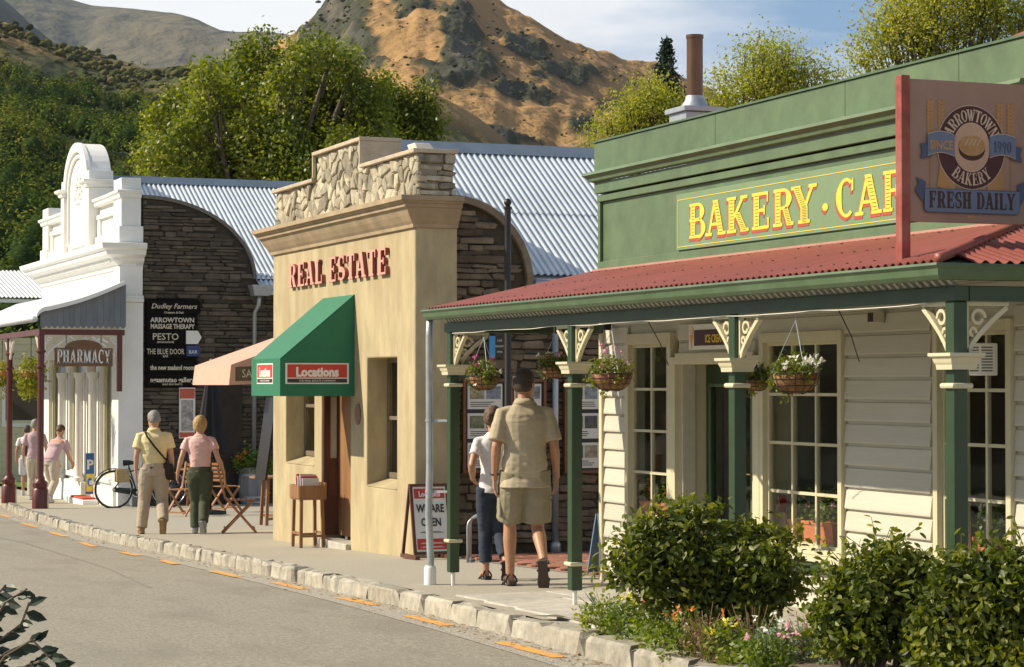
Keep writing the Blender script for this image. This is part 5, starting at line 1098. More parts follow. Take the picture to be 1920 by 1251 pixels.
# corner pilaster and its small capital
mb = MB(); mb.box(QX-.06, QX+.44, Q0, Q0+.62, -1.3, 3.33); mb.build('corner_pilaster', M_white, ph, bevel=.01)
mb = MB(); sweep(mb, [(QX+.44, Q0), (QX-.06, Q0), (QX-.06, Q0+.62)], [(0, 3.33), (.05, 3.34), (.06, 3.40), (.03, 3.42), (.03, 3.46), (0, 3.47)][::1])
if max(v[1] for v in mb.v) > Q0+.63 or min(v[0] for v in mb.v) > QX-.07: mb = MB(); sweep(mb, [(QX-.06, Q0+.62), (QX-.06, Q0), (QX+.44, Q0)], [(0, 3.33), (.05, 3.34), (.06, 3.40), (.03, 3.42), (.03, 3.46), (0, 3.47)])
mb.build('capital', M_white, ph); mb = MB(); mb.box(QX-.04, QX+.43, Q0+.02, Q0+.6, 3.33, 4.05); mb.build('upper_pilaster', M_white, ph, bevel=.01)
pc = [(0, 3.98), (.04, 4.0), (.06, 4.08), (.16, 4.16), (.18, 4.22), (.34, 4.28), (.36, 4.36), (.44, 4.40), (.46, 4.50), (.0, 4.54)]
def wrapq(prof, X, Y0, Y1, Xe):
    mb = MB(); sweep(mb, [(Xe, Y0), (X, Y0), (X, Y1), (Xe, Y1)], prof)
    if min(v[0] for v in mb.v) > X-.001: mb = MB(); sweep(mb, [(Xe, Y1), (X, Y1), (X, Y0), (Xe, Y0)], prof)
    return mb
wrapq(pc, QX, Q0+.14, Q1, QX+.45).build('cornice', M_white, ph)
mb = MB(); y = Q0+.3
while y < Q1: mb.box(QX-.19, QX-.1, y, y+.07, 4.14, 4.20); y += .17
props(mb.build('dentils', M_white, ph), kind='stuff')
mb = MB(); mb.box(QX+.0, QX+.45, Q0+.06, Q1-.02, 4.30, 4.535); mb.build('parapet_base', M_white, ph)
capz = [(0, 5.42), (.04, 5.44), (.05, 5.50), (.09, 5.53), (.10, 5.58), (0, 5.60)]
def pier(y0, y1):
    t = MB(); t.box(QX-.05, QX+.44, y0, y1, 4.536, 4.86); o = t.build('pier', M_white, ph, bevel=.012)
    t = MB(); t.box(QX, QX+.40, y0+.04, y1-.04, 4.861, 5.42); t.build('pier_shaft', M_white, o, bevel=.01)
    t = MB(); t.box(QX, QX+.40, y0+.04, y1-.04, 5.60, 5.83); t.build('pier_cap', M_white, o, bevel=.01)
    wrapq(capz, QX, y0+.04, y1-.04, QX+.40).build('moulding', M_white, o)
    t = MB(); t.box(QX+.001, QX+.399, y0+.041, y1-.041, 5.419, 5.601); t.build('core', M_white, o)
pier(Q0+.02, Q0+.86); pier(Q1-.84, Q1-.02)
am0, am1 = 47.15, 50.5
for a, b in ((Q0+.87, am0-.01), (am1+.01, Q1-.85)):
    mb = MB(); mb.box(QX+.10, QX+.32, a, b, 4.536, 5.42); wl_ = mb.build('balustrade_wall', M_white, ph); mb = MB(); mb.box(QX-.0, QX+.099, a, b, 4.536, 4.78); mb.box(QX+.03, QX+.099, a, b, 5.16, 5.25); mb.box(QX+.05, QX+.099, a, a+.22, 4.781, 5.159); mb.box(QX+.05, QX+.099, b-.22, b, 4.781, 5.159); props(mb.build('raised_frame', M_white, wl_), kind='stuff')
    mb = MB(); sweep(mb, [(QX+.02, a), (QX+.02, b)], [(0, 5.42), (.04, 5.44), (.05, 5.50), (.09, 5.53), (.10, 5.58), (-.3, 5.60), (-.3, 5.42)])
    if min(v[0] for v in mb.v) > QX-.0: mb = MB(); sweep(mb, [(QX+.02, b), (QX+.02, a)], [(0, 5.42), (.04, 5.44), (.05, 5.50), (.09, 5.53), (.10, 5.58), (-.3, 5.60), (-.3, 5.42)])
    mb.build('moulding', M_white, wl_)
# arch
ac_ = (am0+am1)/2; hw_ = (am1-am0)/2; sp = 5.98; rise = .95
def arch(y_half, z0, zs, rs, n=18): return [(ac_-y_half, z0)]+[(ac_-y_half*math.cos(math.pi*i/n), zs+rs*math.sin(math.pi*i/n)) for i in range(n+1)]+[(ac_+y_half, z0)]
mb = MB(); mb.prism([(QX-.03, y, z) for y, z in arch(hw_*.82, 4.536, sp, rise)], (.44, 0, 0)); ar = mb.build('arched_pediment', M_white, ph, bevel=.012)
def ring(ro, ri, zo, zi, x, d, nm):
    mb = MB(); n = 18
    for i in range(n):
        a, b = math.pi*i/n, math.pi*(i+1)/n; f = lambda r, zr, t: (ac_-r*math.cos(t), sp+zr*math.sin(t))
        q = [f(ro, zo, a), f(ro, zo, b), f(ri, zi, b), f(ri, zi, a)]; mb.hexa([(x, *p) for p in q]+[(x-d, *p) for p in q])
    return weld(mb.build(nm, M_white, ar))
ring(hw_*.82+.02, hw_*.82-.2, rise+.02, rise-.18, QX-.031, .09, 'arch_moulding'); ring(hw_*.82-.26, hw_*.82-.34, rise-.24, rise-.31, QX-.031, .05, 'inner_moulding')
for s in (-1, 1):
    yc = ac_+s*hw_*.86; mb = MB(); mb.box(QX-.13, QX+.40, yc-.17, yc+.17, 4.536, 5.86); pi_ = mb.build('arch_pier', M_white, ar, bevel=.01)
    wrapq([(0, 5.86), (.05, 5.88), (.06, 5.93), (.12, 5.97), (.13, 6.02), (0, 6.04)], QX-.13, yc-.17, yc+.17, QX+.40).build('moulding', M_white, pi_)
    mb = MB(); mb.box(QX-.12, QX+.40, yc-.16, yc+.16, 5.861, 6.22); mb.build('pier_cap', M_white, pi_, bevel=.01)
    mb = MB(); y_ = ac_+s*(hw_*.82-.30); mb.box(QX-.08, QX-.031, y_-.04, y_+.04, 4.75, sp); mb.build('inner_moulding', M_white, pi_)
mb = MB(); mb.box(QX-.08, QX-.031, ac_-.95, ac_+.95, 4.68, 4.76); mb.build('panel_sill', M_white, ar)
mb = MB(); rr_ = random.Random(4)
for k in range(22):
    a = k*.57; r = .08+.013*k; mb.lathe((QX-.05, ac_+r*math.cos(a)*1.3, 5.95+r*math.sin(a)-.03), [(.0, 0), (.05, .02), (.04, .06), (0, .08)], 7)
props(mb.build('relief_ornament', M_white, ar), kind='stuff')
sans('relief_lettering', 'EST', (QX-.036, ac_, 5.25), (0, -1, 0), (0, 0, 1), .001, M_white, ar) if False else None
# stone side wall with curved coping
PYs = Q0+.12; x0q, x1q = QX+.45, 11.95; rq, zc0, zc1 = x1q-x0q, 3.85, 5.45
qt = lambda x: zc0+(zc1-zc0)*math.sqrt(max(0, 1-((x-x0q)/rq)**2)) if x < x1q else zc0-.15
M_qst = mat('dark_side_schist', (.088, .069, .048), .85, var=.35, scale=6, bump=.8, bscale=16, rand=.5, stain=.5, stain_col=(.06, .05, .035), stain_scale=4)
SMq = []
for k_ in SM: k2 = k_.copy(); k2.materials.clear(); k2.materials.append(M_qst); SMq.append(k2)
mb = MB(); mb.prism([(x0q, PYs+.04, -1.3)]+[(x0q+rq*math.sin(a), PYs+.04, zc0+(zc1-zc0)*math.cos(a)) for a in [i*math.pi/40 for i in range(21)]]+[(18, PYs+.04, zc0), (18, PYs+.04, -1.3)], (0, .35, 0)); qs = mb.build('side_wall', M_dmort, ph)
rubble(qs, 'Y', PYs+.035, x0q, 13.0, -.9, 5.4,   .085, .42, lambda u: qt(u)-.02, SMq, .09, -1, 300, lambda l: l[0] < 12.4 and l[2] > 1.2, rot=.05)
mb = MB(); n = 20
for i in range(n):
    a0, a1 = i*math.pi/2/n, (i+1)*math.pi/2/n; f = lambda a, r: (x0q+(rq+r)*math.sin(a), zc0+(zc1-zc0+r)*math.cos(a)); q = [f(a0, -.02), f(a1, -.02), f(a1, .05), f(a0, .05)]
    mb.hexa([(p[0], PYs-.03, p[1]) for p in q]+[(p[0], PYs+.42, p[1]) for p in q])
weld(mb.build('curved_coping', mat('dark_coping', (.16, .14, .12), .8, var=.2), ph))
qr = gable(ph, 9.66, 19, Q0+.35, 49, 3.92, 6.2, .84, .105, .017, Q1)
mb = MB(); mb.hexa([(9.66, 48.8, 6.12), (19, 48.8, 6.12), (19, 49.2, 6.12), (9.66, 49.2, 6.12), (9.66, 48.95, 6.29), (19, 48.95, 6.29), (19, 49.05, 6.29), (9.66, 49.05, 6.29)]); mb.build('ridge_cap', M_ridge, qr)
mb = MB(); mb.add([(12.0, Q0-.25, 3.60), (19, Q0-.25, 3.60), (19, Q0+.5, 4.02), (12.0, Q0+.5, 4.02)], [(0, 1, 2, 3)]); mb = MB(); corr(mb, (12.0, Q0+.5, 4.0), (15, Q0+.5, 4.0), (12.0, Q0-.3, 3.60), (15, Q0-.3, 3.60), .105, .017, 8); mb.build('eave_sheet', M_zinc, qr, True)
mb = MB(); mb.box(11.95, 17, Q0-.42, Q0-.28, 3.50, 3.6); mb.build('gutter', M_galv, qr, bevel=.01)
q = onY(487, 535, Q0-.3); mb = MB(); mb.hexa([(q.x-.16, Q0-.5, 3.48), (q.x+.16, Q0-.5, 3.48), (q.x+.16, Q0-.2, 3.48), (q.x-.16, Q0-.2, 3.48), (q.x-.22, Q0-.55, 3.70), (q.x+.22, Q0-.55, 3.70), (q.x+.22, Q0-.18, 3.70), (q.x-.22, Q0-.18, 3.70)]); mb.build('rain_head', M_galv, ph, bevel=.008)
mb = MB(); mb.tube([(q.x-.02, Q0-.35, 3.48), (q.x-.02, Q0-.3, 3.3), (q.x-.05, Q0-.1, 3.15), (q.x-.05, Q0-.05, gz)], .045, 10); mb.build('downpipe', M_galv, ph, True)
# verandah: curved roof, end boards, posts, fretwork, sign
vp = MB(); VXo = 7.42; prof = []
for i in range(9): t = i/8; prof.append((QX-.06-(QX-.06-VXo-.25)*t, 3.70-.52*t-.05*math.sin(t*math.pi)))
for i in range(1, 6): a = i/5*math.pi/2; prof.append((VXo+.25-.25*math.sin(a), 3.18-.20*(1-math.cos(a))))
rows = []
k = int((57-43.9)/.105*4)
for i in range(k+1):
    y = 43.9+(57-43.9)*i/k; h = .01*math.cos(2*math.pi*(y-43.9)/.105); rows.append([(x, y, z+h) for x, z in prof])
vp.grid(rows); vro = vp.build('verandah_roof', M_silver, ph, True, fix=False)
mb = MB()
for (x0, z0), (x1, z1) in zip(prof[:-1], prof[1:]): mb.hexa([(x0, 43.82, z0-.05), (x1, 43.82, z1-.05), (x1, 43.93, z1-.05), (x0, 43.93, z0-.05), (x0, 43.82, z0+.03), (x1, 43.82, z1+.03), (x1, 43.93, z1+.03), (x0, 43.93, z0+.03)])
weld(mb.build('verge_trim', M_white, vro)); mb = MB(); mb.tube([(VXo-.03, 43.85, 2.96), (VXo-.03, 57, 2.96)], .06, 10); mb.build('gutter', M_silver, vro, True)
zr = lambda x: float(np.interp(x, [p[0] for p in prof][::-1], [p[1] for p in prof][::-1]))
eb = vro; x = VXo+.1
while x < QX-.1:
    w = .112; mb = MB(); n = 5; pts = [(x, 43.96, zr(x)-.03), (x, 43.96, 2.84)]+[(x+w*.02+w*.96*i/n, 43.96, 2.84-.05*math.sin(math.pi*i/n)) for i in range(1, n)]+[(x+w-.004, 43.96, 2.84), (x+w-.004, 43.96, zr(x+w)-.03)]
    mb.prism(pts, (0, .02, 0)); mb.build('end_board', M_grey, eb); x += w
mb = MB(); mb.box(7.5, QX-.02, 43.98, 44.08, 2.66, 2.77); mb.box(7.5, 7.6, 44.081, 57, 2.66, 2.77); mb.build('verandah_beam', M_mar, ph)
plist = [(7.55, 44.05, 'maroon pharmacy verandah post nearest the camera under the grey boards'), (7.6, 48.2, 'second maroon verandah post from the grey end boards of the pharmacy'), (7.6, 52.3, 'third maroon verandah post beyond the two at the pharmacy end')]
for x, y, lab in plist:
    g_ = zp(y); p = thing('verandah_post', lab, 'post', (x, y, g_), 0, 'maroon posts of the pharmacy verandah')
    mb = MB(); mb.lathe((x, y, g_), [(.075, .62), (.065, .66), (.062, 2.66-g_)], 12); mb.build('shaft', M_mar, p, 2)
    mb = MB(); mb.lathe((x, y, g_), [(.16, 0), (.16, .36), (.13, .40), (.15, .44), (.15, .5), (.09, .56), (.085, .62)], 8); mb.build('base', M_mar, p, 2)
    for z in (2.30, 2.0): mb = MB(); mb.lathe((x, y, z), [(.07, 0), (.095, .02), (.095, .05), (.07, .07)], 12); mb.build('collar', M_mar, p, 2)
    if y < 45: bracket(p, (x+.065, y, 2.22), (1, 0, 0), .5, .44, M_white, t=.04)
    bracket(p, (x, y+.065, 2.22), (0, 1, 0), .5, .44, M_white, t=.04)
    if y > 45: bracket(p, (x, y-.065, 2.22), (0, -1, 0), .5, .44, M_white, t=.04)
mb = MB(); mb.box(QX-.16, QX-.065, 43.99, 44.09, 1.55, 2.659); mb.build('wall_bracket_post', M_mar, ph); bracket(ph, (QX-.17, 44.04, 2.22), (-1, 0, 0), .5, .44, M_white, t=.04)
mb = MB(); ribbon(mb, [(8.1, 2.64), (8.25, 2.52), (8.4, 2.6), (8.55, 2.5), (8.7, 2.6), (8.85, 2.52)], .03, .03, lambda u, v, n: (u, 44.03+n, v)); mb.build('fretwork', M_white, ph)
# PHARMACY sign
a_, b_2 = onY(102, 660, 44.0), onY(211, 660, 44.0); zt, zb_ = onY(150, 640, 44).z, onY(150, 687, 44).z; x0, x1 = a_.x, b_2.x
sp_ = thing('pharmacy_sign', 'brown wooden sign with pale letters PHARMACY hanging under the verandah end', 'sign', ((x0+x1)/2, 44, zb_)); M_sgb = mat('sign_brown', (.16, .075, .03), .5, var=.3, scale=8, stretch=(.3, 1, 1))
mb = MB(); zz = zb_+.36; pts = [(x0, 43.97, zb_), (x1, 43.97, zb_), (x1, 43.97, zz), (x1-.2, 43.97, zz)]+[((x0+x1)/2+(x1-x0-.4)/2*math.cos(t), 43.97, zz+.16*math.sin(t)) for t in [k*math.pi/10 for k in range(1, 10)]]+[(x0+.2, 43.97, zz), (x0, 43.97, zz)]
mb.prism(pts, (0, .05, 0)); mb.build('board', M_sgb, sp_, bevel=.008)
hq = .27; wq = width_of('PHARMACY', hq, 1, .07); wd = (x1-x0-.08)/wq; mb = MB(); xx0 = x0+.04
cx_s = 0
for ch in 'PHARMACY':
    mb = MB(); letters(mb, ch, lambda u, v: (xx0+cx_s+u, 43.955, zb_+.06+v), hq, wd, 0, .01, (0, .01, 0), T=.2, t=.11); mb.build('letter', M_wht, sp_, fix=False); cx_s += (glyph(ch)[0]+.07)*hq*wd
for s in (.2, .8): mb = MB(); mb.tube([(x0+(x1-x0)*s, 43.99, zb_+.45), (x0+(x1-x0)*s, 43.99, 2.66)], .008, 5); mb.build('hanger', M_black, sp_)
# leafy hanging basket between the maroon posts
LFy = leafmat('yellow_green_leaf', [(0, (.10, .13, .012)), (.5, (.22, .24, .02)), (1, (.42, .36, .05))], .4, .5)
def hang_foliage(px, py, Y, rx, rz, n, lab, size):
    c = onY(px, py, Y); t = thing('hanging_plant', lab, 'plant', tuple(c), 0, None); P, O, ti, C = lobes_points([(c.x, c.y, c.z, rx, rx, rz), (c.x, c.y, c.z-rz*.7, rx*.6, rx*.6, rz*.8)], n, 12, .05)
    leafcloud('foliage', P, size, LFy, t, 'kite', O, .3, ti, droop=.5, kind='stuff'); mb = MB(); mb.lathe((c.x, c.y, c.z-.12), [(.05, 0), (.16, .05), (.2, .16)], 12); mb.build('basket', M_terra, t, True); mb = MB(); mb.tube([(c.x, c.y, c.z+.1), (c.x, c.y, 2.66)], .008, 5); mb.build('chain', M_black, t)
hang_foliage(58, 700, 45.6, .36, .36, 120, 'yellow green hanging plant between the maroon posts', .07)
hang_foliage(4, 700, 49.8, .3, .3, 80, 'yellow green hanging plant cut by the left edge of the photo', .07)
# pharmacy steps, mat, pavement board
q = onG(160, 928); sx = 8.85; mb = MB(); o = thing('entrance_step', 'low white plastered steps with a red mat at the pharmacy door', 'step', (sx, 46.9, gz)); mb.box(8.75, 9.07, 46.0, 47.9, gz-.1, gz+.16); mb.build('step', M_white, o, bevel=.015)
mb = MB(); mb.box(8.78, 9.05, 46.2, 47.5, gz+.161, gz+.2); mb.build('mat', mat('red_mat', (.45, .06, .04), .9), o)
pb = thing('pavement_sign', 'narrow blue and yellow upright board with a letter P beside the white column', 'sign board', (9.0, Yat(168, 9.0), zp(Yat(168, 9.0))))
y = Yat(168, 9.0); g_ = zp(y); mb = MB(); mb.box(8.93, 9.1, y, y+.03, g_+.2, g_+1.05); mb.build('board', mat('blue_board', (.03, .12, .35), .5), pb); mb = MB(); mb.box(8.94, 9.09, y-.006, y-.001, g_+.25, g_+.62); mb.build('yellow_panel', mat('yellow_panel', (.75, .6, .06), .5), pb); sans('lettering', 'P', (9.015, y-.008, g_+.72), (1, 0, 0), (0, 0, 1), .2, M_wht, pb, bold=.008)
mb = MB(); mb.prism([(9.015+.055*math.cos(t), y-.0075, g_+.45+.09*math.sin(t)) for t in [k*math.pi/8 for k in range(16)]], (0, -.002, 0)); mb.build('blue_disc', MATS['blue_board'], pb)
# ------------------------------------------------------------------ black directory boards on the stone side wall
DYp = PYs-.06; dx = lambda p: onY(p, 640, DYp).x; dz = lambda p: onY(320, p, DYp).z
M_dirb = mat('directory_black', (.010, .009, .008), .9, spec=.1)
dirb = thing('directory_sign', 'stack of black shaped name boards with cream lettering on the stone wall', 'sign', (dx(322), DYp, dz(640)))
mb = MB(); mb.box(dx(272), dx(368), DYp+.0, DYp+.03, dz(727), dz(560)); mb.build('backboard', M_dirb, dirb)
rowsD = [(562, 590, [('Dudley Farmers', 574, .13, 'i'), ('Creators & Deli', 586, .055, '')]), (591, 617, [('ARROWTOWN', 600, .12, 'b'), ('MASSAGE THERAPY', 612, .12, 'b')]), (619, 645, [('PESTO', 631, .17, ''), ('pizza & pasta open 5pm daily', 641, .055, '')]), (648, 672, [('THE BLUE DOOR', 659, .14, ''), ('BAR', 668, .055, '')]), (674, 699, [('the new zealand room', 689, .12, 'b')]), (701, 724, [('ngaamutao gallery', 712, .12, 'b'), ('(next door level 1)', 720, .06, '')])]
M_crm = mat('sign_cream', (.62, .55, .42), .5)
for i, (ya, yb, tx) in enumerate(rowsD):
    xa, xb = dx(274), dx(376 if i == 0 else 371); z0, z1 = dz(yb), dz(ya); hh = (z1-z0); mb = MB()
    pts = [(xa, z0), (xb-.05, z0), (xb, z0+hh*.25), (xb-.02, z0+hh*.5), (xb, z0+hh*.75), (xb-.05, z1), (xa, z1)]; mb.prism([(a, DYp-.03, b) for a, b in pts], (0, .028, 0)); nb = mb.build('name_board', M_dirb, dirb)
    for s, py, h, st in tx:
        wmax = (xb-xa)*(.72 if i in (2, 3) else .85); cxx = (xa+xb)/2-(.14 if i in (2, 3) else 0)
        o = sans('lettering', s, (0, 0, 0), (1, 0, 0), (0, 0, 1), h*.8, M_crm, None, bold=.004 if st == 'b' else .001, shear=.3 if st == 'i' else 0)
        w_ = max(v.co.x for v in o.data.vertices)-min(v.co.x for v in o.data.vertices); k = min(1.0, wmax*(.45 if h < .07 else 1)/w_) if len(s) > 6 else 1
        org = ORG[dirb.name]
        o.data.transform(Matrix.Translation(Vector((cxx, DYp-.034, dz(py)-h*.4))-org)@Matrix.Scale(k, 4, Vector((1, 0, 0)))); o.parent = nb
mb = MB(); xa, xb = dx(348), dx(377); z0, z1 = dz(645), dz(620); mb.prism([(xa, DYp-.05, z0), (xb-.08, DYp-.05, z0), (xb, DYp-.05, (z0+z1)/2), (xb-.08, DYp-.05, z1), (xa, DYp-.05, z1)], (0, .015, 0)); mb.build('white_arrow_plate', M_wht, dirb)
mb = MB(); mb.box(dx(349), dx(374), DYp-.05, DYp-.035, dz(668), dz(648)); mb.build('blue_plate', mat('navy_plate', (.02, .05, .16), .5), dirb)
sans('lettering', 'BAR', ((dx(361)), DYp-.053, dz(663)), (1, 0, 0), (0, 0, 1), .07, M_wht, dirb)
q = onY(350, 772, DYp); po = thing('wall_poster', 'red and white poster beside the closed black umbrella', 'poster', (q.x, DYp, q.z)); a, b = onY(336, 772, DYp).x, onY(366, 772, DYp).x; z0, z1 = onY(350, 822, DYp).z, onY(350, 727, DYp).z
mb = MB(); mb.box(a, b, DYp+.0, DYp+.02, z0, z1); mb.build('sheet', M_wht, po); mb = MB(); mb.box(a+.01, b-.01, DYp-.004, DYp-.0005, z1-.22, z1-.02); mb.box(a+.01, b-.01, DYp-.004, DYp-.0005, z0+.02, z0+.12); props(mb.build('red_band', mat('poster_red', (.5, .1, .05), .5), po), kind='stuff')
mb = MB(); mb.box(a+.04, b-.04, DYp-.004, DYp-.0005, z0+.15, z1-.25); mb.build('picture', mat('poster_pic', (.35, .32, .3), .5, var=.7, scale=12, bump=0), po)
# dark doorway and window in the stone wall
mb = MB(); a, b = onY(402, 800, DYp).x, onY(455, 800, DYp).x; mb.box(a, b, PYs-.035, PYs+.02, gz, 1.75); mb.build('side_doorway', M_dark, ph)
# ------------------------------------------------------------------ cream cottage farther down the street
ct = thing('cottage', 'cream weatherboard cottage with dark window at the far left', 'building', (9, 66, zp(66))); gc = zp(66)
mb = MB(); CY = 66; cxa, cxb = onY(-80, 700, CY).x, onY(118, 700, CY).x+3
wz0, wz1 = onY(40, 794, CY).z, onY(40, 700, CY).z; wx0, wx1 = onY(10, 740, CY).x, onY(72, 740, CY).x
holes(mb, 'Y', CY, CY+.15, cxa, cxb, gc-.3, 3.0, [(wx0, wx1, wz0, wz1)]); cw = weld(mb.build('wall', M_cream, ct)); mb = MB(); mb.box(cxa, cxb, CY+1.5, CY+1.6, gc-.3, 3); mb.build('inner_wall', M_dark, ct)
z = gc
while z < 2.9:
    for a, b in (((cxa, wx0), (wx1, cxb)) if wz0-.1 < z < wz1 else ((cxa, cxb),)): mb = MB(); mb.prism([(a, CY-.002, z), (a, CY-.03, z), (a, CY-.008, z+.19), (a, CY-.002, z+.19)], (b-a, 0, 0)); mb.build('weatherboard', M_cream, cw)
    z += .2
mb = MB(); mb.box(wx0, wx1, CY+.08, CY+.09, wz0, wz1); mb.build('pane', GLASS, ct); mb = MB(); holes(mb, 'Y', CY-.05, CY+.1, wx0-.1, wx1+.1, wz0-.1, wz1+.1, [(wx0, wx1, wz0, wz1)]); weld(mb.build('window_frame', M_white, ct))
mb = MB(); corr(mb, (cxa-.5, CY+4, 5.2), (cxb+1, CY+4, 5.2), (cxa-.5, CY-.9, onY(30, 560, CY).z), (cxb+1, CY-.9, onY(30, 560, CY).z), .12, .02, 6); mb.build('roof', M_silver, ct, True); mb = MB(); zf = onY(30, 562, CY).z; mb.box(cxa-.5, cxb+1, CY-.95, CY-.88, zf-.12, zf-.02); mb.build('fascia', M_white, ct)
# ------------------------------------------------------------------ restaurant awning beyond the office
M_pk = mat('salmon_canvas', (.62, .36, .27), .75, var=.06, scale=5)
an = thing('restaurant_awning', 'salmon pink canvas awning behind the green one with dark sign', 'awning', (8.6, 29.5, 2)); A0, A1 = 28.6, 30.6; XO, XW = 7.62, 8.6
zt, zm, zb_ = onY(515, 622, A0).z, onY(432, 684, A0).z, onY(430, 722, A0).z; XO = onY(433, 700, A0).x; XW = 8.95; zt += .12
mb = MB(); mb.prism([(XW, A0, zt), (XW, A1, zt), (XO, A1, zm), (XO, A0, zm)], (.006, 0, -.006)); mb.build('sloping_canvas', M_pk, an); mb = MB(); mb.prism([(XO, A0, zm), (XO, A1, zm), (XO-.03, A1, zb_), (XO-.03, A0, zb_)], (.006, 0, 0)); mb.build('front_valance', M_pk, an)
mb = MB(); mb.prism([(XW, A0-.001, zt), (XO, A0-.001, zm), (XO-.03, A0-.001, zb_), (XW, A0-.001, zb_+.05)], (0, -.006, 0)); mb.build('side_canvas', M_pk, an)
mb = MB(); xa, xb = onY(441, 700, A0).x, onY(520, 700, A0).x; mb.prism([(xa, A0-.0085, zb_+.05), (xb, A0-.0085, zb_+.07), (xb, A0-.0085, zm-.0), (xa, A0-.0085, zm-.03)], (0, -.003, 0)); mb.build('sign_panel', mat('olive_panel', (.12, .085, .05), .6), an); sans('lettering', 'SAFFRON', ((xa+xb)/2+.06, A0-.013, zb_+.10), (1, 0, 0), (0, 0, 1), .11, M_crm, an, wide=.8)
mb = MB(); mb.box(XW+.01, XW+.3, 27.9, A1+.8, zp(30)-.2, 2.75); o = mb.build('restaurant_wall', M_plas); props(o, 'ochre wall of the restaurant hidden behind the office', 'wall')
# ================================================================== PEOPLE
def ring_loft(mb, secs, n=20, pw=2.3):
    """closed loft of horizontal superellipse rings: (x, y, z, rx, ry)"""
    vs = []
    for x, y, z, rx, ry in secs:
        for j in range(n):
            t = 2*math.pi*j/n; c, s = math.cos(t), math.sin(t)
            vs.append((x+rx*math.copysign(abs(c)**(2/pw), c), y+ry*math.copysign(abs(s)**(2/pw), s), z))
    m = len(secs); fs = [(i*n+j, i*n+(j+1) % n, (i+1)*n+(j+1) % n, (i+1)*n+j) for i in range(m-1) for j in range(n)]+[tuple(reversed(range(n))), tuple((m-1)*n+j for j in range(n))]
    return mb.add(vs, fs)
def melt(name, mb, vox, m, parent, sm=4, wr=0, ws=8, seed=0):
    """fuse overlapping volumes into one continuous skin"""
    me = bpy.data.meshes.new(name); me.from_pydata(mb.v, [], mb.f); bm = bmesh.new(); bm.from_mesh(me); bmesh.ops.recalc_face_normals(bm, faces=bm.faces); bm.to_mesh(me); bm.free()
    o = bpy.data.objects.new('tmp', me); COL.objects.link(o); r = o.modifiers.new('r', 'REMESH'); r.mode = 'VOXEL'; r.voxel_size = vox
    s = o.modifiers.new('s', 'SMOOTH'); s.factor = .5; s.iterations = sm
    dg = bpy.context.evaluated_depsgraph_get(); m2 = bpy.data.meshes.new_from_object(o.evaluated_get(dg)); bpy.data.objects.remove(o); bpy.data.meshes.remove(me)
    if wr:
        no = [v.normal.copy() for v in m2.vertices]
        for v, nn in zip(m2.vertices, no):
            c = v.co; d = noise.noise((c.x*ws+seed, c.y*ws, c.z*ws*.7))*.6+abs(noise.noise((c.x*ws*1.2+9, c.y*ws*1.2+seed, c.z*ws*2.4)))*.8-.2; v.co = c+nn*d*wr
    m2.polygons.foreach_set('use_smooth', [True]*len(m2.polygons)); m2.materials.clear(); m2.materials.append(m); m2.name = name
    return link(name, m2, parent)
def skinmat(n, c): return mat('skin_'+n, c, .5, var=.08, scale=20, bump=.05, bscale=200)
def cloth(n, c, **k): return mat('cloth_'+n, c, .85, var=.08, scale=14, bump=.25, bscale=260, bdist=.002, **k)
def hairmat(n, c): return mat('hair_'+n, c, .6, var=.35, scale=60, bump=.8, bscale=120, stretch=(1, 1, .3), bdist=.01)
def hand(mb, w, d, side, curl=.5, s=1., back=Vector((0, 0, 0))):
    """wrist point w, hand direction d (unit), side: +1 right, -1 left; palm faces the thigh"""
    d = Vector(d).normalized(); f = Vector((0, 1, 0)); f = (f-d*f.dot(d)).normalized(); inn = d.cross(f)*side
    if inn.x*side > 0: inn = -inn
    L = .09*s; pc = w+d*L
    mb.hexa([tuple(w+f*a*s+inn*b*s+d*c*s) for c in (-.01, .09) for a, b in ((-.026-.012*(c > 0), -.013), (.026+.012*(c > 0), -.013), (.026+.012*(c > 0), .013), (-.026-.012*(c > 0), .013))][:8])
    for k, (off, ln) in enumerate(((.031, .070), (.0105, .078), (-.0105, .073), (-.031, .058))):
        p0 = w+d*.075*s+f*off*s; a1 = (d+inn*curl*.4).normalized(); a2 = (d+inn*curl*1.2).normalized(); a3 = (d*.6+inn*curl*1.9).normalized(); l = ln*s
        p1 = p0+a1*(l*.5+.015*s); p2 = p1+a2*l*.32; p3 = p2+a3*l*.26; mb.tube([p0, p1, p2, p3], [.0098*s, .0092*s, .0085*s, .0072*s], 7)
    t0 = w+d*.02*s+f*.02*s; t1 = t0+(d*.55+f*.8).normalized()*.04*s; t2 = t1+(d*.9+f*.35+inn*.3).normalized()*.034*s; t3 = t2+(d+inn*.5).normalized()*.022*s
    mb.tube([t0, t1, t2, t3], [.014*s, .0125*s, .011*s, .008*s], 8)
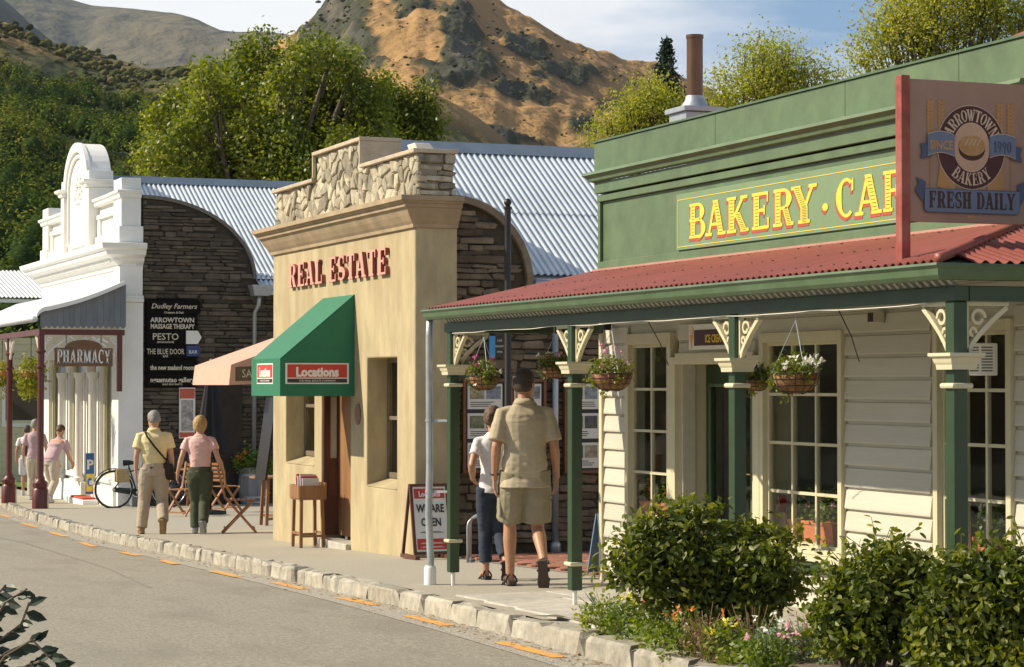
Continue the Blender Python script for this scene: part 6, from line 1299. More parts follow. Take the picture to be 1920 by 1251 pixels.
def person(label, loc, rz, H, P, C, vox=.009, group=None):
    """P: pose (joints for a 1.75 m body, x right, y forward, z up); C: clothes"""
    T = thing('person', label, 'person', tuple(loc), rz, group); k = H/1.75; S_ = lambda p: Vector(p)*k
    g = C.get('girth', 1.); sw = C.get('shoulder', .185); st = C.get('lean', 0.); hz_ = P.get('hip_z', .93); hy = P.get('hip_y', 0)
    tor = P.get('torso', [(0, hy, hz_), (0, hy+.0+st*.3, hz_+.17), (0, hy+.02+st*.7, hz_+.38), (0, hy+.01+st, hz_+.52)])
    nb = Vector(tor[3])+Vector((0, 0, .03)); hd = Vector(P.get('head', nb+Vector((0, .03+st*.3, .155)))); yaw = P.get('yaw', 0); pit = P.get('pitch', 0)
    sh = {s: Vector(P.get('sh', {}).get(s, (s*sw, tor[3][1], tor[3][2]-.045))) for s in (-1, 1)}
    legs, arms = P['legs'], P['arms']; sk = C['skin']; mb = MB()
    def torso(m, o, z0=None, wst=1., hem=0, sc=1.):
        b = C.get('bust', 0); rows = [(tor[0], .150, .105), ((0, tor[0][1], tor[0][2]+.08), .150, .105), (tor[1], .130*wst, .095), ((0, (tor[1][1]+tor[2][1])/2, (tor[1][2]+tor[2][2])/2), .142*wst, .105+b), (tor[2], .160, .112+b*.6), ((0, (tor[2][1]+tor[3][1])/2, (tor[2][2]+tor[3][2])/2+.01), sw*.93, .098), ((0, tor[3][1], tor[3][2]), sw*.62, .075), ((0, tor[3][1], tor[3][2]+.035), .062, .058)]
        ring_loft(m, [tuple(S_((c[0], c[1], c[2])))+((rx*g+o)*k, (ry*g+o)*k) for c, rx, ry in rows if z0 is None or c[2] > z0])
    torso(mb, -.008)
    # legs, feet
    for s in (-1, 1):
        hp, kn, an, toe = [S_(p) for p in legs[s]]
        mb.tube([hp+Vector((0, 0, .03)), hp.lerp(kn, .25), hp.lerp(kn, .7), kn, kn.lerp(an, .3), kn.lerp(an, .75), an], [.085*g*k, .083*g*k, .062*k, .052*k, .057*k, .040*k, .036*k], 12)
        fd = (toe-an); fh = an+Vector((0, 0, -.03*k)); mb.tube([an-fd*.18+Vector((0, 0, -.045*k)), fh+fd*.3, toe+Vector((0, 0, .012*k))], [.033*k, .037*k, .022*k], 10)
        el, wr, hdv = S_(arms[s][0]), S_(arms[s][1]), Vector(arms[s][2]); so_ = S_(sh[s])
        mb.tube([so_+Vector((-s*.02, 0, .0)), so_.lerp(el, .3), el, el.lerp(wr, .25), el.lerp(wr, .8), wr, wr+hdv.normalized()*.02], [.052*k*g, .047*k*g, .039*k, .042*k, .029*k, .026*k, .025*k], 10)
        hand(mb, wr, hdv, s, C.get('curl', .5), k*1.02)
    nbs, hds = S_(nb), S_(hd); R3 = Matrix.Rotation(yaw, 3, 'Z')@Matrix.Rotation(-pit, 3, 'X')
    mb.tube([nbs-Vector((0, 0, .05*k)), nbs+Vector((0, .01, .04*k)), hds-Vector((0, -.0, .03*k))], [.066*k, .057*k, .055*k], 12)
    def hloft(m, o, secs): 
        q = MB(); ring_loft(q, secs, 18, 2.1); m.add([tuple(hds+R3@(Vector(v)*k*o*1.1)) for v in q.v], q.f)
    hloft(mb, 1, [(0, .035, -.115, .03, .025), (0, .035, -.10, .048, .045), (0, .02, -.07, .062, .075), (0, .005, -.02, .070, .092), (0, 0, .03, .074, .096), (0, -.004, .07, .066, .084), (0, -.006, .098, .042, .055), (0, -.006, .108, .015, .02)])
    hl = lambda x, y, z: tuple(hds+R3@(Vector((x, y, z))*k*1.1))
    mb.tube([hl(0, .085, .015), hl(0, .104, -.015), hl(0, .112, -.028), hl(0, .09, -.036)], [.008*k, .011*k, .014*k, .012*k], 7)
    for s in (-1, 1): mb.tube([hl(s*.068, -.008, .012), hl(s*.082, -.018, .006), hl(s*.078, -.01, -.03)], [.008*k, .016*k, .009*k], 7)
    mb.tube([hl(-.022, .090, -.064), hl(0, .096, -.062), hl(.022, .090, -.064)], [.006*k, .008*k, .006*k], 6)
    melt('body', mb, vox, sk, T, 3)
    M_eye = mat('eye_dark', (.02, .015, .012), .2); me_ = MB()
    for s in (-1, 1): e = MB(); ring_loft(e, [(hl(s*.03, .086, .012)[0], hl(s*.03, .086, .012)[1], hl(0, 0, .012)[2]+z*k, r*k, r*k) for z, r in ((-.01, .002), (-.006, .009), (0, .012), (.006, .009), (.01, .002))], 8); e.build('eye', M_eye, T, True, local=True)
    # shirt
    if 'top' in C:
        mb = MB(); o = C.get('loose', .018); hem = C.get('hem', .86)-0.93+hz_; m_ = C['top']; tk = .93 if C.get('hem', .86) > .9 else 1.06
        bot = [(0, tor[0][1]-.004, hem, .162*g*C.get('hemw', 1)*tk, .118*g*C.get('hemw', 1)*tk), (0, tor[0][1], hem+.08, .160*g*tk, .118*g*tk)]
        rows = bot+([(0, tor[0][1], .985-.93+hz_, (.160*g+o*.6)*1.04, (.118*g+o*.6)*1.04)] if tk > 1 else [])+[(tor[1][0], tor[1][1], tor[1][2]+.02, (.140*g+o)*C.get('waist', 1), .105*g+o), (0, tor[2][1]-.004, tor[2][2]-.06, .155*g+o, .112*g+o+C.get('bust', 0)), (0, tor[2][1], tor[2][2]+.02, .165*g+o, .115*g+o), (0, tor[3][1], tor[3][2]-.06, sw*.98*1., .102*g+o*.6), (0, tor[3][1], tor[3][2]-.005, sw*.72, .085), (0, tor[3][1]+.003, tor[3][2]+.035, .078, .070), (0, tor[3][1]+.006, tor[3][2]+.05, .066, .06)]
        ring_loft(mb, [tuple(S_(r[:3]))+(r[3]*k, r[4]*k) for r in rows])
        sl = C.get('sleeve', .75)
        for s in (-1, 1):
            el = S_(arms[s][0]); so_ = S_(sh[s]); e = so_.lerp(el, sl); mb.tube([so_+Vector((-s*.07*k, 0, .012)), so_, so_.lerp(e, .55), e, e+(el-so_).normalized()*.012], [.050*k, (.056)*k*g, (.060+o*.4)*k*g, (.060+o*.6)*k*g, (.058+o*.5)*k*g], 12)
        tp = melt('shirt', mb, vox, m_, T, 3, .009, 8, C.get('seed', 1))
        if C.get('collar'):
            c = MB(); n = 18; z = tor[3][2]+.04; a = [tuple(S_((.070*math.cos(2*math.pi*j/n), tor[3][1]+.004+.064*math.sin(2*math.pi*j/n), z+.032))) for j in range(n)]; b = [tuple(S_((.098*math.cos(2*math.pi*j/n), tor[3][1]-.002+.085*math.sin(2*math.pi*j/n), z-.012))) for j in range(n)]
            c.add(a+b, [(j, (j+1) % n, n+(j+1) % n, n+j) for j in range(n)]); co_ = c.build('collar', m_, tp, True, local=True); sd_ = co_.modifiers.new('s', 'SOLIDIFY'); sd_.thickness = .004
    # lower garment
    if 'bottom' in C:
        mb = MB(); ring_loft(mb, [tuple(S_((0, tor[0][1]-.004, hz_+z)))+(rx*g*k, ry*g*k) for z, rx, ry in ((-.10, .155, .115), (-.04, .162, .122), (.04, .160, .118), (.085, .156, .114))])
        frac = C.get('leglen', 1.)
        for s in (-1, 1):
            hp, kn, an, toe = [S_(p) for p in legs[s]]; w = C.get('legw', .012)
            pts = [hp+Vector((s*.0, 0, .04)), hp.lerp(kn, .3), hp.lerp(kn, .7), kn, kn.lerp(an, .4), kn.lerp(an, .8), an+Vector((0, 0, .0))]; rr = [.098, .100, .082, .070, .070, .062, .062]
            cut = {.5: 4, .55: 4, .8: 6, 1.: 7}[frac] if frac in (.5, .55, .8, 1.) else 7
            if frac == .55: pts[3] = kn+Vector((0, 0, .045*k)); rr[3] = .092; rr[2] = .095
            mb.tube(pts[:cut], [(r*g+w)*k for r in rr[:cut]], 14)
        bt = melt('trousers' if frac > .6 else 'shorts', mb, vox, C['bottom'], T, 3, .008, 9, C.get('seed', 1)+5)
        if C.get('cargo'):
            for s in (-1, 1):
                hp, kn = S_(legs[s][0]), S_(legs[s][1]); c = hp.lerp(kn, .62)+Vector((s*.098*k, 0, 0)); mb = MB(); mb.box(c.x-.012, c.x+.014, c.y-.075, c.y+.075, c.z-.085, c.z+.07); mb.build('cargo_pocket', C['bottom'], bt, bevel=.012, local=True); mb = MB(); mb.box(c.x-.012, c.x+.02, c.y-.078, c.y+.078, c.z+.072, c.z+.1); mb.build('pocket_flap', C['bottom'], bt, bevel=.006, local=True)
        if C.get('belt'):
            mb = MB(); z = hz_+C.get('belt_z', .075); n = 24
            a = [tuple(S_((.163*g*math.cos(2*math.pi*j/n), tor[0][1]+.122*g*math.sin(2*math.pi*j/n), z+dz_))) for dz_ in (0, .035) for j in range(n)]; mb.add(a, [(j, (j+1) % n, n+(j+1) % n, n+j) for j in range(n)]); be = mb.build('belt', C['belt'], T, True, local=True); sd_ = be.modifiers.new('s', 'SOLIDIFY'); sd_.thickness = .008
    # shoes
    for s in (-1, 1):
        an, toe = S_(legs[s][2]), S_(legs[s][3]); fd = (toe-an); fdn = fd.normalized(); heel = an-fdn*.05*k+Vector((0, 0, -.045*k)); c = C.get('shoe'); dn = Vector((0, 0, -1)); dn = (dn-fdn*dn.dot(fdn)).normalized()
        x = fdn.cross(dn).normalized()
        def slab(o0, o1, wid, nm, m, par):
            prof = [(-.055, .6), (-.045, .85), (.0, .8), (.07, .85), (.14, 1.08), (.19, .9), (.215, .45)]; v = []
            base = an-fdn*0.0
            for o_ in (o0, o1):
                for sg_ in (1, -1):
                    for u, ww in (prof if sg_ > 0 else prof[::-1]): v.append(tuple(base+fdn*u*k+x*sg_*ww*wid*k+dn*o_*k))
            n = len(prof)*2; q = MB(); q.add(v, [tuple(range(n)), tuple(reversed(range(n, 2*n)))]+[(i, i+n, (i+1) % n+n, (i+1) % n) for i in range(n)]); return q.build(nm, m, par, bevel=.004, local=True)
        if C.get('sandal'):
            so2 = slab(.070, .10, .046, 'sandal', c, T)
            for u in (-.02, .05, .13): mb = MB(); pts = [tuple(an+fdn*u*k+x*math.cos(t)*.046*k+dn*(.072-.068*math.sin(t)*(1-.3*(u > .1)))*k) for t in [i*math.pi/8 for i in range(9)]]; mb.tube(pts, .009*k, 5); mb.build('strap', c, so2, True, local=True)
        else:
            mb = MB(); mb.tube([heel+Vector((0, 0, .03*k)), an-Vector((0, 0, .02*k))+fdn*.02, an+fdn*.1*k+dn*.035*k, toe+dn*.0*k], [.045*k, .052*k, .046*k, .030*k], 10); sh_ = melt('shoe', mb, .008, c, T, 2); slab(.066, .09, .044, 'sole', C.get('sole', c), sh_)
    # hair
    hs = C.get('hairstyle', 'short'); mb = MB()
    if hs == 'short': secs = [(0, -.03, -.055, .052, .05), (0, -.024, -.03, .073, .075), (0, -.018, .01, .079, .085), (0, -.008, .05, .080, .094), (0, -.004, .085, .070, .086), (0, -.006, .113, .045, .058), (0, -.006, .124, .012, .02)]
    elif hs == 'bald': secs = [(0, -.04, -.05, .05, .05), (0, -.035, -.02, .072, .07), (0, -.03, .02, .079, .078), (0, -.024, .06, .076, .08), (0, -.022, .095, .05, .055), (0, -.02, .112, .02, .02)]
    elif hs == 'bob': secs = [(0, -.035, -.085, .05, .045), (0, -.033, -.06, .082, .075), (0, -.022, -.01, .096, .098), (0, -.012, .04, .096, .106), (0, -.008, .085, .082, .095), (0, -.006, .122, .05, .062), (0, -.006, .135, .012, .02)]
    else: secs = [(0, -.04, -.06, .05, .045), (0, -.03, -.03, .078, .08), (0, -.02, .02, .084, .092), (0, -.012, .06, .082, .098), (0, -.008, .095, .066, .08), (0, -.006, .125, .03, .04)]
    hloft(mb, 1, secs)
    if hs == 'bun': mb.tube([hl(0, -.09, .02), hl(0, -.13, .02), hl(0, -.15, -.02)], [.03*k, .038*k, .02*k], 8)
    melt('hair', mb, .007, C['hair'], T, 2, .008 if hs == 'bob' else .004, 40, 3)
    return T, k
def walk(step=.16, lift=.06, arm=.10, spread=.10):
    """left foot planted ahead, right foot trailing with the heel up"""
    return dict(legs={-1: [(-.09, 0, .90), (-spread, .10, .49), (-spread, step*.5, .09), (-spread-.02, step*.5+.17, .03)], 1: [(.09, 0, .90), (spread, .03, .47), (spread+.01, -step*1.6, .17+lift), (spread+.03, -step*1.15, .03+lift*.4)]},
                arms={-1: [(-.245, -.03, 1.13), (-.255, arm*.6, .88), (0, .12, -1)], 1: [(.245, .0, 1.13), (.265, .03+arm, .89), (0, .2, -1)]})
skA = skinmat('tanned', (.42, .22, .13)); skB = skinmat('fair', (.52, .30, .20))
# tall man
g = onG(984, 1099); P = walk(.16, .05, .05, .11); P['yaw'] = -.55
P['arms'] = {-1: [(-.238, -.05, 1.13), (-.245, .02, .875), (0.02, .1, -1)], 1: [(.238, -.02, 1.13), (.275, .09, .89), (.02, .25, -1)]}
T1, k1 = person('tall man from behind in beige polo shirt and olive cargo shorts', (g.x, g.y, zp(g.y)+.0), -.25, 1.80, P,
    dict(skin=skA, top=cloth('beige', (.44, .37, .26)), sleeve=.80, hem=.80, hemw=1.16, loose=.022, girth=1.06, shoulder=.182, bottom=cloth('olive', (.27, .235, .155)), leglen=.55, legw=.016, cargo=True, collar=True, shoe=cloth('sandal', (.07, .05, .04)), sandal=True, hair=hairmat('dark', (.055, .038, .028)), hairstyle='short', seed=2), vox=.0075)
mb = MB(); w = Vector((-.245, .02, .905))*k1; mb.lathe(tuple(w), [(.034, -.008), (.037, 0), (.034, .012)], 14); mb.build('watch', M_black, T1, True, local=True)
mb = MB(); hdx = Vector((0.0, .04, 1.655))*k1
# woman beside him
g = onG(938, 1089); P = walk(.13, .02, .05, .07); P['yaw'] = -.5
P['arms'] = {-1: [(-.25, -.09, 1.16), (-.20, .10, 1.02), (.4, .5, -.4)], 1: [(.21, .02, 1.13), (.22, .16, .92), (0, .3, -1)]}
person('woman in white T shirt and rolled dark jeans walking left of the tall man', (g.x, g.y+.15, zp(g.y+.15)), -.15, 1.50, P,
    dict(skin=skA, top=cloth('white', (.74, .70, .70)), sleeve=.5, hem=.885, hemw=1.08, loose=.010, girth=.90, shoulder=.17, waist=.95, bottom=cloth('denim', (.022, .032, .055), stain=.4, stain_col=(.05, .065, .1), stain_scale=5), leglen=.8, legw=.010, shoe=cloth('blacksandal', (.03, .025, .025)), sandal=True, hair=hairmat('brown', (.10, .055, .03)), hairstyle='bun', seed=5))
# older man with the shoulder bag
g = onG(288, 1001); P = walk(.14, .03, .05, .12); P['yaw'] = .35; P['pitch'] = .25
P['legs'][-1] = [(-.09, 0, .90), (-.13, .06, .49), (-.17, .0, .09), (-.20, .17, .03)]
T3, k3 = person('older man in pale yellow polo and khaki trousers with black shoulder bag', (g.x, g.y, zp(g.y)), -.2, 1.70, P,
    dict(skin=skB, top=cloth('yellow', (.72, .62, .33)), sleeve=.62, hem=.93, hemw=.98, loose=.028, girth=1.10, shoulder=.20, belt=cloth('belt', (.05, .025, .015)), belt_z=-.0, bottom=cloth('khaki', (.40, .33, .24)), leglen=1., legw=.012, shoe=cloth('tanshoe', (.30, .19, .09)), hair=hairmat('grey', (.26, .25, .24)), hairstyle='short', collar=True, seed=8))
M_bag = cloth('bag', (.025, .018, .016)); mb = MB(); kk = k3
mb.hexa([tuple(Vector(p)*kk) for p in [(.14, -.10, .78), (.30, -.06, .76), (.31, .0, .76), (.15, .0, .78), (.13, -.11, 1.02), (.27, -.07, 1.0), (.28, .0, 1.0), (.14, .0, 1.02)]]); b_ = mb.build('shoulder_bag', M_bag, T3, bevel=.02, local=True)
mb = MB(); pts = [(.22, -.06, 1.0), (.12, -.165, 1.12), (.0, -.175, 1.26), (-.10, -.15, 1.40), (-.13, -.06, 1.475), (-.13, .05, 1.47), (-.05, .16, 1.35), (.12, .17, 1.15), (.22, .05, 1.0)]
mb.tube([Vector(p)*kk for p in pts], .016, 6, ry=[.35]*9); mb.build('strap', M_bag, b_, True, local=True)
# woman in pink
g = onG(374, 1001); P = walk(.12, .015, .05, .07); P['arms'] = {-1: [(-.27, -.03, 1.14), (-.34, .06, .90), (-.1, .35, -1)], 1: [(.275, -.06, 1.15), (.36, .02, .92), (.05, .2, -1)]}
person('blonde woman in pale pink T shirt and dark green trousers', (g.x, g.y, zp(g.y)), -.35, 1.61, P,
    dict(skin=skB, top=cloth('pink', (.72, .46, .42)), sleeve=.5, hem=.95, loose=.014, girth=1.05, shoulder=.185, waist=1.0, belt=cloth('belt2', (.20, .09, .05)), belt_z=-.01, bottom=cloth('darkgreen', (.055, .065, .035)), leglen=1., legw=.012, shoe=cloth('greyshoe', (.3, .3, .3)), hair=hairmat('blonde', (.42, .27, .10)), hairstyle='bob', seed=12))
# group by the pharmacy
g = onG(50, 929); P = walk(.10, .0, .04, .09)
T5, k5 = person('person in white T shirt and pale shorts with dark backpack', (g.x, g.y, zp(g.y)), -.2, 1.66, P,
    dict(skin=skA, top=cloth('white', (.74, .70, .70)), sleeve=.6, hem=.88, loose=.016, girth=1., shoulder=.18, bottom=cloth('paleblue', (.50, .52, .58)), leglen=.55, legw=.02, shoe=cloth('trainer', (.55, .55, .57)), hair=hairmat('dark', (.055, .038, .028)), hairstyle='short', seed=15), vox=.012)
mb = MB(); ring_loft(mb, [(0, -.20*k5, z*k5, rx*k5, ry*k5) for z, rx, ry in ((1.00, .10, .06), (1.03, .14, .085), (1.2, .145, .09), (1.36, .12, .07), (1.41, .07, .04))], 14, 3); mb.build('backpack', cloth('navy', (.03, .03, .05)), T5, True, local=True)
g = Vector((8.35, Yat(96, 8.35), 0)); P = walk(.10, .0, .04, .09); P['torso'] = [(0, 0, .93), (0, .07, 1.09), (0, .17, 1.27), (0, .27, 1.38)]; P['pitch'] = .6; P['arms'] = {-1: [(-.23, .30, 1.08), (-.20, .42, .90), (.1, .6, -1)], 1: [(.23, .28, 1.06), (.22, .42, .88), (0, .6, -1)]}
person('person in mauve shirt bending forward beside the near maroon post', (g.x, g.y, zp(g.y)), -.9, 1.70, P,
    dict(skin=skB, top=cloth('mauve', (.50, .36, .40)), sleeve=.7, hem=.90, loose=.02, girth=1.08, shoulder=.19, bottom=cloth('cream', (.50, .44, .36)), leglen=1., legw=.014, shoe=cloth('trainer', (.55, .55, .57)), hair=hairmat('brown', (.10, .055, .03)), hairstyle='short', seed=18), vox=.012)
g = Vector((8.5, Yat(66, 8.5), 0)); P = walk(.10, .0, .04, .09)
person('grey haired person mostly hidden behind the near maroon post', (g.x, g.y, zp(g.y)), -.3, 1.78, P,
    dict(skin=skB, top=cloth('mauve', (.50, .36, .40)), sleeve=.7, hem=.90, loose=.016, girth=1., shoulder=.18, bottom=cloth('cream', (.50, .44, .36)), leglen=1., legw=.014, shoe=cloth('trainer', (.55, .55, .57)), hair=hairmat('grey', (.26, .25, .24)), hairstyle='short', seed=20), vox=.013)
def seated(lean=0.): return dict(hip_z=.53, legs={s: [(s*.09, 0, .52), (s*.12, .42, .50), (s*.12, .44, .09), (s*.13, .61, .03)] for s in (-1, 1)}, arms={-1: [(-.24, .10, .76), (-.14, .36, .74), (.3, 1, 0)], 1: [(.24, .10, .76), (.14, .36, .74), (-.3, 1, 0)]})
# ================================================================== CAFE TERRACE
M_teak = mat('teak', (.30, .135, .05), .55, var=.3, scale=10, bump=.15, stretch=(1, 1, .3), rand=.12)
def folding_chair(lab, loc, rz):
    t = thing('folding_chair', lab, 'chair', loc, rz, 'teak chairs on the cafe terrace')
    w = .21
    for s in (-1, 1):
        mb = MB(); mb.bar((s*w, .24, 0), (s*w, -.20, .50), .028, .04, (1, 0, 0)); mb.bar((s*w, -.20, .50), (s*w, -.30, .92), .028, .036, (1, 0, 0)); mb.build('back_leg_frame', M_teak, t, local=True)
        mb = MB(); mb.bar((s*(w-.03), -.24, 0), (s*(w-.03), .20, .46), .024, .04, (1, 0, 0)); mb.build('leg', M_teak, t, local=True)
    for i in range(6): mb = MB(); y = -.17+i*.068; mb.box(-w+.045, w-.045, y, y+.052, .455, .472); mb.build('seat_slat', M_teak, t, local=True)
    for i in range(5): mb = MB(); z = .56+i*.072; y = -.215-(z-.5)*.235; mb.box(-w+.016, w-.016, y-.009, y+.009, z, z+.045); mb.build('back_slat', M_teak, t, local=True)
    for y, z in ((.20, .06), (-.2, .06)): mb = MB(); mb.box(-w+.015, w-.015, y-.012, y+.012, z, z+.025); mb.build('stretcher', M_teak, t, local=True)
    return t
g = onG(452, 1000); folding_chair('nearest teak folding chair beside the round table left of the office', (g.x+.0, g.y+.1, zp(g.y+.1)), -1.8)
g = onG(345, 968); folding_chair('teak folding chair seen between the older man and the woman in pink', (g.x, g.y, zp(g.y)), 2.2)
g = onG(408, 962); folding_chair('teak folding chair just behind the woman in pink', (g.x+.2, g.y+.3, zp(g.y)), -1.0)
g = onG(432, 935); folding_chair('teak folding chair under the seated cafe guest', (g.x, g.y, zp(g.y)), -1.9)
g = onG(500, 942); folding_chair('teak folding chair behind the round table by the barrel', (g.x+.4, g.y, zp(g.y)), .8)
def table(lab, loc, r=.38, h=.72):
    t = thing('cafe_table', lab, 'table', loc, 0, 'teak cafe tables'); x, y, z = loc
    mb = MB(); mb.lathe((x, y, z+h), [(r, 0), (r, .025)], 20); mb.build('table_top', M_teak, t)
    for a in (0, 1.57, 3.14, 4.71): mb = MB(); mb.bar((x+math.cos(a+.78)*r*.62, y+math.sin(a+.78)*r*.62, z), (x+math.cos(a+.78)*r*.5, y+math.sin(a+.78)*r*.5, z+h), .045, .045, (0, 1, 0)); mb.build('leg', M_teak, t)
    mb = MB(); mb.bar((x-r*.45, y-r*.45, z+.1), (x+r*.45, y+r*.45, z+.1), .03, .04); mb.bar((x-r*.45, y+r*.45, z+.145), (x+r*.45, y-r*.45, z+.145), .03, .04); mb.build('cross_brace', M_teak, t)
g = onG(500, 985); table('small round teak table left of the office wall', (g.x+.12, g.y, zp(g.y)))
g = onG(380, 950); table('teak table behind the walking couple', (g.x, g.y+.4, zp(g.y+.4)))
# bench
g = onG(478, 930); bn = thing('bench', 'pale timber bench behind the barrel planter', 'bench', (g.x, g.y+.8, zp(g.y+.8))); x, y, z = g.x+.1, g.y+.8, zp(g.y+.8); M_pt = mat('pale_timber', (.45, .28, .14), .6, var=.2, stretch=(.3, 1, 1))
for k in range(3): mb = MB(); mb.box(x-.7, x+.7, y+k*.11, y+k*.11+.09, z+.42, z+.45); mb.build('seat_slat', M_pt, bn); mb = MB(); mb.box(x-.7, x+.7, y+.34, y+.36, z+.52+k*.11, z+.6+k*.11); mb.build('back_slat', M_pt, bn)
for dx_ in (-.6, .6): mb = MB(); mb.box(x+dx_-.03, x+dx_+.03, y, y+.06, z, z+.419); mb.build('leg', M_pt, bn); mb = MB(); mb.box(x+dx_-.03, x+dx_+.03, y+.361, y+.41, z, z+.84); mb.build('leg', M_pt, bn)
# half barrel planter with flowers
g = onG(476, 945); M_stave = mat('grey_stave', (.26, .25, .24), .8, var=.25, scale=6, bump=.4, bscale=20, rand=.12, stretch=(1, 1, .2))
ba = thing('barrel', 'grey weathered wine barrel used as a flower planter', 'barrel', (g.x, g.y, zp(g.y))); bx, by, bz = g.x, g.y, zp(g.y)
for k in range(20):
    a0, a1 = 2*math.pi*k/20, 2*math.pi*(k+1)/20-.012; mb = MB(); P_b = []
    for i in range(7): t = i/6; r = .26+.06*math.sin(t*math.pi); P_b.append([(bx+r*math.cos(a), by+r*math.sin(a), bz+.74*t) for a in (a0, a1)]+[(bx+(r-.02)*math.cos(a), by+(r-.02)*math.sin(a), bz+.74*t) for a in (a1, a0)])
    for i in range(6): mb.add(P_b[i]+P_b[i+1], [(0, 1, 5, 4), (2, 3, 7, 6), (1, 2, 6, 5), (3, 0, 4, 7)])
    mb.add(P_b[6], [(0, 1, 2, 3)]); weld(mb.build('stave', M_stave, ba))
for t in (.06, .2, .8, .94): r = .26+.06*math.sin(t*math.pi)+.004; mb = MB(); mb.lathe((bx, by, bz+.74*t), [(r, -.018), (r, .018)], 24, cap=False); mb.build('hoop', M_galv, ba, True)
mb = MB(); mb.lathe((bx, by, bz+.66), [(.25, 0), (.25, .03)], 20); mb.build('soil', M_soil, ba)
LFf = leafmat('fresh_leaf', [(0, (.05, .10, .012)), (.5, (.11, .19, .022)), (1, (.24, .30, .035))], .4, .45)
LFo = leafmat('orange_petal', [(0, (.75, .16, .02)), (1, (.85, .35, .03))], .3, .6)
def flowering(name, lab, c, rx, ry, rz, n, size, petals, pn, ps, lm=LFf, cat='plant', grp=None, per=8, droop=0, stems=True):
    t = thing(name, lab, cat, tuple(c), 0, grp); P, O, ti, C_ = lobes_points([(c[0], c[1], c[2]+rz*.6, rx, ry, rz)], n, per, size*.8); leafcloud('foliage', P, size, lm, t, 'kite', O, .4, ti, droop=droop, kind='stuff')
    if petals:
        q = []
        for _ in range(pn):
            a = random.uniform(0, 6.28); v = random.uniform(-.1, 1); cc_ = np.array([c[0]+rx*.95*math.cos(a)*math.sqrt(1-v*v*.8), c[1]+ry*.95*math.sin(a)*math.sqrt(1-v*v*.8), c[2]+rz*.6+rz*v]); q.append(cc_+RNG.normal(size=(9, 3))*ps*.35)
        leafcloud('flowers', np.concatenate(q), ps, petals, t, 'kite', None, .3, kind='stuff')
    if stems:
        mb = MB()
        for _ in range(10): a = random.uniform(0, 6.28); r = random.uniform(.2, .8); mb.tube([(c[0], c[1], c[2]-.02), (c[0]+rx*r*.5*math.cos(a), c[1]+ry*r*.5*math.sin(a), c[2]+rz*.6), (c[0]+rx*r*math.cos(a), c[1]+ry*r*math.sin(a), c[2]+rz*1.3)], size*.06+.001, 4)
        mb.build('stems', mat('stem_green', (.08, .12, .03), .7), t)
    return t
flowering('flowering_plant', 'orange flowering plant growing in the grey barrel', (bx, by, bz+.68), .42, .36, .24, 110, .085, LFo, 16, .06, cat='plant')
# closed umbrella
g = onY(395, 880, 38.5); ux, uy = g.x, 38.5; uz = zp(uy); ub = thing('closed_umbrella', 'closed black cafe umbrella standing by the stone wall', 'umbrella', (ux, uy, uz)); M_umb = mat('black_canvas', (.012, .011, .014), .8, var=.3)
zt = onY(385, 682, uy).z; zb_ = onY(395, 850, uy).z; mb = MB(); mb.lathe((ux, uy, uz), [(.02, 0), (.02, zt-uz)], 8); mb.lathe((ux, uy, uz), [(.28, 0), (.28, .06), (.04, .09)], 14); mb.build('pole', M_black, ub, True)
vs, n = [], 32; rows = []
for i in range(9):
    t = i/8; z = zt-.05-(zt-.05-zb_)*t; r = .03+.27*t**.85; rows.append([(ux+r*(1+.28*math.cos(8*2*math.pi*j/n))*math.cos(2*math.pi*j/n)*.8, uy+r*(1+.28*math.cos(8*2*math.pi*j/n))*math.sin(2*math.pi*j/n)*.8, z+.03*math.cos(8*2*math.pi*j/n)*t) for j in range(n+1)])
mb = MB(); mb.grid(rows); mb.build('canopy', M_umb, ub, True); mb = MB(); mb.lathe((ux, uy, zt-.04), [(.03, 0), (.035, .04), (.02, .08), (.03, .1), (.005, .13)], 10); mb.build('finial', mat('finial_beige', (.4, .3, .2), .5), ub, True)
# seated guests
P = seated(); P['yaw'] = -.3; cl = mat('cloth_patterned', (.58, .48, .55), .85, var=.6, scale=22, col2=(.7, .5, .6))
g = onG(430, 935); person('seated cafe guest in patterned white and mauve shirt facing right', (g.x, g.y, zp(g.y)), -1.9+.2, 1.66, P, dict(skin=skB, top=cl, sleeve=.7, hem=.90, loose=.03, girth=1.08, shoulder=.19, bottom=cloth('denim', (.045, .065, .115)), leglen=1., shoe=cloth('blacksandal', (.03, .025, .025)), hair=hairmat('darker', (.04, .02, .015)), hairstyle='bob', seed=24), vox=.012)
g = onG(502, 925); P = seated(); P['yaw'] = .8
person('seated guest in dark red top behind the leaning board', (g.x+.5, g.y+1.2, zp(g.y+1.2)), 1.2, 1.66, P, dict(skin=skB, top=cloth('wine', (.20, .05, .05)), sleeve=.7, hem=.90, loose=.02, girth=1., shoulder=.18, bottom=cloth('darkgreen', (.055, .065, .035)), leglen=1., shoe=cloth('blacksandal', (.03, .025, .025)), hair=hairmat('auburn', (.14, .05, .025)), hairstyle='bob', seed=26), vox=.012)
g = onG(500, 955); fb = thing('leaning_board', 'grey framed menu board leaning at the corner of the office', 'sign board', (7.95, 28.1, zp(28.1)))
za, zc = onY(500, 830, 28.2).z, onY(512, 745, 28.2).z; xa, xb = onY(493, 800, 28.2).x, onY(514, 800, 28.2).x
mb = MB(); za = onY(500, 900, 28.2).z; mb.hexa([(xa-.0, 28.1, za), (xa+.03, 28.1, za), (xa+.03, 28.6, za), (xa, 28.6, za), (xb, 28.1, zc), (xb+.03, 28.1, zc), (xb+.03, 28.6, zc), (xb, 28.6, zc)]); mb.build('panel', M_black, fb)
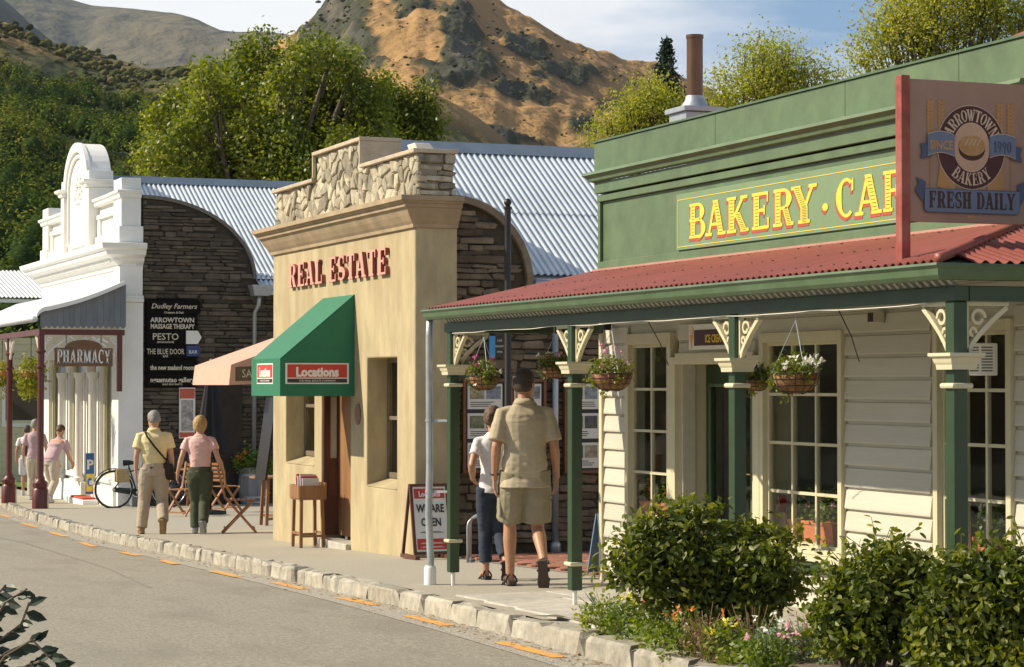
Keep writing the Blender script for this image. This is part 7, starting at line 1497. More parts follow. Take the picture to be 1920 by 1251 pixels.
# ------------------------------------------------------------------ bicycle leaning at the pharmacy corner
BYc = 43.5; BXc = Xat(214, BYc); bz = zp(BYc); bc = thing('bicycle', 'old black bicycle with rear basket by the white corner pilaster', 'bicycle', (BXc, BYc, bz), 0); M_tyre = mat('tyre', (.02, .02, .02), .8); M_bf = mat('bike_frame', (.03, .04, .03), .4, .2); M_chr = mat('chrome', (.6, .6, .6), .25, .9)
U = Vector((1, -.05, 0)).normalized(); R_w = .36
def wheel(c):
    w = bpy.data.objects; pts = [c+U*R_w*math.cos(t)+Vector((0, 0, R_w*math.sin(t))) for t in [i*2*math.pi/28 for i in range(29)]]; mb = MB(); mb.tube(pts, .02, 8, cap=False); o = mb.build('wheel', M_tyre, bc, True); pts = [c+(p-c)*.94 for p in pts]; mb = MB(); mb.tube(pts, .009, 6, cap=False); mb.build('rim', M_chr, o, True)
    mb = MB()
    for i in range(18): a = i*2*math.pi/18; mb.tube([c, c+U*R_w*.93*math.cos(a)+Vector((0, 0, R_w*.93*math.sin(a)))], .0022, 3)
    props(mb.build('spokes', M_chr, o), kind='stuff'); side = Vector((U.y, -U.x, 0)); mb = MB(); mb.tube([c-side*.04, c+side*.04], .025, 8); mb.build('hub', M_chr, o)
c1 = Vector((BXc, BYc, bz+R_w)); c2 = c1+U*1.08; wheel(c1); wheel(c2); bb_ = c1+U*.45+Vector((0, 0, -.06)); stt = c1+U*.30+Vector((0, 0, .42)); hdt = c1+U*.88+Vector((0, 0, .48)); hdb = c1+U*.93+Vector((0, 0, .25))
mb = MB()
for a, b in ((c1, bb_), (c1, stt), (stt, bb_), (bb_, hdb), (stt.lerp(bb_, .15), hdt), (hdt, hdb), (hdb, c2), (hdt, hdt+Vector((0, 0, .14)))): mb.tube([a, b], .014, 6)
mb.build('frame', M_bf, bc, True); mb = MB(); mb.tube([stt, stt+Vector((0, 0, .08))-U*.02], .012, 6); mb.tube([stt+Vector((0, 0, .09))-U*.12, stt+Vector((0, 0, .1)), stt+Vector((0, 0, .09))+U*.14], [.06, .05, .02], 8); mb.build('saddle', M_black, bc, True)
sd2 = Vector((U.y, -U.x, 0)); ht = hdt+Vector((0, 0, .14)); mb = MB(); mb.tube([ht-sd2*.26-U*.15, ht-sd2*.24+U*.02, ht, ht+sd2*.24+U*.02, ht+sd2*.26-U*.15], .012, 6); mb.build('handlebar', M_chr, bc, True)
mb = MB(); mb.tube([bb_-sd2*.06, bb_+sd2*.06], .03, 8); mb.tube([bb_-sd2*.05, bb_-sd2*.05+U*.14+Vector((0, 0, -.1))], .01, 5); mb.build('crank', M_chr, bc); mb = MB(); mb.tube([bb_-sd2*.035+(U*math.cos(t)+Vector((0, 0, math.sin(t))))*.09 for t in [i*.4488 for i in range(15)]], .006, 5, cap=False); mb.build('chainring', M_chr, bc); 
mb = MB(); mb.prism([c1-sd2*.05+Vector((0, 0, -.05)), bb_-sd2*.05+Vector((0, 0, -.07)), bb_-sd2*.05+Vector((0, 0, .07)), c1-sd2*.05+Vector((0, 0, .04))], -sd2*.02); mb.build('chain_guard', M_bf, bc)
mb = MB(); bcx = c1+U*.15+Vector((0, 0, .30)); 
for w_, z0, z1 in ((1, 0, 0),):
    q = [bcx+U*a+sd2*b+Vector((0, 0, c)) for c in (-.16, .1) for a, b in ((-.12, -.14), (.14, -.14), (.14, .12), (-.12, .12))]; mb.hexa(q)
mb.build('basket', mat('wicker', (.40, .30, .14), .8, var=.4, scale=40, bump=.8, bscale=80), bc, bevel=.02)
mb = MB(); mb.tube([c1+(U*math.cos(t)+Vector((0, 0, math.sin(t))))*(R_w+.045) for t in [i*.25 for i in range(1, 12)]], .012, 5, ry=[2]*11); mb.build('mudguard', M_bf, bc, True)
# big plant tub dark at wall, grey low bins near pharmacy
q = Vector((Xat(250, 44), 43.75, zp(43.75))); o = thing('grey_bin', 'low grey lidded box beside the bicycle', 'box', tuple(q)); mb = MB(); mb.box(q.x-.02, q.x+.35, q.y+.25, q.y+.55, q.z, q.z+.3); mb.build('box', M_grey, o, bevel=.02); mb = MB(); mb.box(q.x-.04, q.x+.37, q.y+.23, q.y+.57, q.z+.301, q.z+.34); mb.build('lid', M_grey, o, bevel=.01)
# ================================================================== HANGING SIGN
HY = 10.6; hx = lambda p: onY(p, 300, HY).x; hz2 = lambda p: onY(1800, p, HY).z
hs_ = thing('bakery_hanging_sign', 'big pinkish board on a red post with a loaf emblem and FRESH DAILY', 'sign', (hx(1700), HY, 2.33))
M_sbrd = mat('sign_pink_board', (.33, .215, .16), .6, var=.07, scale=4, stain=.3, stain_col=(.22, .13, .095), stain_scale=3); M_spost = mat('sign_red_post', (.26, .055, .04), .5, var=.3, scale=8, bump=.2, stain=.5, stain_col=(.36, .16, .12), stain_scale=5)
xl, xr = onY(1704, 300, HY).x, 7.32; zt, zb_ = onY(1704, 147, HY).z, onY(1704, 415, HY).z
mb = MB(); mb.box(xl-.058, xl-.002, HY-.02, HY+.045, 2.33, zt+.015); mb.build('post', M_spost, hs_, bevel=.004); mb = MB(); mb.box(xr+.002, xr+.058, HY-.02, HY+.045, 2.5, zt+.015); mb.build('post', M_spost, hs_, bevel=.004)
mb = MB(); mb.box(xl, xr, HY, HY+.025, zb_, zt); mb.build('board', M_sbrd, hs_, bevel=.003)
M_mrn = mat('emblem_maroon', (.055, .010, .014), .5); M_bl = mat('emblem_blue', (.13, .17, .26), .55, var=.08, scale=12); M_bl2 = mat('emblem_blue_shadow', (.06, .08, .14), .55); M_pale = mat('emblem_pale', (.55, .42, .30), .55); M_gold = mat('emblem_gold', (.42, .24, .09), .55, var=.15, scale=30); M_em = mat('emblem_disc', (.50, .33, .22), .6); M_dkb = mat('emblem_dark_brown', (.05, .02, .012), .6); M_wheat = mat('emblem_wheat', (.40, .22, .085), .6)
CX, CZ = hx(1820), hz2(276); yy = HY-.001
def flat(name, pts, m, lay, par=hs_): mb = MB(); mb.prism([(a, yy-.0018*lay, b) for a, b in pts], (0, -.0014, 0)); return mb.build(name, m, par)
def ell(cx, cz, rx, rz, n=40, a0=0, a1=360): return [(cx+rx*math.cos(rad(a0+(a1-a0)*i/n)), cz+rz*math.sin(rad(a0+(a1-a0)*i/n))) for i in range(n+(0 if a1-a0 == 360 else 1))]
for s in (-1, 1):
    for k in (-1, 1):
        bx_ = CX+s*.225+k*.035; mb = MB()
        for i in range(11): z = CZ+.02+i*.021; w = .026; mb.prism([(bx_, yy-.0015, z), (bx_+s*k*.0+w, yy-.0015, z+.012), (bx_+w*.6, yy-.0015, z+.03), (bx_, yy-.0015, z+.016)], (0, -.0012, 0)); mb.prism([(bx_, yy-.0015, z), (bx_-w, yy-.0015, z+.012), (bx_-w*.6, yy-.0015, z+.03), (bx_, yy-.0015, z+.016)], (0, -.0012, 0))
        props(mb.build('wheat_ear', M_wheat, hs_), kind='stuff'); flat('wheat_stalk', [(bx_-.003, CZ-.25), (bx_+.003, CZ-.25), (bx_+.003, CZ+.02), (bx_-.003, CZ+.02)], M_wheat, 1)
    flat('wheat_sheaf', [(CX+s*.10, CZ-.28), (CX+s*.22, CZ-.22), (CX+s*.19, CZ-.02), (CX+s*.12, CZ-.04)], M_wheat, 1.6)
flat('emblem_rim', ell(CX, CZ, .222, .236), M_pale, 2); flat('emblem_ring', ell(CX, CZ, .217, .231), M_mrn, 3); flat('emblem_rim', ell(CX, CZ, .118, .138), M_pale, 4); flat('emblem_disc', ell(CX, CZ, .112, .132), M_em, 5)
flat('loaf_shadow', ell(CX, CZ-.012, .085, .062), M_dkb, 6); flat('loaf', ell(CX, CZ+.008, .085, .056), M_gold, 7)
for k in range(4): x_ = CX-.05+k*.026; flat('loaf_cut', [(x_, CZ+.01), (x_+.006, CZ+.008), (x_+.030, CZ+.046), (x_+.024, CZ+.050)], M_pale, 8)
def arc_text(s, r0, h, a_mid, top, m, gap=.05, wide=1.):
    tot = sum((glyph(c)[0]+gap)*h*wide for c in s); x = -tot/2
    for c in s:
        w = (glyph(c)[0]+gap)*h*wide
        def fn(u, v, x=x):
            t = (x+u)/r0; an = rad(a_mid)-t if top else rad(a_mid)+t; r = r0+v if top else r0-v
            return (CX+r*math.cos(an)*.93, yy-.0085, CZ+r*math.sin(an)*1.0)
        mb = MB(); letters(mb, c, fn, h, wide, 0, .001, (0, -.0012, 0)); mb.build('letter', M_pale, hs_, fix=False); x += w
arc_text('ARROWTOWN', .146, .066, 90, True, M_pale, .03, .70); arc_text('BAKERY', .212, .068, 270, False, M_pale, .06, .95)
for s, txt in ((-1, 'SINCE'), (1, '1990')):
    x0 = CX+s*.115; x1 = CX+s*.285; x2 = CX+s*.33; n = 8
    up = [(x0+(x1-x0)*i/n, CZ+.062+.018*math.sin(math.pi*i/n)) for i in range(n+1)]; dn = [(x0+(x1-x0)*i/n, CZ-.052+.018*math.sin(math.pi*i/n)) for i in range(n+1)]
    flat('ribbon_tail', [(x1-s*.03, CZ+.02), (x2, CZ+.01), (x2-s*.012, CZ-.03), (x2, CZ-.075), (x1-s*.03, CZ-.06)], M_bl2, 6); flat('ribbon_edge', [(a, b+.004) for a, b in up]+[(a, b-.004) for a, b in dn[::-1]], M_pale, 7); flat('ribbon', up+dn[::-1], M_bl, 8)
    hh = .062; w = width_of(txt, hh, .8); xs_ = (x0+x1)/2-w/2
    if txt == 'SINCE': sans('lettering', 'SINCE', ((x0+x1)/2, yy-.017, CZ-.018), (1, 0, 0), (0, 0, 1), .05, M_gold, hs_, wide=.8, bold=.002)
    else: mb = MB(); letters(mb, txt, lambda u, v: (xs_+u, yy-.017, CZ-.022+v), hh, .8, .06, .001, (0, -.0012, 0)); mb.build('lettering', M_bl2, hs_, fix=False)
bz0, bz1 = hz2(399), hz2(357); bxa, bxb = hx(1731), hx(1908)
for s in (-1, 1): xe = bxa if s < 0 else bxb; flat('banner_tail', [(xe+s*-.01, bz1+.04), (xe+s*.055, bz1+.065), (xe+s*.035, bz1+.03), (xe+s*.06, bz1-.01), (xe+s*.01, bz0+.05)], M_bl2, 6)
flat('banner_edge', [(bxa-.004, bz0+.014), (bxa+.014, bz0-.004), (bxb-.014, bz0-.004), (bxb+.004, bz0+.014), (bxb+.004, bz1+.004), (bxa-.004, bz1+.004)], M_bl2, 7)
flat('banner', [(bxa, bz0+.015), (bxa+.015, bz0), (bxb-.015, bz0), (bxb, bz0+.015), (bxb, bz1), (bxa, bz1)], M_bl, 8)
hh = .092; w = width_of('FRESH DAILY', hh, 1, .07); k_ = (bxb-bxa-.05)/w; xs_ = bxa+.025
for ch in 'FRESH DAILY':
    ww = (glyph(ch)[0]+.07)*hh*k_
    if ch != ' ': mb = MB(); letters(mb, ch, lambda u, v: (xs_+u, yy-.017, bz0+.022+v), hh, k_, 0, .001, (0, -.0014, 0)); mb.build('letter', M_dkb, hs_, fix=False)
    xs_ += ww
mb = MB(); mb.box(hx(1812), hx(1826), yy-.003, yy, hz2(409), hz2(404)); mb.build('maker_mark', M_gold, hs_)
# ================================================================== HANGING BASKETS
M_coir = mat('coir', (.24, .115, .045), .9, var=.35, scale=30, bump=.8, bscale=60)
PMg = leafmat('magenta_petal', [(0, (.35, .02, .16)), (1, (.55, .05, .25))], .3, .6); PPk = leafmat('pink_petal', [(0, (.60, .25, .33)), (1, (.75, .45, .5))], .3, .6); PWh = leafmat('white_petal', [(0, (.75, .73, .65)), (1, (.82, .8, .75))], .3, .6); PPu = leafmat('purple_petal', [(0, (.12, .03, .25)), (1, (.25, .08, .4))], .3, .6)
LFb = leafmat('basket_leaf', [(0, (.06, .09, .015)), (.5, (.14, .17, .025)), (1, (.30, .28, .05))], .4, .5)
def basket(px, prim, w, X, lab, fl, trail=1.):
    Y = Yat(px, X); z = onX(px, prim, X).z; d = (Vector((X, Y, z))-EYE).dot(FW); r = w/2*d/FL; t = thing('hanging_basket', lab, 'hanging basket', (X, Y, z), 0, 'hanging flower baskets under the bakery verandah')
    mb = MB(); mb.lathe((X, Y, z), [(r*.25, -r*.85), (r*.62, -r*.72), (r*.86, -r*.42), (r*.97, 0), (r*.9, .0), (r*.8, -.02)], 20); mb.build('coir_bowl', M_coir, t, True); q = MB()
    for k in range(12): a = 2*math.pi*k/12; q.tube([(X+rr*1.02*math.cos(a), Y+rr*1.02*math.sin(a), z+zz) for rr, zz in ((r*.25, -r*.87), (r*.62, -r*.74), (r*.87, -r*.43), (r*.99, 0))], .0022, 4)
    for rr, zz in ((.99, 0), (.92, -.25), (.80, -.52), (.5, -.78)): q.tube([(X+r*rr*1.01*math.cos(a), Y+r*rr*1.01*math.sin(a), z+r*zz) for a in [i*2*math.pi/20 for i in range(21)]], .0026, 4, cap=False)
    props(q.build('wire_frame', M_black, t), kind='stuff')
    top = 2.14; q = MB()
    for k in range(3): a = 2.1*k+.4; q.tube([(X+r*math.cos(a), Y+r*math.sin(a), z), (X, Y, top-.06)], .0022, 4)
    q.tube([(X, Y, top-.06), (X, Y, top+.05)], .004, 5); props(q.build('chains', M_galv, t), kind='stuff')
    P, O, ti, C = lobes_points([(X, Y, z+.04, r*1.05, r*1.05, r*.55), (X-.0, Y+r*.8, z-.04, r*.45, r*.45, r*.7*trail), (X-r*.5, Y+r*.6, z-.02, r*.4, r*.4, r*.6*trail), (X, Y-r*.9, z, r*.3, r*.3, r*.5)], 130, 9, .016); leafcloud('foliage', P, .028, LFb, t, 'kite', O, .3, ti, kind='stuff')
    q = MB()
    for k in range(14): a = random.uniform(0, 6.28); q.tube([(X, Y, z), (X+r*.6*math.cos(a), Y+r*.6*math.sin(a), z+.06), (X+r*1.15*math.cos(a), Y+r*1.15*math.sin(a), z+random.uniform(-.1, .14))], .0018, 4)
    props(q.build('stems', mat('stem_green', (.08, .12, .03), .7), t), kind='stuff')
    for m, n, dy, dzz in fl:
        for _ in range(n):
            c = np.array([X+random.gauss(0, r*.4), Y+dy*r+random.gauss(0, r*.25), z+dzz*r+random.gauss(0, r*.16)]); nn = 7
            A = [k*2*math.pi/nn for k in range(nn)]; leafcloud('flower', np.repeat(c[None], nn, 0)+RNG.normal(size=(nn, 3))*.003, .030, m, t, 'kite', np.array([-.6, -.6, .3]), .2, jit=.7)
basket(907, 705, 62, 6.5, 'hanging basket with magenta flowers by the first green post', [(PMg, 8, 1.2, .4), (PMg, 4, .2, .9), (PWh, 5, -.1, -.1)])
basket(1039, 688, 52, 6.95, 'hanging basket with white and pink flowers above the man', [(PWh, 3, 1.0, .8), (PPk, 3, -.1, .8), (PPu, 2, .4, .2), (PPk, 2, -1, .9)])
basket(1147, 700, 78, 6.5, 'hanging basket with a few pink petunias left of the narrow window', [(PPk, 5, .3, 1.1), (PPk, 4, -.2, .6)], 1.3)
basket(1492, 700, 90, 6.5, 'hanging basket with white and red flowers before the wide window', [(PWh, 14, -.6, .5), (mat and leafmat('red_petal', [(0, (.5, .02, .02)), (1, (.6, .05, .03))], .3, .6), 2, .1, .5)])
basket(1418, 712, 50, 7.2, 'hanging basket with purple flowers half hidden by the post before the door', [(PPu, 5, -.2, .7), (PMg, 2, -.5, .3)])
# draped white cable along the beam
mb = MB(); cb = []
for i in range(60): y = VY0+.3+(BY1-VY0-.5)*i/59; cb.append((6.448, y, 2.131-.010*abs(math.sin(i*.31+.4*math.sin(i*.7)))))
o = mb.tube(cb, .0028, 5).build('verandah_cable', M_wht, None, True); props(o, 'thin white cable clipped loosely along the green verandah beam', 'cable')
for px, lab in ((1215, 'thin dark bracket rod from the beam to the wall by the narrow window'), (1572, 'thin dark bracket rod near the wide window')):
    y = Yat(px, 6.5); mb = MB(); mb.tube([(6.5, y, 2.13), (6.62, y+.06, 1.98), (6.72, y+.14, 1.83)], .0035, 5); o = mb.build('bracket_rod', M_black, None, True); props(o, lab, 'bracket')
# ================================================================== WINDOW BOXES
def winbox(pxa, pxb, pya, pyb, lab, pet):
    X = BX+.14; ya, yb = Yat(pxa, X), Yat(pxb, X); z0, z1 = onX((pxa+pxb)/2, pyb, X).z, onX((pxa+pxb)/2, pya, X).z; t = thing('window_box', lab, 'planter', (X, (ya+yb)/2, z0), 0, 'terracotta troughs in the bakery windows')
    mb = MB(); mb.hexa([(X-.05, yb+.01, z0), (X+.08, yb+.01, z0), (X+.08, ya-.01, z0), (X-.05, ya-.01, z0), (X-.065, yb, z1), (X+.095, yb, z1), (X+.095, ya, z1), (X-.065, ya, z1)]); mb.build('trough', M_terra, t, bevel=.004); mb = MB(); mb.box(X-.072, X+.1, yb-.006, ya+.006, z1-.02, z1+.004); mb.build('rim', M_terra, t, bevel=.003)
    P, O, ti, C = lobes_points([(X, yb+(ya-yb)*f, z1+.1, .08, .1, .13) for f in (.2, .5, .8)], 60, 8, .02); leafcloud('foliage', P, .04, LFf, t, 'kite', O, .4, ti, kind='stuff')
    for _ in range(9): c = np.array([X-.05+random.gauss(0, .02), random.uniform(yb, ya), z1+random.uniform(.06, .22)]); leafcloud('flower', np.repeat(c[None], 7, 0), .028, pet, t, 'kite', np.array([-1., -.5, 0]), .2, jit=.6)
    mb = MB(); mb.box(X-.06, X+.1, yb-.02, ya+.02, z0-.03, z0-.001); mb.build('shelf', M_cream, t)
winbox(1196, 1262, 941, 972, 'terracotta trough of red geraniums behind the narrow window', leafmat('red_petal', [(0, (.5, .02, .02)), (1, (.6, .05, .03))], .3, .6))
winbox(1492, 1574, 978, 1016, 'long terracotta trough of pink geraniums behind the wide window', PPk)
winbox(1840, 1890, 1010, 1045, 'terracotta trough of white flowers behind the right hand window', PWh)
q = onX(1465, 975, BX+.14); mb = MB(); mb.box(q.x-.02, q.x+.06, q.y-.09, q.y+.07, q.z-.13, q.z+.06); mb.build('paper_sack', mat('kraft', (.35, .25, .15), .8, var=.2, scale=10)); props(bpy.data.objects['paper_sack'], 'brown paper sack standing in the lower left of the wide window', 'sack')
q = onX(1462, 945, BX+.16); o = thing('tea_towel', 'small red and white carton in the lower left of the wide window', 'carton', (q.x, q.y, q.z)); o.name = 'carton'; ORG['carton'] = Vector(q)
mb = MB(); mb.box(q.x-.02, q.x+.03, q.y-.04, q.y+.04, q.z-.16, q.z+.06); mb.build('box', ms[0], o); mb = MB(); mb.box(q.x-.022, q.x-.0205, q.y-.035, q.y+.035, q.z-.02, q.z+.02); mb.build('label_band', M_wht, o)
# ================================================================== TREES
LT1 = leafmat('dark_glossy_leaf', [(0, (.026, .042, .007)), (.3, (.100, .132, .016)), (.7, (.22, .245, .030)), (1, (.40, .38, .07))], .38, .45, .45)
D1 = 62.; OUT = [(262, 330), (280, 285), (300, 232), (330, 188), (380, 130), (420, 150), (455, 92), (490, 64), (530, 92), (560, 78), (600, 66), (640, 112), (690, 98), (720, 160), (735, 250)]
BIG = []
for px in np.arange(285, 722, 30):
    py = float(np.interp(px, [o[0] for o in OUT], [o[1] for o in OUT])); r = 24; y_ = py+30+random.uniform(-6, 14)
    while y_ < 350:
        dd_ = D1+random.uniform(-2.2, 2.2); rr_ = r*random.uniform(.85, 1.35); BIG.append((*onD(px+random.uniform(-14, 14), y_, dd_), rr_*D1/FL, rr_*D1/FL*1.5, rr_*D1/FL*1.65)); y_ += rr_*1.7; r = min(40, r+5)
q1 = lambda px, py, r, d=D1, ry=1.: (*onD(px, py, d), r*d/FL, r*d/FL, r*d/FL*ry)
b = onD(500, 820, D1); b.z = zp(b.y)
tree('broadleaf_tree', 'large dark green broadleaf tree rising behind the two iron roofs', tuple(b), BIG, 2500, 34, .17, .135, LT1, None, 'kite', .35, .45, .55, cat='tree', ns=2, tall=1.7)
D2 = 66.; b = onD(760, 820, D2); b.z = zp(b.y)
tree('broadleaf_tree', 'smaller dark green tree with a pointed top beside the large one', tuple(b), [q1(a, c, r, D2, 1.25) for a, c, r in [(745, 235, 45), (800, 190, 16), (797, 160, 9), (790, 225, 30), (812, 255, 20), (740, 300, 60), (775, 290, 45), (715, 200, 34)]], 750, 26, .19, .135, LT1, None, 'kite', .25, .45, .55)
LT2 = leafmat('yellow_willow_leaf', [(0, (.16, .19, .03)), (.5, (.32, .33, .055)), (.85, (.48, .45, .08)), (1, (.58, .48, .10))], .45, .6, .3)
def wtree(lab, lobes, d, n, bpx):
    b = onD(bpx, 800, d); b.z = zp(b.y); tree('willow_tree', lab, tuple(b), [q1(a, c, r*1.05, d, 1.05) for a, c, r in lobes], int(n*.75), 22, .22, .07, LT2, 'yellow green trees behind the bakery', 'kite', .18, .3, .35, .5, jit=1.)
wtree('yellow green feathery tree left of the brown flue', [(1232, 205, 42), (1190, 235, 38), (1140, 262, 34), (1262, 235, 34), (1290, 215, 24), (1215, 180, 22), (1120, 275, 26), (1180, 200, 22)], 50., 620, 1215)
wtree('yellow green feathery tree right of the brown flue', [(1440, 135, 52), (1395, 165, 44), (1480, 165, 48), (1545, 165, 34), (1412, 105, 26), (1350, 195, 34), (1465, 100, 20), (1510, 135, 24), (1575, 160, 20), (1430, 200, 60)], 48., 900, 1440)
wtree('yellow green feathery tree at the top right corner', [(1720, 60, 62), (1650, 105, 44), (1790, 40, 62), (1870, 30, 58), (1612, 110, 22), (1700, 20, 42), (1760, 90, 50), (1920, 40, 50), (1830, -20, 60), (1675, 60, 24), (1740, -20, 40)], 42., 1300, 1780)
d = 62.; b = onD(1250, 800, d); b.z = zp(b.y); cf = thing('conifer', 'thin dark conifer top standing left of the flue', 'tree', tuple(b)); tp_ = onD(1250, 66, d); mb = MB(); mb.tube([b, tp_], [.2, .015], 8); mb.build('trunk', BARK, cf, True)
LT3 = leafmat('dark_needle', [(0, (.018, .035, .022)), (1, (.05, .075, .045))], .15, .6, .3); P = []; mb = MB()
for k in range(46):
    f = k/46; py = 74+f*130; c = onD(1250, py, d); ln = (.10+f*.62)*random.uniform(.6, 1.15); a = random.uniform(0, 6.28)
    for s in range(3):
        aa = a+s*2.1; e = c+Vector((math.cos(aa)*ln, math.sin(aa)*ln, -ln*.12)); mb.tube([c, e], .008, 3)
        for i in range(26): t = random.random(); P.append(tuple(c.lerp(e, t)+Vector((random.gauss(0, .035), random.gauss(0, .035), random.gauss(-.02, .03)))))
mb.build('branches', BARK, cf); leafcloud('needles', P, .11, LT3, cf, 'kite', None, -.1, kind='stuff', droop=.6)
# ================================================================== SHRUBS AND FLOWER BED
LS = leafmat('shrub_leaf', [(0, (.025, .038, .008)), (.35, (.085, .115, .016)), (.75, (.20, .22, .032)), (1, (.38, .35, .06))], .38, .45, .4)
def bedx(y): return kx(y)+.26
strip('flower_bed', bedx, lambda y: kx(y)+(.85 if y < 13.3 else .85*(14.3-y)), .03, M_soil, 4, y0=6.5, y1=14.25)
def shrub(lab, lobes, d, n, bpx, bpy, size=.05):
    g = onD(bpx, 1100, d); t = thing('shrub', lab, 'shrub', (g.x, g.y, zp(g.y)), 0, 'leafy shrubs in the kerbside bed'); B_ = [q1(a, c, r, d, .9) for a, c, r in lobes]; L = sprout(B_, 4, (.25, .45), 1.2); P, O, ti, C = lobes_points(L, int(n*.8), 12, .045, shell=.35)
    ok = P[:, 2] > zp(g.y)+.12; leafcloud('foliage', P[ok], size, LS, t, 'oval', O[ok], .45, ti[ok], kind='stuff', jit=.7)
    mb = MB(); gb = Vector((g.x, g.y, zp(g.y)))
    for l in B_:
        e = Vector(l[:3]); s = gb+Vector((random.uniform(-.12, .12), random.uniform(-.12, .12), -.05)); s.x += (e.x-gb.x)*.3; s.y += (e.y-gb.y)*.3; mb.tube([s, s.lerp(e, .5)+Vector((0, 0, .08)), e], [.018, .013, .006], 6)
        for _ in range(6): a = random.uniform(0, 6.28); v = random.uniform(.1, 1); mb.tube([e, e+Vector((l[3]*math.cos(a), l[3]*math.sin(a), l[5]*v))*.98], [.004, .0015], 4)
    mb.build('stems', BARK, t)
    # long shoots sticking out of the crown
    sp = []; mb = MB()
    for _ in range(26):
        l = random.choice(L); a = random.uniform(0, 6.28); dv = Vector((math.cos(a)*.7, math.sin(a)*.7, random.uniform(.35, 1.2))).normalized(); s = Vector(l[:3])+dv*l[3]*.8; e = s+dv*random.uniform(.09, .24); mb.tube([s, e], .002, 4)
        for i in range(8): sp.append(tuple(s.lerp(e, i/7)))
    props(mb.build('shoots', mat('stem_green', (.08, .12, .03), .7), t), kind='stuff'); leafcloud('shoot_leaves', sp, size*.9, LS, t, 'oval', None, .4, RNG.uniform(.5, 1, len(sp)), kind='stuff')
shrub('leafy green shrub in front of the bakery door', [(1330, 1060, 95), (1230, 1060, 75), (1430, 1080, 85), (1190, 1030, 45), (1280, 1010, 55), (1350, 1130, 80), (1240, 1120, 60), (1440, 1040, 55), (1400, 1150, 60), (1310, 985, 34), (1215, 985, 28), (1480, 1100, 46), (1170, 1070, 40)], 13.3, 1250, 1335, 1212, .052)
shrub('leafy green shrub under the wide bakery window right of the first', [(1640, 1110, 85), (1580, 1150, 65), (1700, 1130, 80), (1620, 1200, 80), (1700, 1210, 70), (1670, 1060, 40), (1570, 1090, 38), (1740, 1080, 45), (1560, 1180, 40), (1610, 1240, 70), (1720, 1250, 80)], 11.8, 1150, 1640, 1262, .050)
shrub('leafy green shrub at the right edge of the photo', [(1830, 1130, 85), (1900, 1120, 85), (1800, 1200, 80), (1880, 1220, 90), (1960, 1170, 90), (1850, 1060, 35), (1790, 1100, 45), (1930, 1060, 45), (1990, 1100, 80), (1780, 1250, 70), (1860, 1290, 80), (1940, 1250, 80)], 10.8, 1350, 1870, 1290, .050)
# low planting
LG = leafmat('bed_green', [(0, (.07, .11, .015)), (.5, (.16, .22, .03)), (1, (.36, .36, .06))], .4, .5); LD = leafmat('dry_plant', [(0, (.16, .09, .05)), (1, (.42, .26, .15))], .3, .7); LYe = leafmat('yellow_petal', [(0, (.75, .62, .04)), (1, (.8, .7, .1))], .3, .5)
LGr = leafmat('grey_leaf', [(0, (.10, .15, .08)), (1, (.24, .30, .17))], .3, .6)
bed = [(1122, 1190, LG, None, 'bright green clump at the left tip of the flower bed'), (1165, 1200, LG, LYe, 'green clump with yellow flowers near the left of the bed'), (1215, 1215, LG, LFo, 'green clump with orange red flowers left of the first shrub'), (1262, 1232, LG, LFo, 'low clump with scattered orange flowers below the first shrub'), (1305, 1238, LD, None, 'dry brown spiky clump left of the first shrub stem'), (1350, 1246, LG, LYe, 'yellow green clump under the first shrub'), (1395, 1240, LD, None, 'dry reddish clump under the first shrub'), (1440, 1250, LGr, PWh, 'grey green clump with white flowers between the shrubs'), (1490, 1244, LD, None, 'dry brown clump between the two left shrubs'), (1530, 1252, LGr, PPk, 'feathery grey green clump beside the second shrub'), (1585, 1262, LGr, None, 'grey green clump at the foot of the second shrub'), (1420, 1268, LG, PPk, 'clump with small pink flowers at the bottom edge')]
for i, (px, py, lm, pet, lab) in enumerate(bed):
    g = onG(px, py); rr = random.uniform(.13, .19); c = (g.x+.05, g.y, zp(g.y)+.03); t = thing('bed_plant', lab, 'plant', c, 0, 'low plants in the kerbside flower bed')
    spiky = lm is LD; P, O, ti, C = lobes_points([(c[0], c[1], c[2]+rr*.5, rr, rr*1.1, rr*.8)], 75, 9, .022); leafcloud('foliage', P, .022 if spiky else .034, lm, t, 'kite', O, 1.2 if spiky else .5, ti, kind='stuff')
    mb = MB()
    for _ in range(18): a = random.uniform(0, 6.28); r = random.uniform(.3, 1.1)*rr; mb.tube([(c[0], c[1], c[2]-.02), (c[0]+r*.5*math.cos(a), c[1]+r*.5*math.sin(a), c[2]+rr*.8), (c[0]+r*math.cos(a), c[1]+r*math.sin(a), c[2]+rr*random.uniform(1.1, 1.9 if spiky else 1.4))], .0022, 4)
    mb.build('stems', mat('dry_stem', (.25, .15, .08), .8) if spiky else MATS['stem_green'], t)
    if pet:
        for _ in range(5): cc_ = np.array([c[0]+random.gauss(0, rr*.5), c[1]+random.gauss(0, rr*.5), c[2]+rr*random.uniform(1.0, 1.6)]); leafcloud('flower', np.repeat(cc_[None], 8, 0)+RNG.normal(size=(8, 3))*.004, .026, pet, t, 'kite', np.array([-.5, -.5, .4]), .4, jit=.6)
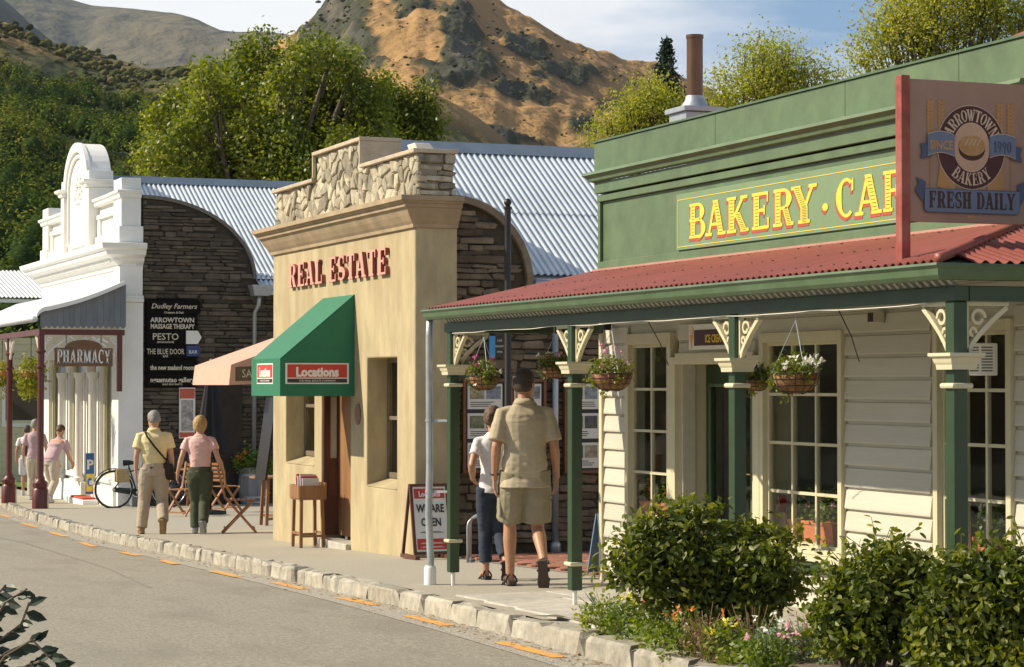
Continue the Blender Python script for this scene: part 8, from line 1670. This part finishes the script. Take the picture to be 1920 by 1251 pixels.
# out-of-focus branch close to the camera
LK = mat('near_dark_leaf', (.012, .028, .010), .5, var=.4, scale=30, bump=0)  # backlit silhouette put into the near-black leaf colour
DN = 5.5; nb_ = onD(-60, 1500, DN); nb_.z = zp(nb_.y)+RD; br = thing('near_bush', 'dark bush twigs with leaves close to the camera at the lower left', 'bush', tuple(nb_))
lme = bpy.data.meshes.new('leaf'); lme.from_pydata([(a, b_ if True else 0, c) for a, b_, c in OVAL.tolist()], [], OVALF); lme.materials.append(LK)
mb = MB(); twigs = [[(-60, 1320), (-20, 1180), (10, 1130), (50, 1105)], [(-60, 1320), (0, 1200), (40, 1170), (55, 1130)], [(-60, 1330), (10, 1230), (60, 1200), (90, 1230), (110, 1246)], [(-50, 1340), (20, 1260), (60, 1245), (75, 1240)], [(-60, 1320), (-10, 1240), (10, 1225), (30, 1215)], [(-60, 1340), (0, 1290), (60, 1275), (120, 1268)], [(-60, 1300), (-20, 1150), (-5, 1115), (10, 1098)]]
for tw in twigs:
    pts = [onD(a, b_, DN+random.uniform(-.1, .1)) for a, b_ in tw]; mb.tube([nb_]+pts, [.012]+[.007]+[.003]*(len(pts)-1), 5)
    for i in range(1, len(pts)):
        for f in (.1, .55, .85): 
            p = pts[i-1].lerp(pts[i], f); off = ORG[br.name]; L_ = link('leaf', lme, br, p-off, (random.uniform(.7, 2.0), random.uniform(-.6, .6), random.uniform(-1.2, .4)), (random.uniform(.035, .058),)*3)
mb.build('twigs', BARK, br)
# trees and a low shopfront across the street, seen only in the glass
for i, y in enumerate((34, 47, 60, 74, 90)):
    tree('street_tree', ['round green tree across the street, nearest', 'second round green tree across the street', 'third round green tree across the street', 'fourth round green tree across the street', 'farthest round green tree across the street'][i], (-14.5, y, zp(y)-.1), [(-14.5, y, 4.2, 2.2, 2.6, 1.8), (-14.2, y+1.4, 3.4, 1.6, 1.8, 1.3), (-14.8, y-1.5, 3.5, 1.6, 1.8, 1.3)], 260, 10, .35, .3, LT1, 'trees across the street', 'kite', .2)
op_ = thing('opposite_shop', 'low cream shop with a dark verandah across the street', 'building', (-18, 50, zp(50)))
mb = MB(); mb.box(-22, -18, 25, 100, -2.5, 3.4); mb.build('wall', M_cream, op_); mb = MB(); mb.box(-18, -15.8, 25, 100, 2.5, 2.62); mb.build('verandah', M_grey, op_)
for y in range(28, 98, 7): mb = MB(); mb.box(-17.99, -17.95, y, y+4, -.4, 2.0); mb.build('shop_window', M_dark, op_)
